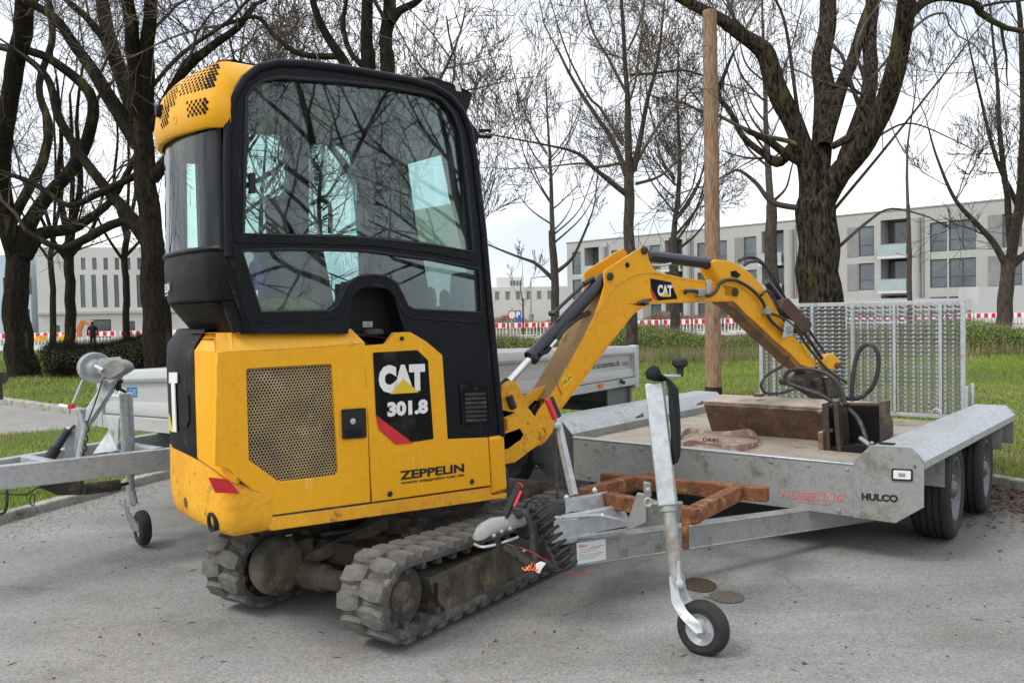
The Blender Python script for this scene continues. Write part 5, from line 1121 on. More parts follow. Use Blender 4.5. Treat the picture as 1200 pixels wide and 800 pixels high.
# wavy slats, one mesh shared by all
mb = MB(); nseg = 200; up_, lo_, up2, lo2 = [], [], [], []
for i in range(nseg+1):
    b_ = rb0+.03+(rb1-rb0-.06)*i/nseg; ph = 2*math.pi*(b_-rb0)/.052; s_ = math.sin(ph); f_ = max(-.35, min(.35, s_))/.35
    up_.append(T.W(RA+.004-.006*f_, b_, .0085+.0035*f_)); lo_.append(T.W(RA+.002-.010*f_, b_, -.0095+.0035*f_)); up2.append(up_[-1]+T.a*.022); lo2.append(lo_[-1]+T.a*.024)
mb.loft([up_, lo_, lo2, up2, up_]); slat0 = None; ns = 25
for k in range(ns):
    zc = rz0+.055+(rz1-rz0-.10)*k/(ns-1)
    if slat0 is None: slat0 = obj('ramp_slat', mb, M['ramp'], ramp, smooth=30); o = slat0; slat0.location = Vector((0, 0, zc))
    else: o = slat0.copy(); col.objects.link(o); o.parent = ramp
    o.location = Vector((0, 0, zc))
mb = MB(); mb.box(T, RA-.02, RA+.04, rb1+.002, rb1+.02, .46, .70); mb.tube([T.W(RA+.03, rb1+.04, .55), T.W(RA+.03, rb1+.04, .72)], .012, 8); mb.box(T, RA-.02, RA+.04, rb0-.02, rb0-.002, .46, .58); obj_split('ramp_hinge', mb, M['galv'], trl, bevel=.003)
# drawbar
c0 = T.W(2.62, -2.36, .24)
def tbeam(p, q, w_, h_, nm, m_, parent, bv=.005): return obj(nm, MB().beam(p, q, w_, h_), m_, parent, bevel=bv)
rA, rB = T.W(3.00, -2.195, .243), T.W(4.95, -1.58, .135)
rb_ = tbeam(rA, rB, .06, .118, 'drawbar_arm', M['galv_stain'], trl)
lb_ = tbeam(T.W(3.10, -2.56, .243), T.W(4.95, -3.1, .135), .06, .118, 'drawbar_arm', M['galv_stain'], trl)
# type plate on the near arm
dB = (rB-rA).normalized(); sB = dB.cross(Vector((0, 0, 1))).normalized(); sB = sB if sB.dot(-rA) > 0 else -sB
def on_arm(px_, py_, off=.0305):
    n_ = sB; p0 = rA+sB*off; d = ray(px_, py_); return CAM+d*((p0-CAM).dot(n_)/d.dot(n_))
tp = obj('type_label', MB().prism([on_arm(x, y, .031) for x, y in ((675.5, 636), (709.5, 631), (710, 655), (676.5, 661))], sB*.0008), M['white'], rb_, smooth=0)
q0, q1 = on_arm(678, 642, .032), on_arm(691, 640, .032); text('Hulco', 'lettering', q0, q1-q0, Vector((0, 0, 1)), .016, .045, M['redfade'], tp, off=.03, depth=.001)
for k in range(6): 
    a_, b_ = on_arm(692 if k == 0 else 678.5, 640.8 if k == 0 else 642+k*2.8, .032), on_arm(707-(k % 3)*4, 638.5 if k == 0 else 638+k*2.8, .032); mb = MB(); mb.tube([a_, b_], .0014, 4); obj('print_line', mb, M['shutter'], tp)
# coupling housing, gaiter and ball coupling
mb = MB()
hz_ = [P(655, 602, 3.72), P(664, 590, 3.72)]
mb.hexa([P(644, 641, 3.62), P(728, 628, 3.80), P(742, 616, 4.06), P(660, 628, 3.98)], [P(646, 606, 3.62), P(692, 597, 3.76), P(730, 590, 4.02), P(662, 598, 3.98)])
hs_ = obj('coupling_housing', mb, M['galv'], trl, bevel=.012, seg=3)
mb = MB(); mb.hexa([P(663, 600, 3.75), P(706, 596, 3.90), P(713, 590, 4.1), P(672, 594, 4.0)], [P(662, 586, 3.75), P(700, 580, 3.90), P(712, 575, 4.1), P(670, 582, 4.0)]); mb.prism(roundpoly([P(648, 606, 3.60), P(704, 604, 3.70), P(738, 612, 3.78), P(736, 622, 3.78), P(650, 633, 3.60)], .02), Vector((0, .05, 0))); obj('overrun_body', mb, M['galv'], trl, bevel=.012, seg=3)
for q in ((697, 574.5), (706, 604.5), (689, 606.5), (664, 583)): mb = MB(); X = P(*q, 3.74); mb.lathe(X, (0, 0, 1), [(-.005, .013), (.004, .013), (.010, .007), (.014, .006)], 8); obj('bolt', mb, M['galv_bright'], hs_)
g0, g1 = P(613, 617, 3.52), P(650, 603, 3.72); gd = (g1-g0).normalized(); gl = (g1-g0).length; pf = []
for k in range(25): t = k/24; pf.append((gl*t, .045+.010*math.sin(t*2*math.pi*4)+.012*t))
mb = MB(); mb.lathe(g0, gd, pf, 24); obj('gaiter', mb, M['rubber'], trl)
# ball coupling: drop shaped head, hollow rim
def dY(t): return 3.40+.14*t
sec = []
for (px_, py_, ry, rz_, Y_) in ((559, 633, .004, .006, 3.44), (561, 630, .026, .026, 3.445), (567, 624, .036, .040, 3.45), (578, 619, .040, .045, 3.46), (590, 617, .037, .044, 3.48), (603, 613, .033, .042, 3.50), (616, 611, .032, .040, 3.54)):
    c = P(px_, py_, Y_); ring_ = []
    for j in range(16):
        g = 2*math.pi*j/16; ss = math.sin(g); ring_.append(c + (T.b*.85+Vector((.2, .3, 0))).normalized()*(ry*math.cos(g)) + Vector((0, 0, 1))*(rz_*(ss if ss > 0 else ss*.45)))
    sec.append(ring_)
mb = MB(); mb.loft(sec, closed=True, caps=True); cpl = obj('ball_coupling', mb, M['galv_stain'], trl, smooth=60)
mb = MB(); mb.tube(catmull([P(556, 637, 3.46), P(565, 640.5, 3.42), P(580, 638, 3.42), P(596, 633, 3.44), P(607, 629, 3.48)], 5), .006, 8); obj('coupling_rim', mb, M['galv_bright'], cpl)
for q in ((588, 622, 3.43), (598, 619, 3.445), (579, 627, 3.425)): mb = MB(); X = P(*q); mb.lathe(X+Vector((0, -.003, 0)), (-.2, -1, .1), [(-.01, .008), (.004, .008), (.007, .004)], 8); obj('bolt', mb, M['galv_stain'], cpl)
mb = MB(); hp0, hp1 = P(591, 606, 3.47), P(608, 569, 3.55); mb.beam(hp0, hp1, .030, .028, up=Vector((1, 0, 0))); hnd = obj('coupling_handle', mb, M['rubber'], cpl, bevel=.008, seg=3)
mb = MB(); mb.tube([P(589, 612, 3.47), P(592, 603, 3.47)], .008, 8); obj('handle_stem', mb, M['galv_bright'], hnd)
mb = MB(); mb.beam(P(602.5, 593, 3.47), P(610.5, 575, 3.51), .004, .010, up=Vector((1, 0, 0))); mb.tube([P(606, 566, 3.55), P(611.5, 567, 3.55), P(612, 571, 3.54)], .004, 6); obj('red_marking', mb, M['red'], hnd)
# coiled electric cable, plug and black bundle
def coil(p, q, r0_, r1_, turns, wire, n_=18, up=Vector((0, 0, 1))):
    p = Vector(p); q = Vector(q); d = (q-p).normalized(); u = d.orthogonal().normalized(); v = d.cross(u); pts = []
    for i in range(turns*n_+1):
        t = i/(turns*n_); g = 2*math.pi*i/n_; r_ = r0_*(1-t)+r1_*t; pts.append(p.lerp(q, t)+(u*math.cos(g)+v*math.sin(g))*r_)
    return pts
mb = MB(); mb.tube(catmull([P(614, 596, 3.5), P(618, 588, 3.49), P(628, 583, 3.48), P(636, 588, 3.46), P(638, 592, 3.46)], 6), .0055, 7); mb.tube(coil(P(630, 592, 3.44), P(668, 665, 3.34), .034, .034, 9, .006, n_=16), .0066, 7); mb.tube(catmull([P(668, 665, 3.36), P(660, 668, 3.36), P(640, 668, 3.38)], 5), .006, 7); obj('coiled_cable', mb, M['rubber'], trl)
mb = MB(); pts = catmull([P(601, 640, 3.42), P(611, 653, 3.40), P(622, 661, 3.38), P(640, 663, 3.38), P(652, 664, 3.38)], 5); mb.tube(pts, [.010+.014*math.sin(min(1, i/(len(pts)-1)*1.3)*math.pi*.75+.2)*(1+.2*math.sin(i*2.3)) for i in range(len(pts))], 10); mb.tube([P(590, 641, 3.42), P(598, 646, 3.41), P(606, 652, 3.40)], [.013, .018, .016], 12); mb.tube([P(583, 629, 3.42), P(585, 641, 3.42)], .012, 10); bun = obj('taped_plug', mb, M['rubber'], trl, smooth=50)
mb = MB()
for k in range(4): mb.tube(catmull([P(612+4*k, 664+rng.uniform(-3, 2), 3.36), P(616+4*k, 668, 3.35), P(620+4*k, 662+rng.uniform(-3, 4), 3.355)], 3), .0035, 5)
obj('orange_net', mb, M['orange'], bun)
mb = MB(); mb.prism([P(628, 661, 3.35), P(634, 658, 3.35), P(640, 660, 3.35), (P(636, 665, 3.35)), P(632, 672, 3.35), P(628, 670, 3.35)], Vector((0, .01, 0))); obj('white_clip', mb, M['white'], bun, bevel=.002)
mb = MB(); mb.tube(catmull([P(593, 637, 3.43), P(620, 645, 3.42), P(650, 662, 3.40), P(672, 671, 3.36), P(690, 670, 3.36), P(694, 664, 3.36)], 6), .0018, 5); obj('breakaway_cable', mb, M['red'], trl)
mb = MB(); mb.tube(catmull([P(606, 604, 3.5), P(615, 600, 3.46), P(622, 610, 3.45), P(626, 628, 3.45), P(625, 645, 3.44), P(628, 656, 3.42)], 6), .016, 9); mb.tube(catmull([P(640, 636, 3.55), P(645, 650, 3.5), P(652, 660, 3.45)], 5), .010, 8); obj_split('cable_sleeve', mb, M['hose'], trl)
mb = MB(); mb.tube([P(606, 649, 3.42), P(616, 644, 3.44)], .005, 7); mb.lathe(P(604, 650, 3.42), (1, .2, .5), [(0, .012), (.008, .012)], 12); obj('pin', mb, M['galv_bright'], trl)
# hand brake lever
mb = MB(); mb.beam(P(652, 493, 3.95), P(671, 580, 3.85), .035, .006, up=T.a); mb.beam(P(655, 491, 3.95), P(675, 579, 3.83), .004, .030, up=T.a); hb_ = obj('handbrake_lever', mb, M['galv_dull'] if 'galv_dull' in M else M['galv'], trl, bevel=.002)
mb = MB(); mb.tube([P(652, 502, 3.95), P(653, 570, 3.9)], .010, 8); mb.tube([P(653, 570, 3.9), P(653, 586, 3.9)], .005, 8); obj('gas_strut', mb, M['darkmetal'], hb_)
mb = MB(); mb.beam(P(641, 467, 3.95), P(651, 491, 3.95), .022, .030, up=T.a); gp = obj('red_grip', mb, M['red'], hb_, bevel=.007, seg=3)
mb = MB(); mb.beam(P(645, 465, 3.965), P(655, 489, 3.965), .020, .028, up=T.a); obj('grip_back', mb, M['rubber'], gp, bevel=.006)
mb = MB(); mb.lathe(P(653, 497, 3.93), (0, -1, 0), [(-.02, .014), (.02, .014), (.022, .006)], 12); obj('pivot', mb, M['galv_bright'], hb_)
mb = MB()
for k in range(9): mb.lathe(T.W(TA0, TL0+.12+k*.2, .452+(k % 2)*.0), -T.a, [(0, .008), (.006, .008), (.008, .004)], 8)
for bb, zz_ in ((-3.1, .25), (-2.75, .24), (-2.2, .245), (-1.56, .24)): mb.lathe(T.W(TA0, bb, zz_), -T.a, [(0, .011), (.008, .011), (.010, .005)], 6)
obj_split('panel_bolt', mb, M['galv_stain'], FP)
mb = MB(); mb.tube([T.W(TA0-.002, TR0+.018, z) for z in np.linspace(.22, .47, 14)], [.004+.0015*(i % 2) for i in range(14)], 6); obj('weld_bead', mb, M['galv_stain'], FP)
mb = MB()
for s_ in (0, 1): mb.tube([rA.lerp(rB, t)+sB*.031+Vector((0, 0, .052-.104*s_)) for t in np.linspace(.02, .9, 40)], [.0028+.001*(i % 2) for i in range(40)], 5)
obj_split('weld_bead', mb, M['galv'], rb_)
# rusty carrier frame
def rb(p, q, w_=.058, h_=.066): return MB().beam(G(p[0], p[1], .40), G(q[0], q[1], .40), w_, h_)
RF = obj('carrier_frame', rb((711, 585), (818, 605)), M['rust'], trl, bevel=.004)
for p, q in (((706, 561), (900, 579)), ((679, 581), (746, 563)), ((815, 601), (866, 576)), ((752, 563), (790, 560))):
    obj('frame_bar', rb(p, q), M['rust'], RF, bevel=.004)
mb = MB(); mb.beam(P(803, 608, 3.66), P(803.5, 643, 3.66), .026, .026); obj('frame_leg', mb, M['rust'], RF, bevel=.003)
# jockey wheel: square mast, inner tube, fork, wheel
jt, jb = P(767, 450, 3.50), P(783, 593, 3.36)
mb = MB(); mb.beam(jt, jb, .072, .072, up=Vector((.25, 1, 0))); mast = obj('jockey_mast', mb, M['galv'], trl, bevel=.006)
ja, jc = jb, P(795, 690, 3.25); mb = MB(); mb.tube([ja, jc], .026, 22); mb.tube([jb+(jb-jt)*.0, jb+(jb-jt).normalized()*.02], .034, 22); it = obj('jockey_tube', mb, M['galv_stain'], mast)
mb = MB()
ax = P(818, 737, 3.13); wv = Vector((.83, -.56, 0)).normalized()
fa_ = [P(784, 674, 3.22), P(793, 678, 3.22), P(797, 700, 3.19), (P(806, 716, 3.16)), P(822, 731, 3.115), P(824, 741, 3.11), P(816, 743, 3.11), P(796, 722, 3.16), P(787, 706, 3.19)]
mb.prism(roundpoly(fa_, .012, 4), Vector((0, .006, 0))); mb.prism(roundpoly([p+Vector((.04, .075, 0)) for p in fa_], .012, 4), Vector((0, .005, 0))); obj('fork', mb, M['galv'], mast, bevel=.003)
mb = MB(); mb.tube([P(795, 657, 3.2), P(795, 675, 3.2), P(797, 686, 3.19)], [.006, .010, .013], 10); mb.lathe(P(796, 683, 3.18), (0, -1, .2), [(0, .014), (.008, .014), (.010, .008)], 14); obj('clamp_handle', mb, M['galv_bright'], mast)
jw = bpy.data.objects.new('jockey_wheel', None); col.objects.link(jw); jw.parent = mast
wc = P(824, 735, 3.19); wax = Vector((-.62, -.78, .06)).normalized()
mb = MB(); mb.lathe(wc, wax, [(-.032, .058), (-.034, .080), (-.026, .094), (-.012, .101), (.012, .101), (.026, .094), (.034, .080), (.032, .058)], 44, close=True); obj('tyre', mb, M['tyre'], jw)
mb = MB(); mb.lathe(wc, wax, [(-.028, .060), (.028, .062), (.032, .060), (.020, .050), (.012, .040), (.016, .022), (.034, .018), (.036, .004)], 32); obj('rim', mb, M['galv_bright'], jw)
mb = MB(); mb.lathe(wc+wax*.036, wax, [(0, .012), (.012, .012), (.016, .006)], 8)
for k in range(4): g = math.pi/2*k+.5; u = wax.orthogonal().normalized(); v = wax.cross(u); mb.lathe(wc+wax*.013+(u*math.cos(g)+v*math.sin(g))*.034, wax, [(0, .005), (.004, .004)], 8)
obj('axle_nut', mb, M['galv_stain'], jw)
# clamp bracket, ring
mb = MB(); mb.prism([P(746, 578, 3.6), P(757, 580, 3.5), P(757, 612, 3.5), P(740, 620, 3.62), P(733, 618, 3.7)], Vector((.01, .03, 0))); mb.prism([P(755, 565, 3.42), (P(763, 566, 3.42)), P(764, 582, 3.42), P(756, 583, 3.42)], Vector((0, .03, 0))); mb.prism([P(757, 590, 3.5), P(800, 590, 3.45), P(796, 612, 3.5), P(757, 617, 3.55)], Vector((.01, .05, 0))); cl = obj_split('clamp_bracket', mb, M['galv_stain'], mast, bevel=.003)
mb = MB(); cc = P(759.5, 588, 3.39); mb.tube([cc+Vector((math.cos(t)*.014, 0, math.sin(t)*.016)) for t in np.linspace(0, 2*math.pi, 17)], .0045, 7); obj('ring_bolt', mb, M['galv_bright'], mast)
mb = MB(); mb.lathe(P(759.5, 573, 3.41), (0, -1, 0), [(0, .009), (.008, .009), (.010, .004)], 8); obj('bolt', mb, M['galv_bright'], mast)
# crank and black knob on the mast
mb = MB(); mb.tube([P(776, 448, 3.56), P(778, 441, 3.6), P(796, 440.5, 3.75)], .009, 10); obj('crank', mb, M['galv_bright'], mast)
mb = MB(); kb = P(797, 441, 3.76); mb.lathe(kb, (0, 0, 1), [(0, .014), (.035, .016), (.045, .028), (.052, .034), (.070, .034), (.078, .026)], 20); obj('knob', mb, M['rubber'], mast)
# ---- black cloth hanging over the mast
rings = []; wpts = [((760, 438), (768, 447), 3.52), ((762, 432), (776, 447), 3.47), ((770, 435), (786, 446), 3.45), ((779, 440), (790, 449), 3.44), ((783, 455), (795, 456), 3.43), ((784, 480), (797, 482), 3.42), ((786, 505), (798, 506), 3.41), ((787, 530), (798, 527), 3.40), ((788, 545), (797, 535), 3.40)]
mb = MB()
for (p0, p1, Y_) in wpts:
    a = P(*p0, Y_); b = P(*p1, Y_+.02); c = (a+b)/2; h_ = (b-a)/2; nn = Vector((0, 1, 0)); ring_ = []
    for j in range(14):
        g = 2*math.pi*j/14; ring_.append(c+h_*math.cos(g)*(1+.08*math.sin(3*g))+nn*.022*math.sin(g)*(1+.35*math.cos(4*g)))
    rings.append(ring_)
rr2 = []
for i in range(len(rings)-1):
    for k in range(4): rr2.append([rings[i][j].lerp(rings[i+1][j], k/4)+Vector((0, -.004*noise.noise(rings[i][j]*40), 0)) for j in range(14)])
rr2.append(rings[-1]); mb.loft(rr2, closed=True, caps=True); mb.lathe(P(766, 437, 3.47), (.3, 0, 1), [(-.03, .02), (-.01, .034), (.012, .028), (.03, .012)], 12)
tag(obj('cloth_cover', mb, M['cloth'], None, loc=P(772, 445, 3.47), smooth=60), 'black cloth sleeve hanging over the top of the tall square jockey mast', 'cloth')
# ---- pink lifting strap on the deck
mb = MB(); sp_ = [G(798, 516, .455), G(806, 509, .458), G(828, 508, .462), (G(858, 510, .46)), G(880, 511, .462), G(889, 518, .46), G(880, 525, .458), G(862, 530, .456), G(838, 524, .456), G(815, 522, .455), G(800, 527, .455)]
cs = catmull(sp_, 6); up_ = [p+Vector((0, 0, .030+.012*math.sin(i*.35))) for i, p in enumerate(cs)]
mb.loft([cs, up_]); mb.loft([[p+Vector((.004, .006, 0)) for p in cs], [p+Vector((.004, .006, 0)) for p in up_]])
cs2 = catmull([G(797, 514, .46), G(830, 511, .47), G(870, 514, .465), G(888, 519, .46)], 6); cs3 = catmull([G(801, 527, .456), (G(830, 527, .456)), G(862, 529, .456), G(886, 522, .458)], 6)
mb.loft([cs2, [a.lerp(b, .5)+Vector((0, 0, .006)) for a, b in zip(cs2, cs3)], cs3]); mb.loft([[p-Vector((0, 0, .003)) for p in cs2], [p-Vector((0, 0, .003)) for p in cs3]])
stp = tag(obj('lifting_strap', mb, M['strap'], None, loc=G(845, 518, .45), smooth=60), 'pink webbing strap lying in a flat loop on the deck before the bucket', 'strap')
q0, q1 = G(824, 517, .475), G(843, 518, .475); text('DR8S', 'lettering', q0, q1-q0, Vector((0, 0, 1)), .022, (q1-q0).length, M['black'], stp, off=.02, depth=.006)

# ================================================================ DROPSIDE TRAILER
dst = empty('dropside_trailer', (D.o.x+1.5, D.o.y+2.2, 0), 'dropside trailer with grey aluminium boards, winch stand and A-frame drawbar behind the excavator', 'trailer')
cFL, cFN, cRN, cRL = [Vector(v) for v in ((-2.67, 5.66, 0), (-1.02, 4.37, 0), (.965, 6.91, 0), (-.69, 8.20, 0))]
zc_ = {'FL': (.672, .947), 'FN': (.712, 1.055), 'RN': (.742, .988), 'RL': (.69, .93)}
prof_b = [(0, .0), (.02, .012), (.10, .014), (.27, .004), (.30, -.012), (.70, -.012), (.725, .0), (.74, .016), (.80, .022), (.90, .018), (.97, .010), (1.0, .0)]
def board(p, q, zp, zq, name, th=.022, parent=dst, material=M['alu']):
    d = (q-p).normalized(); nrm = Vector((d.y, -d.x, 0)); cen_ = Vector((-.85, 6.3, 0))
    if nrm.dot(p-cen_) < 0: nrm = -nrm
    rings = []
    for t, o_ in prof_b: rings.append([Vector((v.x, v.y, z0+(z1-z0)*t))+nrm*o_ for v, (z0, z1) in ((p, zp), (q, zq))])
    mb = MB(); mb.loft(rings); mb.loft([[r_[0]-nrm*(o_+th), r_[1]-nrm*(o_+th)] for r_, (t, o_) in zip(rings, prof_b)])
    mb.loft([[r_[0] for r_ in rings], [r_[0]-nrm*(o_+th) for r_, (t, o_) in zip(rings, prof_b)]]); mb.loft([[r_[1] for r_ in rings], [r_[1]-nrm*(o_+th) for r_, (t, o_) in zip(rings, prof_b)]])
    mb.loft([rings[-1], [v-nrm*th for v in rings[-1]]]); mb.loft([rings[0], [v-nrm*th for v in rings[0]]])
    return obj(name, mb, material, parent, smooth=20), nrm
bF, nF = board(cFL+(cFN-cFL)*.02, cFN, zc_['FL'], zc_['FN'], 'front_board'); bN, nN = board(cFN, cRN, zc_['FN'], zc_['RN'], 'side_board'); bR, _ = board(cRN, cRL, zc_['RN'], zc_['RL'], 'rear_board'); bL, _ = board(cRL, cFL, zc_['RL'], zc_['FL'], 'side_board')
for c, z in ((cFL, zc_['FL']), (cRN, zc_['RN']), (cFN, zc_['FN']), (cRL, zc_['RL'])):
    mb = MB(); mb.box(Fr(38, (c.x, c.y, 0)), -.03, .03, -.03, .03, z[0]-.09, z[1]+.004); obj('corner_post', mb, M['alu'], dst, bevel=.006)
def rail(p, q, zp, zq, h_=.085): 
    mb = MB(); mb.beam(Vector((p.x, p.y, zp-.005-h_/2)), Vector((q.x, q.y, zq-.005-h_/2)), .05, h_); return obj('bed_rail', mb, M['alu'], dst, bevel=.004)
rail(cFL, cFN, .672, .712); rN = rail(cFN, cRN, .712, .742, .058); rail(cRN, cRL, .742, .69); rail(cRL, cFL, .69, .672)
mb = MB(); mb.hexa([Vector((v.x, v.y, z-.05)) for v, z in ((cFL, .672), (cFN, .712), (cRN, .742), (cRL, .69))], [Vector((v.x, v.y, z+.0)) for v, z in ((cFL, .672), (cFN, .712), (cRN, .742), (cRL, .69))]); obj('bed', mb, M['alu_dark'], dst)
def vhit(p, q, nrm, off, px_, py_): p0 = p+nrm*off; d = ray(px_, py_); return CAM+d*((p0-CAM).dot(nrm)/d.dot(nrm))
q0, q1 = vhit(cFN, cRN, nN, .0, 686, 433.8), vhit(cFN, cRN, nN, .0, 727.5, 428.3); text('schelle-strassenbau.de', 'lettering', q0-nN*.011, q1-q0, Vector((0, 0, 1)),   .048, (q1-q0).length*1.0, M['black'], bN, off=.0, depth=.002)
for k in range(4): q0 = vhit(cFN, cRN, nN, -.009, 729.5+k*2.0, 423.5); mb = MB(); mb.box(Fr(38, q0), 0, .012, -.001, .001, -.03, 0); obj('print_mark', mb, M['shutter'], bN)
mb = MB(); mb.prism([vhit(cFN, cRN, nN, .028, x, y) for x, y in ((701.5, 449.5), (706.5, 448.8), (706.5, 453.8), (701.5, 454.5))], nN*.008); obj('side_marker', mb, M['orange'], dst)
mb = MB(); mb.tube([vhit(cFN, cRN, nN, .03, 727, 446), vhit(cFN, cRN, nN, .05, 732, 448.5)], .014, 8); obj('latch', mb, M['darkmetal'], dst)
st_ = obj('sticker', MB().prism([vhit(cFN, cFL, nF, -.012, x, y) for x, y in ((148.5, 453.5), (161, 453.5), (161, 465.5), (148.5, 465))], nF*.001), M['blue'], bF)
mb = MB(); X0 = vhit(cFN, cFL, nF, -.010, 150.5, 464); X1 = vhit(cFN, cFL, nF, -.010, 153, 455); mb.tube([X0, X1], .003, 4)
for k in range(3): mb.tube([vhit(cFN, cFL, nF, -.010, 155, 457+k*2.6), vhit(cFN, cFL, nF, -.010, 159.5, 457+k*2.6)], .0016, 4)
obj_split('sticker_print', mb, M['white'], st_)
st2 = obj('sticker', MB().prism([vhit(cFN, cFL, nF, -.012, x, y) for x, y in ((126, 454), (141, 454), (141, 464.5), (126, 464))], nF*.001), M['white'], bF)
mb = MB()
for k in range(5): mb.tube([vhit(cFN, cFL, nF, -.010, 127.5+k*2.7, 455.5+(k % 2)*2), vhit(cFN, cFL, nF, -.010, 129+k*2.3, 462-(k % 3))], .003, 4)
obj_split('sticker_print', mb, M['black'], st2)
# rear flap frame under the bed, chassis rails, wheels
mb = MB(); mb.box(D, 4.55, 4.86, .98, 1.00, .42, .66); mb.box(D, 4.84, 4.87, -1.0, 1.03, .45, .70); obj('rear_underride', mb, M['alu_dark'], dst, bevel=.003)
mb = MB(); mb.box(D, 1.7, 4.8, -.55, -.45, .50, .64); mb.box(D, 1.7, 4.8, .45, .55, .50, .66)
for a in (2.2, 3.0, 3.8, 4.6): mb.box(D, a, a+.06, -.98, .98, .56, .64)
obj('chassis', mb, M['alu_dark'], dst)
svT = T
T = D
for a in (2.95, 3.62): wheel(a, .80, 1, r_=.30, rim=.18, parent=dst); wheel(a, -.80, -1, r_=.30, rim=.18, parent=dst)
mb = MB(); [mb.tube([D.W(a, -.7, .30), D.W(a, .7, .30)], .035, 10) for a in (2.95, 3.62)]; obj('axle', mb, M['darkmetal'], dst)
T = svT
# drawbar legs
def leg(p0, p1, w_, nm='drawbar_leg'):
    mb = MB(); mb.beam(p0, p1, w_, .116); return obj(nm, mb, M['galv'], dst, bevel=.005)
n0, n1 = P(-10, 560.5, 4.10), P(205, 536.5, 4.63); dn_ = (n1-n0).normalized(); leg(n0-dn_*.42, n1+dn_*.30, .05)
f0, f1 = P(56, 541, 4.60), P(174, 520, 5.18); df_ = (f1-f0).normalized(); leg(f0-df_*.75, f1+df_*.55, .05)
mb = MB(); mb.beam(P(-150, 577, 3.80), P(-60, 567, 4.0), .08, .10); mb.lathe(P(-160, 575, 3.75), (0, 0, 1), [(-.05, .04), (.05, .045)], 16); obj('ball_coupling', mb, M['galv_bright'], dst, bevel=.01)
mb = MB(); mb.box(D, 1.25, 1.31, -.24, .24, .50, .60); mb.box(D, .75, .80, -.14, .14, .50, .60); obj('cross_member', mb, M['galv'], dst, bevel=.004)
mb = MB(); mb.beam(P(86, 537, 4.45), P(84, 500, 4.45), .05, .06); obj('stand_foot', mb, M['galv'], dst, bevel=.003)
mb = MB(); mb.beam(P(83, 520, 4.45), P(138, 438, 4.62), .055, .055, up=Vector((0, 1, 0))); mb.beam(P(88, 538, 4.42), P(97, 478, 4.40), .03, .02, up=Vector((0, 1, 0))); wst = obj('winch_stand', mb, M['galv'], dst, bevel=.004)
mb = MB(); mb.tube([P(57, 537, 4.36), P(80, 503, 4.40)], .022, 14); mb.tube([P(78, 507, 4.40), P(88, 498, 4.41)], .008, 10); obj('damper', mb, M['cyl_black'], wst)
mb = MB(); mb.tube([P(52, 545, 4.34), P(66, 525, 4.37)], .028, 12); obj('damper_boot', mb, M['rubber'], wst)
mb = MB(); mb.tube([P(92, 480, 4.38), P(99, 500, 4.38), P(92, 536, 4.36)], .014, 8); obj('brake_lever', mb, M['galv'], wst)
mb = MB(); mb.tube([P(86, 472, 4.38), P(97, 445, 4.40)], .007, 8); obj('lever_rod', mb, M['galv_bright'], wst)
mb = MB(); mb.lathe(P(84, 476, 4.37), (0, -1, 0), [(-.02, .012), (.02, .012)], 10); obj('red_knob', mb, M['red'], wst)
mb = MB(); mb.tube([P(70, 475, 4.40), P(82, 477, 4.38)], .010, 8); obj('white_sleeve', mb, M['white'], wst)
wdir = Vector((.55, -.83, .0)).normalized(); wc_ = P(112, 431, 4.50)
mb = MB(); mb.lathe(wc_, wdir, [(-.075, .02), (-.075, .078), (-.068, .080), (-.064, .072), (-.060, .045), (.010, .045), (.014, .072), (.018, .080), (.026, .078), (.026, .062), (.018, .050), (.03, .03), (.04, .03), (.042, .01)], 36); wn = obj('winch_drum', mb, M['galv'], wst)
mb = MB(); mb.prism(roundpoly([P(x, y, 4.36) for x, y in ((118, 430), (132, 420.5), (143, 425), (147, 433), (136, 440), (124, 446), (117, 440))], .02, 4), Vector((.03, .05, 0))); obj('winch_gear', mb, M['galv_stain'], wst, bevel=.006)
mb = MB(); mb.prism([P(x, y, 4.42) for x, y in ((117, 420), (137, 418), (149, 430), (143, 440), (128, 450), (122, 444), (112, 432))], Vector((.01, .012, 0))); obj('winch_plate', mb, M['galv'], wst, bevel=.002)
mb = MB(); mb.tube([P(121, 434, 4.33), P(112, 429, 4.36)], .010, 10); obj('winch_shaft', mb, M['galv_bright'], wst)
mb = MB()
for k in range(7): cc = P(101-k*.6+(k % 2)*1.2, 497+k*5.4-(k > 3)*0, 4.46); u_ = Vector((1, 0, 0)) if k % 2 else Vector((0, 1, 0)); mb.tube([cc+u_*(.010*math.cos(t))+Vector((0, 0, 1))*(.018*math.sin(t)) for t in np.linspace(0, 2*math.pi, 11)], .0035, 5)
mb.tube(catmull([P(120, 445, 4.45), P(112, 470, 4.45), P(103, 494, 4.46)], 5), .004, 6)
obj('safety_chain', mb, M['darkmetal'], wst)
# jockey wheel of this trailer
mb = MB(); mb.tube([P(147.5, 461, 4.66), P(151.5, 543, 4.70)], .034, 22); mb.tube([P(151.5, 545, 4.70), P(154, 592, 4.72)], .022, 18); jm = obj('jockey_mast', mb, M['galv'], dst)
mb = MB(); mb.tube([P(147, 459, 4.66), P(141, 456, 4.62)], .008, 8); mb.lathe(P(139, 455, 4.61), (0, 0, 1), [(-.012, .014), (.025, .015), (.032, .024), (.045, .024)], 14); obj('crank', mb, M['rubber'], jm)
mb = MB(); mb.prism([P(125, 486, 4.85), P(139, 490, 4.75), P(138, 528, 4.75), P(108, 532, 4.75), P(127, 504, 4.8)], Vector((0, .02, 0))); mb.tube([P(143+5*math.cos(t), 523+6*math.sin(t), 4.60) for t in np.linspace(0, 2*math.pi, 15)], .006, 6); obj_split('clamp_bracket', mb, M['galv'], jm, bevel=.002)
wc2 = P(167, 618, 4.86); wa2 = Vector((-.80, -.60, 0)).normalized()
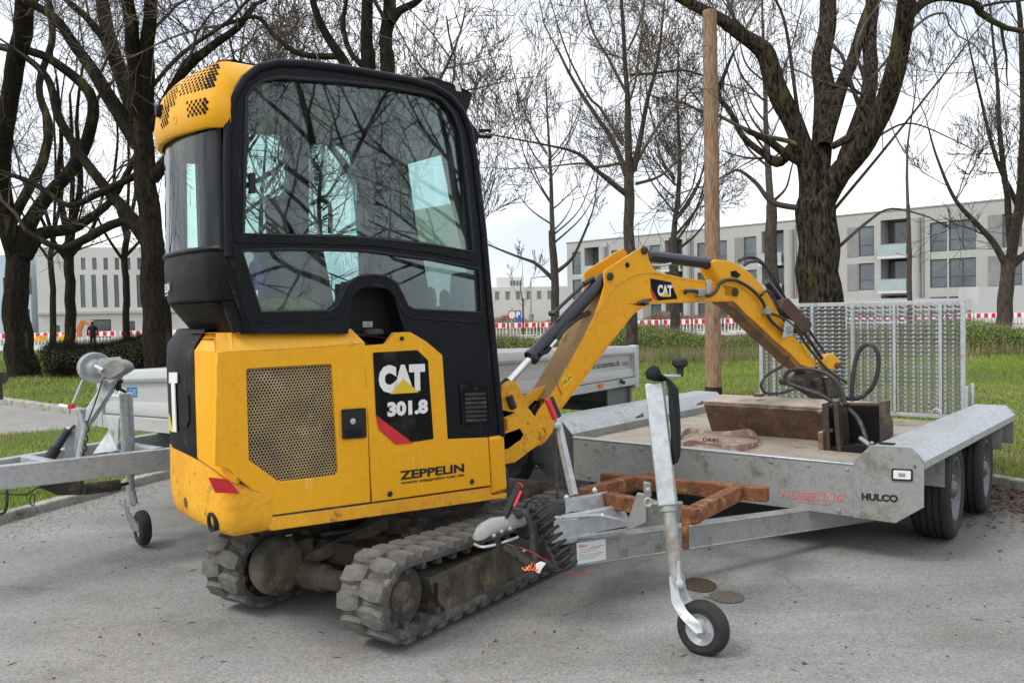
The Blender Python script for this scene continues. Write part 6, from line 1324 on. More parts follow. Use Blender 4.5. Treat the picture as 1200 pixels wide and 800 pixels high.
mb = MB(); mb.prism(roundpoly([P(x, y, 4.72) for x, y in ((144.5, 584), (150, 585), (151, 600), (160, 612), (163, 622), (155, 622), (147, 604))], .012, 3), Vector((0, .006, 0))); mb.tube([P(156, 575, 4.70), P(159, 590, 4.70)], .014, 8); obj('fork', mb, M['galv_stain'], jm)
mb = MB(); mb.lathe(wc2, wa2, [(-.03, .05), (-.032, .078), (-.022, .094), (-.010, .099), (.010, .099), (.022, .094), (.032, .078), (.03, .05)], 36, close=True); obj('tyre', mb, M['tyre'], jm)
mb = MB(); mb.lathe(wc2, wa2, [(-.028, .056), (.028, .058), (.018, .045), (.014, .022), (.034, .018), (.036, .004)], 28); obj('rim', mb, M['galv_stain'], jm)
# brake gear under the near leg
mb = MB(); mb.tube([P(98, 573, 4.42), P(140, 568, 4.55)], .030, 14); mb.tube([P(140, 568, 4.55), P(150, 566, 4.6)], .010, 8); mb.prism([P(x, y, 4.45) for x, y in ((40, 568), (95, 560), (95, 580), (66, 580))], Vector((0, .03, 0))); bg_ = obj('brake_gear', mb, M['darkmetal'], dst, bevel=.003)
mb = MB(); mb.tube(catmull([P(8, 574, 4.1), P(8, 590, 4.1), P(5, 600, 4.1), P(-4, 603, 4.1)], 4), .007, 7); mb.tube([P(38+3*math.cos(t), 585+7*math.sin(t), 4.25) for t in np.linspace(0, 2*math.pi, 13)], .003, 5); mb.tube(catmull([P(0, 578, 4.15), P(30, 579, 4.2), P(46, 571, 4.3), P(70, 578, 4.35), P(96, 574, 4.42)], 5), .004, 6); obj_split('brake_cable', mb, M['darkmetal'], dst)
# another parked thing's dark coupling peeping in at the left edge
mb = MB(); mb.tube([P(-60, 446, 9.0), P(-8, 444, 8.6), P(2, 443, 8.5)], .06, 10); mb.tube([P(-1, 440, 8.5), P(1, 468, 8.5)], .022, 8); mb.tube([P(-40, 448, 9), G(-40, 520)], .04, 8)
tag(obj('trailer_nose', mb, M['darkmetal'], None, loc=G(-40, 520)), 'dark nose of another parked trailer at the left edge of the view', 'trailer')
# ================================================================ BACKGROUND: pole, trees, hedges, barriers, buildings
mb = MB(); pb = G(836, 466, HP); Yp = pb.y
top = P(831.5, 13, Yp); mb.tube([pb-Vector((0, 0, .3)), P(836, 440, Yp), P(834, 200, Yp), top], [.107, .106, .100, .094], 22)
pole = tag(obj('wooden_pole', mb, M['pole'], None, loc=pb), 'tall round wooden pole with a black sleeve at its foot, behind the plant trailer', 'pole')
mb = MB(); mb.tube([P(836.2, 500, Yp), P(836, 453, Yp)], .116, 24); obj('foot_sleeve', mb, M['black'], pole)

def tubes_np(polys, nside=4):
    V = []; Fc = []; base = 0; ang = np.arange(nside)*2*np.pi/nside; ca, sa = np.cos(ang), np.sin(ang)
    for pts, rad in polys:
        p = np.asarray(pts); n = len(p); d = np.empty_like(p); d[1:-1] = p[2:]-p[:-2]; d[0] = p[1]-p[0]; d[-1] = p[-1]-p[-2]; d /= np.linalg.norm(d, axis=1)[:, None]+1e-9
        ref = np.array([.31, .95, .05]) if abs(d[0, 2]) > .6 else np.array([0, 0, 1.])
        u = np.cross(d, ref); u /= np.linalg.norm(u, axis=1)[:, None]+1e-9; v = np.cross(d, u); r_ = np.asarray(rad)[:, None, None]
        if nside >= 10:
            s0 = nr.normal(0, .035, (1, nside)); s1 = nr.normal(0, .02, (n, nside)); s1 = (s1+np.roll(s1, 1, 0)+np.roll(s1, -1, 0))/1.6; r_ = r_*(1+s0+s1+.03*np.sin(2*ang+rad[0]*90)[None, :])[:, :, None]
        V.append((p[:, None, :]+(u[:, None, :]*ca[None, :, None]+v[:, None, :]*sa[None, :, None])*r_).reshape(-1, 3))
        i = np.arange(n-1)[:, None]*nside+base; j = np.arange(nside)[None, :]; j2 = (j+1) % nside
        Fc.append(np.stack([i+j, i+j2, i+nside+j2, i+nside+j], -1).reshape(-1, 4)); base += n*nside
    return np.concatenate(V), np.concatenate(Fc)
def np_obj(name, polys, nside, material, parent, smooth=True):
    V, Fc = tubes_np(polys, nside); V = V-np.array(rootloc(parent)); o = quick(name, V, Fc, material, kind=None, parent=parent)
    if smooth: o.data.polygons.foreach_set('use_smooth', [True]*len(o.data.polygons))
    return o
def unit(v): return v/(np.linalg.norm(v)+1e-9)
def growb(r_, out, p, d, L_, rad, lvl, maxl, cfg):
    n = 6 if lvl < maxl else 4; pts = [p]; rads = [rad]; cur = p; dd = d; end = cfg.get('tip', .32)
    for i in range(n):
        dd = unit(dd+np.array([r_.gauss(0, 1), r_.gauss(0, 1), r_.gauss(0, 1)+cfg.get('up', .25)])*cfg.get('wob', .16)*(1 if lvl < 2 else .42)); cur = cur+dd*(L_/n); pts.append(cur); rads.append(max(cfg['rmin'], rad*(1-(1-end)*(i+1)/n)))
    out.append((lvl, pts, rads))
    if lvl >= maxl: return
    k = cfg['kids'][min(lvl, len(cfg['kids'])-1)]
    for j in range(k):
        t = (j+r_.uniform(.3, 1.1))/k*(1-cfg.get('t0', .2))+cfg.get('t0', .2); t = min(t, .99); f = t*n; i = int(f); fr_ = f-i
        q = pts[i]*(1-fr_)+pts[i+1]*fr_; dl = unit(pts[i+1]-pts[i]); s_ = unit(np.cross(dl, np.array([r_.gauss(0, 1), r_.gauss(0, 1), r_.gauss(0, 1)]))); an = R(r_.uniform(*cfg.get('ang', (28, 60))))
        nd = unit(dl*math.cos(an)+s_*math.sin(an)+np.array([0, 0, cfg.get('lift', .1)])); rr_ = rads[i]*r_.uniform(.42, .66); ll = L_*r_.uniform(.45, .85)*(1.15-.5*t)
        growb(r_, out, q, nd, ll, rr_, lvl+1, maxl, cfg)
def finish_tree(name, base, out, mats, label, nside=(8, 4, 3), group=None, cat='tree', split=1):
    t = empty(name, tuple(base), label, cat, group)
    big = [(p, r_) for l, p, r_ in out if l <= 0]; tw = [(p, r_) for l, p, r_ in out if l >= 1]
    np_obj('trunk', big[:1], nside[0], mats[0], t)
    for b_ in big[1:]: np_obj('limb', [b_], nside[1]+4, mats[0], t)
    np_obj('crown', tw, nside[2], mats[1], t, True)
    return t
def traced(Y, line, r_, slope=0, sub=5):
    """a limb followed in the photograph: (px, py, half width px); it leans towards or away from the camera by slope"""
    pts = []; rad = []; k = len(line); L0 = 0
    for i, (px_, py_, hw) in enumerate(line):
        if i: L0 += math.hypot(px_-line[i-1][0], py_-line[i-1][1])/F*Y
        yy = Y+slope*L0; pts.append(P(px_, py_, yy)); rad.append(hw/F*yy)
    cp = catmull(pts, sub); rr_ = []
    for i in range(len(cp)): t = i/sub; j = min(int(t), k-2); rr_.append(rad[j]*(1-(t-j))+rad[j+1]*(t-j))
    out_ = []
    for i, p in enumerate(cp):
        out_.append(np.array(p)+np.array(noise.noise_vector(p*1.6))*rr_[i]*.35)
    return out_, rr_
def traced_tree(name, label, Y, trunk, limbs, seed, cfg, mats, maxl=4, spawn=5, group=None, basez=HP, nside=(30, 8, 3), dense=1.0):
    r_ = random.Random(seed); out = []; p, q = traced(Y, trunk, r_); b0 = Vector(p[0]); out.append((0, p, q))
    pb_ = np.array(p[0]); 
    if p[0][2] > basez: p.insert(0, np.array([p[0][0], p[0][1], basez-.1])); q.insert(0, q[0]*1.12)
    k = 0
    for ln in limbs:
        k += 1; sl = r_.uniform(-.5, .5); a, b = traced(Y, ln, r_, sl); out.append((0 if ln[0][2]/F*Y > .05 else 1, a, b)); n = len(a)
        m_ = int(spawn*max(1, n/14)*dense)
        for j in range(m_):
            t = r_.uniform(.12, 1.0)*(n-1); i = min(int(t), n-2); c = a[i]+(a[i+1]-a[i])*(t-i); dl = unit(a[i+1]-a[i]); s_ = unit(np.cross(dl, np.array([r_.gauss(0, 1), r_.gauss(0, 1), r_.gauss(0, 1)]))); an = R(r_.uniform(30, 75))
            growb(r_, out, c, unit(dl*math.cos(an)+s_*math.sin(an)+np.array([0, 0, .15])), cfg['L']*r_.uniform(.5, 1.1), max(cfg['rmin']*2, b[i]*r_.uniform(.25, .45)), 1, maxl, cfg)
        growb(r_, out, a[-1], unit(a[-1]-a[-2]), cfg['L'], b[-1], 1, maxl, cfg)
    return finish_tree(name, (b0.x, b0.y, basez), out, mats, label, nside, group)
OAK = (M['bark'], M['twig']); DARK = (M['bark_dark'], M['twig']); PALE = (M['bark_pale'], M['twig_pale'])
c1 = dict(L=1.5, rmin=.0042, kids=[5, 5, 4, 2], wob=.22, up=.15, ang=(30, 65), lift=.1)
# the big oak on the right
oak = traced_tree('oak_tree', 'big bare oak with thick forked trunk behind the loading ramp', 12.5,
    [(962, 475, 29), (961, 400, 26), (960, 340, 23.5), (959, 280, 22), (960, 245, 22), (962, 222, 17), (964, 203, 9), (965, 190, 2)],
    [[(953, 232, 15), (946, 195, 12.5), (932, 150, 11.5), (918, 120, 12), (905, 85, 12), (893, 60, 11), (868, 42, 8), (840, 20, 7), (805, 2, 6), (770, -20, 5), (720, -60, 3)],
     [(957, 225, 15), (962, 160, 12), (966, 120, 13), (962, 80, 11), (967, 40, 10), (972, 0, 9), (975, -60, 6), (970, -130, 4)],
     [(968, 230, 16), (985, 203, 13.5), (1005, 178, 13), (1025, 145, 12.5), (1040, 110, 12), (1052, 60, 11), (1060, 10, 11), (1066, -40, 8), (1080, -110, 5)],
     [(990, 190, 10), (1000, 160, 12), (1015, 120, 9), (1020, 80, 8), (1018, 40, 8), (1022, 0, 7), (1016, -60, 4)],
     [(966, 170, 8), (985, 105, 8), (1000, 70, 7), (1010, 30, 6), (1030, -20, 4)],
     [(1064, 20, 6), (1085, 2, 5), (1110, -3, 4), (1140, 5, 4), (1148, 14, 5)],
     [(1148, 8, 2), (1172, 3, 2), (1200, 0, 1.6), (1230, -10, 1)],
     [(985, 90, 3), (1010, 110, 2), (1012, 88, 3), (1003, 60, 2), (1012, 30, 2)],
     [(1005, 125, 3), (1022, 165, 2.2), (1010, 140, 4)],
     [(945, 195, 5), (920, 180, 5), (900, 165, 4), (876, 153, 3)],
     [(935, 160, 6), (915, 190, 6), (895, 180, 4), (870, 160, 3.5), (855, 130, 3), (842, 110, 3), (852, 80, 2), (860, 62, 1.5)],
     [(944, 246, 4), (905, 238, 4), (885, 215, 3), (865, 200, 2), (850, 205, 1.4)],
     [(905, 60, 2), (868, 30, 1.6), (850, 5, 1.2)],
     [(975, 250, 2.8), (1010, 208, 2.4), (1065, 140, 1.8), (1090, 108, 1.6), (1120, 70, 1.3), (1150, 30, .9), (1180, 5, .7)],
     [(1020, 95, 2.2), (1075, 30, 2), (1105, 16, 1.6), (1112, 30, 1.1), (1122, 42, 1)],
     [(936, 130, 3), (926, 60, 2.6), (918, 20, 2), (905, -10, 1.6)],
     [(1028, 160, 2), (1060, 145, 1.3), (1092, 152, 1), (1150, 180, .6)],
     [(972, 300, 2.8), (1015, 262, 2.2), (1045, 245, 1.6), (1090, 255, 1.0)]], 11, c1, OAK, maxl=4, spawn=2, dense=.32)
# left group
cl_ = dict(L=2.2, rmin=.0065, kids=[5, 5, 3], wob=.2, up=.12, ang=(30, 70), lift=.08)
traced_tree('oak_tree', 'large dark mossy tree at the far left edge with a thick trunk', 19.0,
    [(24, 434, 17), (22, 400, 14), (18, 350, 12.5), (17, 310, 12), (19, 285, 11)],
    [[(15, 300, 11), (4, 240, 10), (2, 180, 9), (12, 110, 9), (25, 40, 10), (32, -10, 9), (40, -70, 6)],
     [(24, 290, 12), (40, 255, 8), (60, 225, 7), (90, 190, 7), (110, 120, 6), (60, 70, 5), (0, 55, 4)],
     [(26, 300, 10), (50, 275, 8), (90, 265, 6), (130, 235, 4), (160, 180, 3)],
     [(14, 260, 6), (45, 200, 6), (58, 150, 5), (45, 100, 4), (62, 40, 4), (50, -30, 3)],
     [(5, 230, 5), (-20, 190, 5), (-60, 140, 4)]], 21, cl_, DARK, maxl=4, spawn=3, dense=.3)
traced_tree('oak_tree', 'dark tree with forked upright stems just left of the cab', 17.0,
    [(188, 440, 19), (186, 400, 16.5), (182, 350, 15), (178, 300, 13), (174, 240, 12), (168, 180, 11.5), (166, 140, 10)],
    [[(164, 160, 10), (150, 110, 8.5), (135, 70, 8), (125, 30, 8), (118, -10, 7), (112, -80, 5)],
     [(164, 140, 12), (160, 90, 9), (155, 40, 8), (150, -10, 7), (152, -90, 5)],
     [(170, 140, 10), (172, 80, 9), (174, 30, 8), (180, -20, 7), (190, -100, 4)],
     [(162, 170, 9), (135, 125, 8), (110, 85, 7), (85, 50, 6), (62, 20, 5), (30, 2, 4)],
     [(165, 120, 5), (140, 80, 4), (110, 30, 4), (80, 2, 3)],
     [(175, 150, 6), (205, 100, 5), (222, 72, 7), (240, 60, 5), (275, 35, 4), (300, 5, 3)],
     [(176, 280, 10), (150, 250, 7), (120, 215, 6), (90, 175, 5), (70, 140, 5), (55, 90, 4), (20, 60, 3)],
     [(178, 300, 7), (150, 260, 5), (100, 280, 5), (70, 290, 4), (30, 270, 3)],
     [(180, 210, 8), (210, 170, 6), (232, 150, 5)],
     [(170, 200, 4), (120, 225, 4), (80, 240, 3), (40, 215, 3), (0, 200, 2)],
     [(170, 110, 3), (215, 60, 3), (260, 30, 2.5), (290, 0, 2)]], 22, cl_, DARK, maxl=4, spawn=3, dense=.36)
for (bx, by, w_, Y_, sd_, lab) in ((82, 402, 6.5, 33, 31, 'dark tree between the two large left trees, nearest to the big left trunk'), (62, 402, 3.5, 42, 32, 'thin dark tree with a leaning stem in the left tree group'), (148, 400, 4, 36, 33, 'slim forked tree in front of the white building on the left')):
    traced_tree('bare_tree', lab, Y_, [(bx, by, w_), (bx, 340, w_*.9), (bx-2, 300, w_*.85), (bx+2, 270, w_*.8)],
        [[(bx, 280, w_*.7), (bx-14, 220, w_*.5), (bx-10, 160, w_*.35), (bx-16, 90, w_*.2)], [(bx, 275, w_*.7), (bx+12, 215, w_*.5), (bx+8, 140, w_*.3), (bx+16, 70, w_*.2)], [(bx, 300, w_*.5), (bx+25, 270, w_*.35), (bx+38, 230, w_*.25)], [(bx, 310, w_*.5), (bx-24, 275, w_*.35), (bx-40, 240, w_*.25)], [(bx, 290, w_*.5), (bx+3, 200, w_*.4), (bx, 110, w_*.2)]],
        sd_, dict(L=3.4, rmin=.009, kids=[6, 5, 4], wob=.2, up=.2, ang=(28, 60), lift=.12), DARK, maxl=4, spawn=3, group=None, dense=.5)
# two dark stems behind the cab
for (xb, lim, lab, sd_) in ((432, [[(432, 66, 7.6), (431, 40, 7), (430, 0, 6.5), (432, -80, 5), (426, -160, 3)], [(425, 110, 6), (400, 68, 6), (385, 45, 5), (370, 15, 4), (362, -20, 3)], [(398, 66, 4), (350, 62, 3), (320, 40, 2.6), (300, 20, 2.2), (260, 30, 2)], [(428, 80, 4), (410, 60, 3), (402, 30, 3), (406, 0, 2), (404, -30, 2)]], 'left one of two dark mossy tree stems rising behind the cab roof', 41),
                            (453, [[(453, 66, 8), (453, 40, 8), (456, 10, 8), (454, -40, 7), (450, -120, 4)], [(458, 25, 7), (470, 12, 5), (490, 0, 4), (510, -30, 3)], [(450, 20, 3), (440, 2, 2.5), (432, -20, 2)]], 'right one of two dark mossy tree stems rising behind the cab roof', 42)):
    traced_tree('bare_tree', lab, 15.0, [(xb+8, 470, 12), (xb+6, 380, 11), (xb+4, 280, 10), (xb+1, 160, 9), (xb, 60, 8)], lim+[[(xb+4, 250, 5), (xb-30, 190, 4), (xb-60, 150, 3), (xb-70, 110, 2)], [(xb+4, 260, 5), (xb+40, 200, 4), (xb+60, 150, 3)]], sd_, cl_, DARK, maxl=4, spawn=2, dense=.32)
# slim trees in the middle
def fan(x0, y0, w0, topx, spread, n, r_, ytop=-60, y1=None):
    """main stem plus ascending branches at uneven heights and lengths"""
    xm = x0+(topx-x0)*.45+r_.uniform(-6, 6); l_ = [[(x0, y0, w0), (xm, y0*.6+ytop*.4, w0*.6), (x0+(topx-x0)*.8, y0*.25+ytop*.75, w0*.35), (topx, ytop, w0*.15)]]
    H_ = y0-ytop
    for k in range(n):
        t = r_.uniform(.0, .78); yb = y0+12-H_*t*.8; sd_ = 1 if r_.random() < .5 else -1; ln = spread*(1-.45*t)*r_.uniform(.45, 1.15); xb = x0+(topx-x0)*t; st = r_.uniform(.9, 2.3)
        l_.append([(xb, yb, w0*(.5-.3*t)), (xb+sd_*ln*.38, yb-ln*st*.30, w0*.26), (xb+sd_*ln*.62+r_.uniform(-5, 5), yb-ln*st*.75, w0*.17), (xb+sd_*ln*.72+r_.uniform(-9, 9), yb-ln*st*1.25, w0*.07)])
    return l_
c2 = dict(L=1.7, rmin=.005, kids=[6, 5, 3], wob=.12, up=.35, ang=(22, 48), lift=.25)
r0 = random.Random(5)
traced_tree('bare_tree', 'slim bare tree with pale lower bark right behind the boom knee', 17.5, [(741, 450, 7), (741, 400, 7), (738, 320, 6.5), (737, 260, 6), (737, 200, 5.5)], [[(737, 205, 5), (736, 150, 4), (735, 110, 3.2), (732, 60, 2.6), (728, 0, 2), (724, -60, 1)], [(734, 205, 4), (716, 160, 3), (700, 138, 2.6), (672, 95, 2), (652, 55, 1.2)], [(731, 170, 2.6), (705, 128, 2), (690, 112, 1.8), (664, 60, 1.3), (648, 10, .8)], [(735, 110, 2.6), (715, 72, 2), (692, 30, 1.5), (682, -20, .9)], [(742, 200, 4.2), (750, 165, 3), (758, 120, 2.4), (770, 75, 1.8), (778, 10, 1)], [(744, 195, 2.6), (770, 150, 2), (798, 118, 1.4), (818, 98, .8)], [(738, 88, 2.2), (765, 86, 2), (800, 82, 1.8), (828, 90, 1.2)], [(732, 190, 2.4), (700, 196, 1.8), (680, 192, 1.4), (640, 196, .9)], [(745, 215, 2.4), (775, 205, 1.8), (800, 180, 1.2)], [(736, 60, 1.8), (752, 20, 1.3), (760, -30, .8)], [(733, 130, 2), (745, 95, 1.6), (752, 40, 1)], [(737, 230, 4), (700, 200, 2.4), (678, 180, 2), (640, 170, 1.2), (575, 158, .8)]], 51, c2, PALE, maxl=4, spawn=3, dense=.5)
traced_tree('young_tree', 'slender young tree left of the boom with upright twigs', 26, [(651, 400, 5), (650, 350, 4.6), (648, 300, 4.2), (646, 270, 3.8)], fan(647, 280, 3.2, 640, 85, 12, r0, 90)+[[(650, 330, 3), (630, 310, 2), (610, 302, 1.5), (580, 290, 1)], [(650, 320, 2.6), (672, 300, 1.8), (690, 260, 1.3)]], 52, dict(c2, L=2.0, rmin=.0065), PALE, maxl=4, spawn=3, dense=.5)
traced_tree('bare_tree', 'bushy bare tree behind the raised boom, left of the wooden pole', 30, [(791, 400, 6), (791, 350, 5.6), (788, 310, 5.5), (788, 280, 5)], fan(788, 290, 4, 795, 80, 15, r0, 60), 53, dict(c2, L=2.4, rmin=.008, kids=[6, 5, 5], ang=(25, 65)), (M['bark_pale'], M['twig']), maxl=4, spawn=4, dense=.6)
traced_tree('bare_tree', 'grey tree between the wooden pole and the big oak', 22, [(907, 440, 9), (906, 350, 8), (904, 290, 7), (903, 240, 6)], fan(903, 250, 5, 892, 90, 10, r0, -30), 54, dict(c2, L=2.0, rmin=.0065), (M['bark_pale'], M['twig']), maxl=4, spawn=3, dense=.5)
traced_tree('bare_tree', 'forked bare tree standing in the hedge at the right edge', 24, [(1176, 400, 8.5), (1178, 360, 8), (1181, 325, 7), (1184, 305, 8)],
    [[(1184, 310, 6), (1192, 260, 6), (1198, 200, 5), (1200, 120, 4), (1196, 40, 3), (1190, -50, 2)], [(1180, 312, 4.5), (1165, 285, 3.6), (1145, 262, 3), (1120, 235, 2.2), (1100, 190, 1.4), (1088, 150, .8)], [(1186, 300, 4), (1180, 230, 3.4), (1172, 160, 2.6), (1168, 90, 1.8), (1160, 10, 1)], [(1187, 312, 5), (1205, 295, 4), (1230, 260, 3)], [(1192, 240, 3), (1165, 180, 2), (1148, 110, 1.4), (1135, 50, .8)], [(1196, 190, 3), (1215, 120, 2), (1225, 40, 1.5)]], 55, dict(c2, L=1.9, rmin=.0065, kids=[6, 5, 4]), (M['bark_pale'], M['twig']), maxl=4, spawn=4, dense=.7)
traced_tree('bare_tree', 'far thin tree behind the ramp, right of the big oak', 40, [(1066, 395, 3), (1066, 300, 2.6), (1064, 240, 2)], fan(1064, 250, 2, 1075, 70, 7, r0, 60), 56, dict(c2, L=3, rmin=.012), PALE, maxl=4, spawn=2, dense=.6)
traced_tree('young_tree', 'small far tree by the white flat-roofed building', 60, [(613, 392, 1.2), (613, 350, 1)], fan(613, 355, .9, 612, 22, 5, r0, 310), 57, dict(c2, L=1.2, rmin=.02, kids=[3, 3]), PALE, maxl=3, spawn=1, dense=.6)
for (bx, Y_, sd_, lab, ht) in ((305, 30, 81, 'bare tree seen through the left cab window', 130), (375, 24, 82, 'bare tree seen through the middle of the cab glass', 110), (470, 33, 83, 'far bare tree seen through the right part of the cab glass', 150), (535, 27, 84, 'bare tree seen through the cab glass nearest the front pillar', 130)):
    traced_tree('bare_tree', lab, Y_, [(bx, 420, 5), (bx+2, 360, 4.6), (bx, 310, 4.2), (bx-1, 280, 4)], fan(bx, 300, 3.6, bx+8, 95, 13, r0, ht), sd_, dict(c2, L=2.0, rmin=.008, kids=[6, 5, 4], ang=(28, 65)), (M['bark_pale'], M['twig']), maxl=4, spawn=3, dense=.5)
# two more trees of the same row, to the right of and behind the camera (they are what the cab glass mirrors)
def gtree(name, base, h, rad, seed, mats, label, cfg, maxl=4, group=None):
    r_ = random.Random(seed); out = []; growb(r_, out, np.array(base, float)-np.array([0, 0, .1]), np.array([0, 0, 1.]), h, rad, 0, maxl, cfg); return finish_tree(name, base, out, mats, label, (10, 6, 3), group)
g1 = gtree('bare_tree', (17.5, -4.0, 0), 7.5, .20, 61, DARK, 'bare tree outside the frame, mirrored in the cab glass', dict(L=2, rmin=.007, kids=[11, 7, 5, 3], wob=.16, up=.25, ang=(35, 70), lift=.15, t0=.22), maxl=4, group='trees beside the car park')
for (x_, y_, rz, s_) in ((24, -13, 2.1, 1.15), (19, 7.8, 4.0, .95), (27, -2.0, 1.0, 1.2), (-19, 24, .6, 1.35), (-11, 30, 3.3, 1.3)):
    c_ = copy_tree(g1); c_.location = (x_, y_, HP); c_.rotation_euler.z = rz; c_.scale = (s_, s_, s_)
    if x_ < 0: c_['label'] = 'tall bare tree in the second row of the left group, %s' % ('farther left' if x_ < -12 else 'nearer the cab'); del c_['group']
    else: c_['label'] = g1['label']
M['stub'] = mat('split_wood', (.26, .17, .10), (.07, .05, .035), rough=.8, scale=6, spots=(.03, .02, .015), spots_amt=.45, spots_scale=9)
# broken pale branch stubs on the oak
mb = MB(); mb.tube([P(876, 153, 12.3), P(898, 160, 12.3), P(922, 165, 12.35), P(936, 170, 12.4)], [.012, .030, .036, .034], 8); obj('broken_branch', mb, M['stub'], oak)
mb = MB(); mb.tube([P(975, 172, 12.3), P(988, 165, 12.2), P(1000, 158, 12.15)], [.05, .055, .06], 8); obj('broken_branch', mb, M['bark'], oak)

# ---------------------------------------------------------------- hedges and bushes (things nobody could count)
def hedge(name, pts, width, h, n, mats, label, seed=1, tw=.35, leafs=.022, green=.6):
    r_ = np.random.RandomState(seed); P_ = np.array([[v.x, v.y] for v in pts]); seg = np.linalg.norm(np.diff(P_, axis=0), axis=1); cum_ = np.concatenate([[0], np.cumsum(seg)]); s_ = r_.uniform(0, cum_[-1], n)
    x = np.interp(s_, cum_, P_[:, 0]); y = np.interp(s_, cum_, P_[:, 1]); o_ = r_.normal(0, width*.33, n).clip(-width, width); y = y+o_
    hh = h*(1-.35*(np.abs(o_)/width)**2)*(.82+.25*np.sin(s_*1.3+seed)*np.sin(s_*.37)); z = HP+hh*r_.uniform(0, 1, n)**.75
    # twigs
    a = r_.uniform(0, 2*np.pi, n); L_ = r_.uniform(.08, .26, n)*h; d = np.stack([np.cos(a)*.45, np.sin(a)*.45, np.ones(n)], 1)*L_[:, None]; wv = np.stack([-np.sin(a), np.cos(a), np.zeros(n)], 1)*.004
    b = np.stack([x, y, z], 1); k = int(n*tw); V = np.stack([b[:k]-wv[:k], b[:k]+wv[:k], b[:k]+d[:k]], 1).reshape(-1, 3); quick(name, V, np.arange(k*3).reshape(-1, 3), mats[0], label)
    m_ = (z-HP)/h > r_.uniform(1-green-.25, 1.0-green*.6, n); c = b[m_]; n2 = len(c); g = r_.normal(0, 1, (n2, 3)); g /= np.linalg.norm(g, axis=1)[:, None]; e = np.cross(g, r_.normal(0, 1, (n2, 3))); e /= np.linalg.norm(e, axis=1)[:, None]; f = np.cross(g, e); s2 = leafs*r_.uniform(.5, 1.3, n2)[:, None]
    V = np.stack([c-e*s2, c+f*s2*.45, c+e*s2, c-f*s2*.45], 1).reshape(-1, 3); quick(name, V, np.arange(n2*4).reshape(-1, 4), mats[1], label+' (its leaves)' if False else label.replace('hedge', 'hedge foliage').replace('bushes', 'bush foliage'))
M['hedge_leaf'] = mat('hedge_leaf', (.25, .36, .06), (.16, .24, .04), rough=.6, scale=1.2, fine=.3, fine_scale=15)
M['hedge_twig'] = mat('hedge_twig', (.26, .195, .13), (.15, .11, .075), rough=.85, scale=2)
M['brown_leaf'] = mat('brown_hedge_leaf', (.32, .19, .115), (.20, .115, .07), rough=.8, scale=.6)
M['dark_leaf'] = mat('bush_leaf', (.095, .115, .03), (.045, .05, .02), rough=.6, scale=.9)
hedge('hedge', [P(560, 412, 20.5), P(700, 412, 21), P(860, 412, 21), P(1030, 412, 20.5), P(1260, 412, 19.5)], 1.1, .80, 90000, (M['hedge_twig'], M['hedge_leaf']), 'low green hedge with brown stems running behind the lawn', 3, tw=.4, leafs=.026, green=.95)
hedge('hedge', [P(60, 415, 19.0), P(175, 415, 18.2)], 1.0, .86, 52000, (M['bark_dark'], M['dark_leaf']), 'dark brownish bushes between the left tree trunks', 4, tw=.6, leafs=.022, green=.5)
mk_ = hedge('hedge', [P(560, 378, 66), P(800, 378, 66), P(920, 376, 64)], 1.6, 1.45, 26000, (M['hedge_twig'], M['brown_leaf']), 'russet brown hedge behind the red and white barriers', 5, tw=.3, leafs=.07, green=.95)
for o in bpy.data.objects:
    if o.name.startswith('hedge') and 'russet' in o.get('label', ''): o.location.z = -.5
g = []
x, y = scatter([(-30, 20), (40, 20), (40, 22), (-30, 22)], 19.6, 21.6, 30000); k = (x > -1.5); x, y = x[k], y[k]; V, Fc = blades(x, y-.9, np.full(len(x), HP), .12, .42, .02, .4); M['straw'] = mat('straw_grass', (.36, .31, .17), (.22, .24, .09), rough=.8, scale=1.4); quick('long_grass', V, Fc, M['straw'], 'tall straw-coloured grass along the foot of the hedge')
x, y = scatter([(-30, 16), (-3, 16), (-3, 20), (-30, 20)], 16, 19.5, 9000); k = np.exp(-((x-G(24, 434).x)/.9)**2-((y-18.2)/.8)**2) > nr.uniform(0, 1, len(x)); x, y = x[k], y[k]; V, Fc = blades(x, y, np.full(len(x), HP), .08, .3, .03, .5); quick('long_grass', V, Fc, M['grass'], 'tuft of longer grass round the foot of the far left tree')

# ---------------------------------------------------------------- red and white barriers
def barrier_proto():
    mb = MB(); fr = Fr(90, (0, 0, 0)); w_ = 1.98
    mb.cur = 0; mb.box(fr, -w_/2, w_/2, -.02, .02, .62, .98)
    for k in range(9): a = -w_/2+.06+k*.232; mb.box(fr, a-.02, a+.02, -.02, .02, .08, .62)
    mb.box(fr, -w_/2, w_/2, -.022, .022, .06, .12); mb.cur = 1
    for k in range(4): a = -w_/2+.10+k*.5; mb.box(fr, a, a+.26, -.026, .026, .64, .96)
    mb.cur = 2
    for a in (-.8, .8): mb.box(fr, a-.08, a+.08, -.32, .32, -.02, .06)
    return mb
bp = None; BL = 'red and white striped barrier unit in the long line along the street'
def barrier(x, y, rz, lab=BL):
    global bp
    if bp is None: bp = obj('barrier', barrier_proto(), (M['white'], M['red'], M['darkmetal']), None, smooth=0, loc=(0, 0, 0)); o = bp
    else: o = bp.copy(); col.objects.link(o)
    o.location = (x, y, ZT(y)); o.rotation_euler.z = rz; return tag(o, lab, 'barrier', 'street barriers')
p, q = P(560, 385, 61), P(1330, 365, 59); p.z = q.z = 0; L_ = (q-p).length; n = int(L_/2.05); an = math.atan2(q.y-p.y, q.x-p.x)
for k in range(n): c = p.lerp(q, (k+.5)/n); barrier(c.x, c.y+rng.uniform(-.08, .08), an+rng.uniform(-.02, .02))
p, q = P(-60, 395, 60), P(215, 392, 62); p.z = q.z = 0; n = int((q-p).length/2.05); an = math.atan2(q.y-p.y, q.x-p.x)
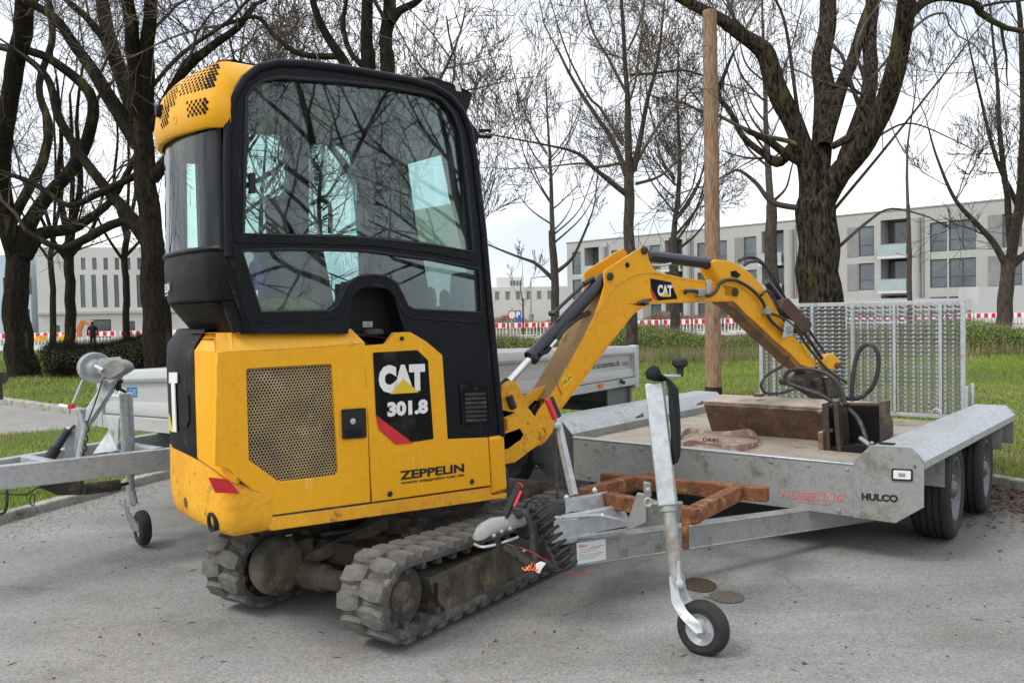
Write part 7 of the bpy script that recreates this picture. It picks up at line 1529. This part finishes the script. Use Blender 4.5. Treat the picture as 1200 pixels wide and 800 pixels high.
for k in range(n): c = p.lerp(q, (k+.5)/n); barrier(c.x, c.y, an+rng.uniform(-.02, .02), 'red and white striped barrier unit in the line before the left white building')

# ---------------------------------------------------------------- apartment building on the right
apt = empty('apartment_building', tuple(A1.W(30, -6, -.6)), 'long three storey grey rendered apartment building with glass balconies on the right', 'building')
# openings (a0, a1, z0, z1): windows and balcony niches; one bay pattern repeated along the front
wins, nich, shut = [], [], []
BAY = 12.35
for k in range(-1, 6):
    o_ = 36.7-BAY*(k-0)+0.0
    for z0, z1 in ((5.70, 8.62), (2.55, 5.05), (-.2, 1.75)):
        wins += [(o_+1.35, o_+3.0, z0+.0, z1) if False else (o_+1.45, o_+2.95, z0, z1-.15 if z0 > 5 else z1), (o_+8.0-.05, o_+9.4, z0, z1-.35 if z0 > 5 else z1), (o_+10.75-1.35+.15, o_+11.75, z0, z1-.3 if z0 > 5 else z1)]
        shut += [(o_+.35, o_+1.40, z0, z1-.15 if z0 > 5 else z1)]
        nich += [(o_+3.55, o_+6.05, z0-.35, z1+.25)]
wall = MB()
def zrange(l_): return l_
A0, AE = .2, 53.5
ok_ = lambda a0, a1: a0 > A0+.2 and a1 < AE-.2
wins = [(8.0-7.9+w_[0]*1, w_[1], w_[2], w_[3]) if False else w_ for w_ in wins if ok_(w_[0], w_[1])]; shut = [w_ for w_ in shut if ok_(w_[0], w_[1])]; nich = [w_ for w_ in nich if ok_(w_[0], w_[1])]
# windows that overlap a niche are dropped
cut = [w_ for w_ in wins if w_[1]-w_[0] > .4]
rows = MB()
# wall as strips between openings: column decomposition keeps every opening real
edges = sorted(set([A0, AE]+[v for w_ in wins+nich for v in w_[:2]]))
for e0, e1 in zip(edges[:-1], edges[1:]):
    if e1-e0 < 1e-4: continue
    mid = (e0+e1)/2; sp_ = sorted([(w_[2], w_[3]) for w_ in wins+nich if w_[0] <= mid <= w_[1]]); z = -1.2
    for z0, z1 in sp_:
        if z0 > z: rows.box(A1, e0, e1, -.35, 0, z, z0)
        z = max(z, z1)
    rows.box(A1, e0, e1, -.35, 0, z, 9.62)
rows.box(A1, A0, AE, -12, -10.5, -1.2, 9.6); rows.box(A1, A0, A0+.4, -12, -.35, -1.2, 9.6); rows.box(A1, AE-.4, AE, -12, -.35, -1.2, 9.6)
obj('wall', rows, M['render_wall'], apt, smooth=0, recalc=False)
mb = MB(); mb.box(A1, A0+.4, AE-.4, -10.5, -.36, 9.2, 9.5); obj('roof', mb, M['concrete'], apt, smooth=0)
mb = MB(); mb.box(A1, A0-.1, AE+.1, -.40, .06, 9.622, 9.76); obj('parapet_cap', mb, M['render_dark'], apt, smooth=0)
for z in (2.0, 5.2, -1.0):
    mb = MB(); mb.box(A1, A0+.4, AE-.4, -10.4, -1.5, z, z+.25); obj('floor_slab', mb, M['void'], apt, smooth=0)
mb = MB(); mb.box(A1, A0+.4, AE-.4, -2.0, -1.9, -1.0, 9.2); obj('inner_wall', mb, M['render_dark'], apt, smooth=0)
for w_ in wins:
    a0, a1, z0, z1 = w_; mb = MB(); t_ = .09
    mb.box(A1, a0, a1, -.22, -.12, z0, z0+t_); mb.box(A1, a0, a1, -.22, -.12, z1-t_, z1); mb.box(A1, a0, a0+t_, -.221, -.121, z0+t_, z1-t_); mb.box(A1, a1-t_, a1, -.221, -.121, z0+t_, z1-t_)
    if a1-a0 > 1.9: mb.box(A1, (a0+a1)/2-.05, (a0+a1)/2+.05, -.219, -.119, z0+t_, z1-t_)
    mb.box(A1, a0+t_, a1-t_, -.218, -.122, z0+(z1-z0)*.36, z0+(z1-z0)*.36+.07)
    f_ = obj('window', mb, M['winframe'], apt, smooth=0)
    mb = MB(); mb.box(A1, a0+t_/2, a1-t_/2, -.19, -.16, z0+t_/2, z1-t_/2); obj('pane', mb, M['pane'], f_, smooth=0)
    mb = MB(); mb.box(A1, a0+.1, a1-.1, -.27, -.25, z0+.1, z0+(z1-z0)*.33); 
    if rng.random() < .35: obj('blind', mb, M['white'], f_, smooth=0)
for w_ in shut:
    mb = MB(); mb.box(A1, w_[0], w_[1], .002, .05, w_[2], w_[3]); obj('shutter', mb, M['shutter'], apt, smooth=0)
for w_ in nich:
    a0, a1, z0, z1 = w_; mb = MB(); mb.box(A1, a0+.02, a1+.15, -1.45, .75, z0-.02, z0+.22); bs = obj('balcony', mb, M['white_wall'], apt, smooth=0)
    mb = MB(); mb.box(A1, a0+.05, a1+.12, .66, .70, z0+.24, z0+1.22); mb.box(A1, a0+.05, a0+.09, -.0, .66, z0+.24, z0+1.22); obj('glass_balustrade', mb, M['balglass'], bs, smooth=0)
    mb = MB(); mb.box(A1, a0+.03, a1+.14, .655, .705, z0+1.23, z0+1.29); obj('handrail', mb, M['galv_stain'], bs, smooth=0)
    mb = MB(); mb.box(A1, a0+.3, a1-.2, -1.60, -1.5, z0+.25, z1-.2); mb.box(A1, a0+.15, a0+.3, -1.62, -1.48, z0+.25, z1-.2); mb.box(A1, (a0+a1)/2-.06, (a0+a1)/2+.06, -1.62, -1.48, z0+.25, z1-.2); mb.cur = 0; obj('balcony_door', mb, M['pane'], bs, smooth=0)
    mb = MB(); mb.box(A1, a0-.3, a0, -1.9, -.36, z0, z1); mb.box(A1, a1, a1+.3, -1.9, -.36, z0, z1); obj('side_wall', mb, M['render_wall'], bs, smooth=0)
for k in range(5):
    a = 36.7-BAY*k+6.15
    if a > A0+1 and a < AE-2:
        mb = MB(); mb.lathe(A1.W(a+.55, .12, -1.2), (0, 0, 1), [(0, .5), (10.0, .5)], 14); obj('pillar', mb, M['render_wall'], apt)
        mb = MB(); mb.tube([A1.W(a+1.25, .1, -1), A1.W(a+1.25, .1, 9.2)], .07, 8); obj('downpipe', mb, M['galv_stain'], apt)
# garden wall in front and plain garages
mb = MB(); mb.prism([P(x, y, 63) for x, y in ((915, 366), (1230, 362), (1230, 349), (917, 350))], Vector((.1, .4, 0)));
gw = tag(obj('garden_wall', mb, M['pale_wall'], None, loc=P(1070, 366, 63), smooth=0), 'low pale wall before the grey apartment building, right of the ramp', 'wall')
mb = MB(); mb.prism([P(x, y, 62) for x, y in ((1146, 378), (1260, 378), (1260, 334), (1147, 336))], Vector((.1, 3, 0))); tag(obj('garage', mb, M['pale_wall'], None, loc=P(1200, 378, 63), smooth=0), 'plain pale box-shaped garage at the right edge behind the hedge', 'building')
# ---------------------------------------------------------------- white flat-roofed building in the middle
def boxbuild(name, label, Y, left, right, ytop, ybase, depth, wallm, wins_, winm, frame=True, turn=0.0, roofw=None):
    a = P(left, ybase, Y); b = P(right, ybase, Y+turn); a.z = b.z = -.7; zt = P((left+right)/2, ytop, Y+turn/2).z; yaw = math.degrees(math.atan2(b.x-a.x, b.y-a.y)); fr = Fr(yaw, a); Lg = (b-a).length
    r_ = empty(name, tuple(a.lerp(b, .5)), label, 'building'); wl = MB(); ops = []
    for (x0, y0, x1, y1) in wins_:
        p_, q_ = fr.loc(fr.onb(x0, y0, 0)), fr.loc(fr.onb(x1, y1, 0)); ops.append((p_[0], q_[0], min(p_[2], q_[2]), max(p_[2], q_[2])))
    ed = sorted(set([0, Lg]+[v for o_ in ops for v in o_[:2]]))
    for e0, e1 in zip(ed[:-1], ed[1:]):
        m_ = (e0+e1)/2; z = 0
        for z0, z1 in sorted((o_[2], o_[3]) for o_ in ops if o_[0] <= m_ <= o_[1]):
            if z0 > z: wl.box(fr, e0, e1, -.3, 0, z, z0)
            z = max(z, z1)
        wl.box(fr, e0, e1, -.3, 0, z, zt+.7)
    wl.box(fr, 0, Lg, -depth, -depth+.3, 0, zt+.7); wl.box(fr, 0, .3, -depth+.3, -.3, 0, zt+.7); wl.box(fr, Lg-.3, Lg, -depth+.3, -.3, 0, zt+.7); wl.box(fr, .3, Lg-.3, -depth+.3, -.3, zt+.3, zt+.5)
    obj('wall', wl, wallm, r_, smooth=0, recalc=False)
    for o_ in ops:
        mb = MB(); t_ = min(.12, (o_[1]-o_[0])*.1)
        mb.box(fr, o_[0], o_[1], -.22, -.1, o_[2], o_[2]+t_); mb.box(fr, o_[0], o_[1], -.22, -.1, o_[3]-t_, o_[3]); mb.box(fr, o_[0], o_[0]+t_, -.221, -.101, o_[2]+t_, o_[3]-t_); mb.box(fr, o_[1]-t_, o_[1], -.221, -.101, o_[2]+t_, o_[3]-t_)
        w_ = obj('window', mb, M['winframe'] if frame else M['pale_wall'], r_, smooth=0); obj('pane', MB().box(fr, o_[0]+t_/2, o_[1]-t_/2, -.18, -.14, o_[2]+t_/2, o_[3]-t_/2), winm, w_, smooth=0)
    return r_, fr, Lg, zt
ww = [(580+k*12.3, 352-.2*k, 585.5+k*12.3, 341.5-.2*k) for k in range(6)]+[(596+6*k, 336, 599.5+6*k, 331) for k in ()]+[(620, 380, 626, 368)]
b1, fr, Lg, zt = boxbuild('office_building', 'low white flat-roofed building between the cab and the young tree', 150, 572, 668, 336, 385, 20, M['white_wall'], ww, M['shutter'], frame=False, turn=2)
mb = MB(); q_ = P(582, 337, 156); q2 = P(614, 337, 156); fr2 = Fr(90, q_); mb.box(fr2, 0, (q2-q_).length, -5, 0, -1, P(590, 325, 156).z-q_.z); rt = obj('roof_block', mb, M['white_wall'], b1, smooth=0)
for k in range(4): q_ = P(598+3.6*k, 334.5, 155.9); mb = MB(); mb.box(Fr(90, q_), 0, .35, -.02, .02, 0, .9); obj('pane', mb, M['pane'], rt, smooth=0)
# left white building and its wing
wl_ = [(52+10, 377, 70, 345)]; wl_ = []
for k in range(7): wl_.append((95+13.2*k, 360, 99+13.2*k, 322))
for k in range(9): wl_.append((82+13.2*k, 316, 86.5+13.2*k, 302))
wl_ += [(107, 396, 130, 374), (148, 396, 158, 376), (61, 396, 70, 381)]
b2, fr, Lg, zt = boxbuild('white_building', 'white rendered building with tall narrow windows behind the left trees', 78, 46, 300, 290, 402, 16, M['white_wall'], [(x0, y0, x1, y1) for x0, y0, x1, y1 in wl_], M['pane'], turn=6)
mb = MB(); p_ = fr.loc(fr.onb(120, 366, 0)); mb.box(fr, 0, Lg, .003, .25, p_[2]-.12, p_[2]+.12); obj('cornice', mb, M['pale_wall'], b2, smooth=0)
wb = [(4+9*k, 388, 8+9*k, 362) for k in range(4)]+[(4+9*k, 345, 8+9*k, 325) for k in range(4)]
boxbuild('office_building', 'pale blue-grey panelled building at the far left edge', 84, -160, 36, 300, 404, 14, M['blue_wall'], wb, M['pane'], turn=0)
# far left things in front: orange digger, yellow machine, worker in dark coat
def far(px_, py_, Y): v = P(px_, py_, Y); v.z = ZT(Y); return v
M['orange_paint'] = mat('orange_paint', (.50, .17, .03), (.40, .13, .02), rough=.6)
dg = empty('far_excavator', tuple(far(88, 396, 56)), 'small far orange excavator arm and yellow body between the left trees', 'excavator'); Yd = 56
mb = MB(); mb.prism([P(x, y, Yd) for x, y in ((90, 395), (89, 386), (94, 376), (98, 375), (103, 379), (102, 381), (97, 379), (94, 387), (94, 395))], Vector((0, .3, 0))); obj('arm', mb, M['orange_paint'], dg)
mb = MB(); mb.prism([P(x, y, Yd) for x, y in ((68, 399), (80, 399), (80, 395), (75, 391), (71, 394))], Vector((0, 1.2, 0))); obj('body', mb, M['yellow'], dg)
mb = MB(); mb.prism([P(x, y, Yd) for x, y in ((35, 400), (47, 399), (47, 393), (43, 394), (41, 397), (36, 396))], Vector((0, .8, 0))); tag(obj('far_digger', mb, M['yellow'], None, loc=far(41, 400, Yd)), 'low yellow construction machine far behind, right of the big left trunk', 'machine')
# worker
def worker(px_, py_, Y_):
    b = far(px_, py_, Y_); r_ = tag(obj('person', MB(), M['black'], None, loc=b) if False else empty('person', tuple(b), 'person in a dark coat and orange cap standing behind the left bushes', 'person'))
    def ring(c, rx, ry, z, n=14): return [b+Vector((c[0]+rx*math.cos(2*math.pi*i/n), c[1]+ry*math.sin(2*math.pi*i/n), z)) for i in range(n)]
    body = MB()
    for s_ in (-1, 1): body.loft([ring((s_*.10, 0), .055, .07, .02), ring((s_*.10, 0), .06, .07, .25), ring((s_*.10, 0), .065, .075, .5), ring((s_*.09, 0), .085, .10, .85)], closed=True, caps=True)
    body.loft([ring((0, 0), .19, .13, .80), ring((0, 0), .18, .12, 1.0), ring((0, 0), .20, .13, 1.25), ring((0, 0), .23, .13, 1.42), ring((0, 0), .10, .09, 1.50), ring((0, 0), .06, .06, 1.53), ring((0, -.01), .075, .09, 1.60), ring((0, -.01), .08, .10, 1.68), ring((0, 0), .05, .06, 1.77)], closed=True, caps=True)
    for s_ in (-1, 1): body.tube(catmull([b+Vector((s_*.22, 0, 1.38)), b+Vector((s_*.29, -.02, 1.12)), b+Vector((s_*.28, -.10, .86))], 4), [.055]*4+[.045]*4+[.035], 8)
    obj('body', body, M['frame'], r_); cap_ = MB(); cap_.lathe(b+Vector((0, -.01, 1.68)), (0, 0, 1), [(0, .10), (.05, .095), (.09, .05), (.10, .01)], 12); obj('cap', cap_, M['orange'], r_)
worker(109, 398, 52)
# street sign and lamp
sg = empty('parking_sign', tuple(far(608, 385, 62)), 'blue parking sign with white P beside the barriers, right of the cab', 'sign')
mb = MB(); mb.tube([far(608, 385, 62), P(607, 364, 62)], .04, 8); obj('post', mb, M['galv_stain'], sg)
mb = MB(); mb.prism([P(x, y, 61.9) for x, y in ((603.5, 377.5), (610.5, 377.5), (610.5, 363.5), (603.5, 363.5))], Vector((0, .04, 0))); pn = obj('panel', mb, M['blue'], sg, smooth=0)
text('P', 'lettering', P(605.2, 372, 61.85), Vector((1, 0, 0)), Vector((0, 0, 1)), .42, .26, M['white'], pn, off=.05, depth=.01)
rs = empty('road_sign', tuple(far(600, 385, 60)), 'round red-rimmed road sign seen at an angle left of the blue parking sign', 'sign')
mb = MB(); mb.tube([far(600, 385, 60), P(600, 360, 60)], .035, 8); obj('post', mb, M['galv_stain'], rs); mb = MB(); mb.lathe(P(600, 369, 59.95), (.5, -1, 0), [(-.02, .33), (.0, .33)], 24); pn = obj('panel', mb, M['red'], rs); mb = MB(); mb.lathe(P(600, 369, 59.92), (.5, -1, 0), [(0, .25), (.01, .25)], 24); obj('centre', mb, M['white'], pn)
lp = empty('street_lamp', tuple(far(622, 382, 95)), 'thin grey street lamp in front of the low white building', 'street lamp')
mb = MB(); mb.tube([far(622, 382, 95), P(622, 330, 95), P(622, 326, 95), P(628, 325, 95), P(638, 324, 95)], [.10, .07, .06, .05, .05], 8); obj('mast', mb, M['galv_stain'], lp); mb = MB(); mb.beam(P(636, 324.5, 95), P(641, 323.8, 95), .25, .10); obj('lamp_head', mb, M['darkmetal'], lp)
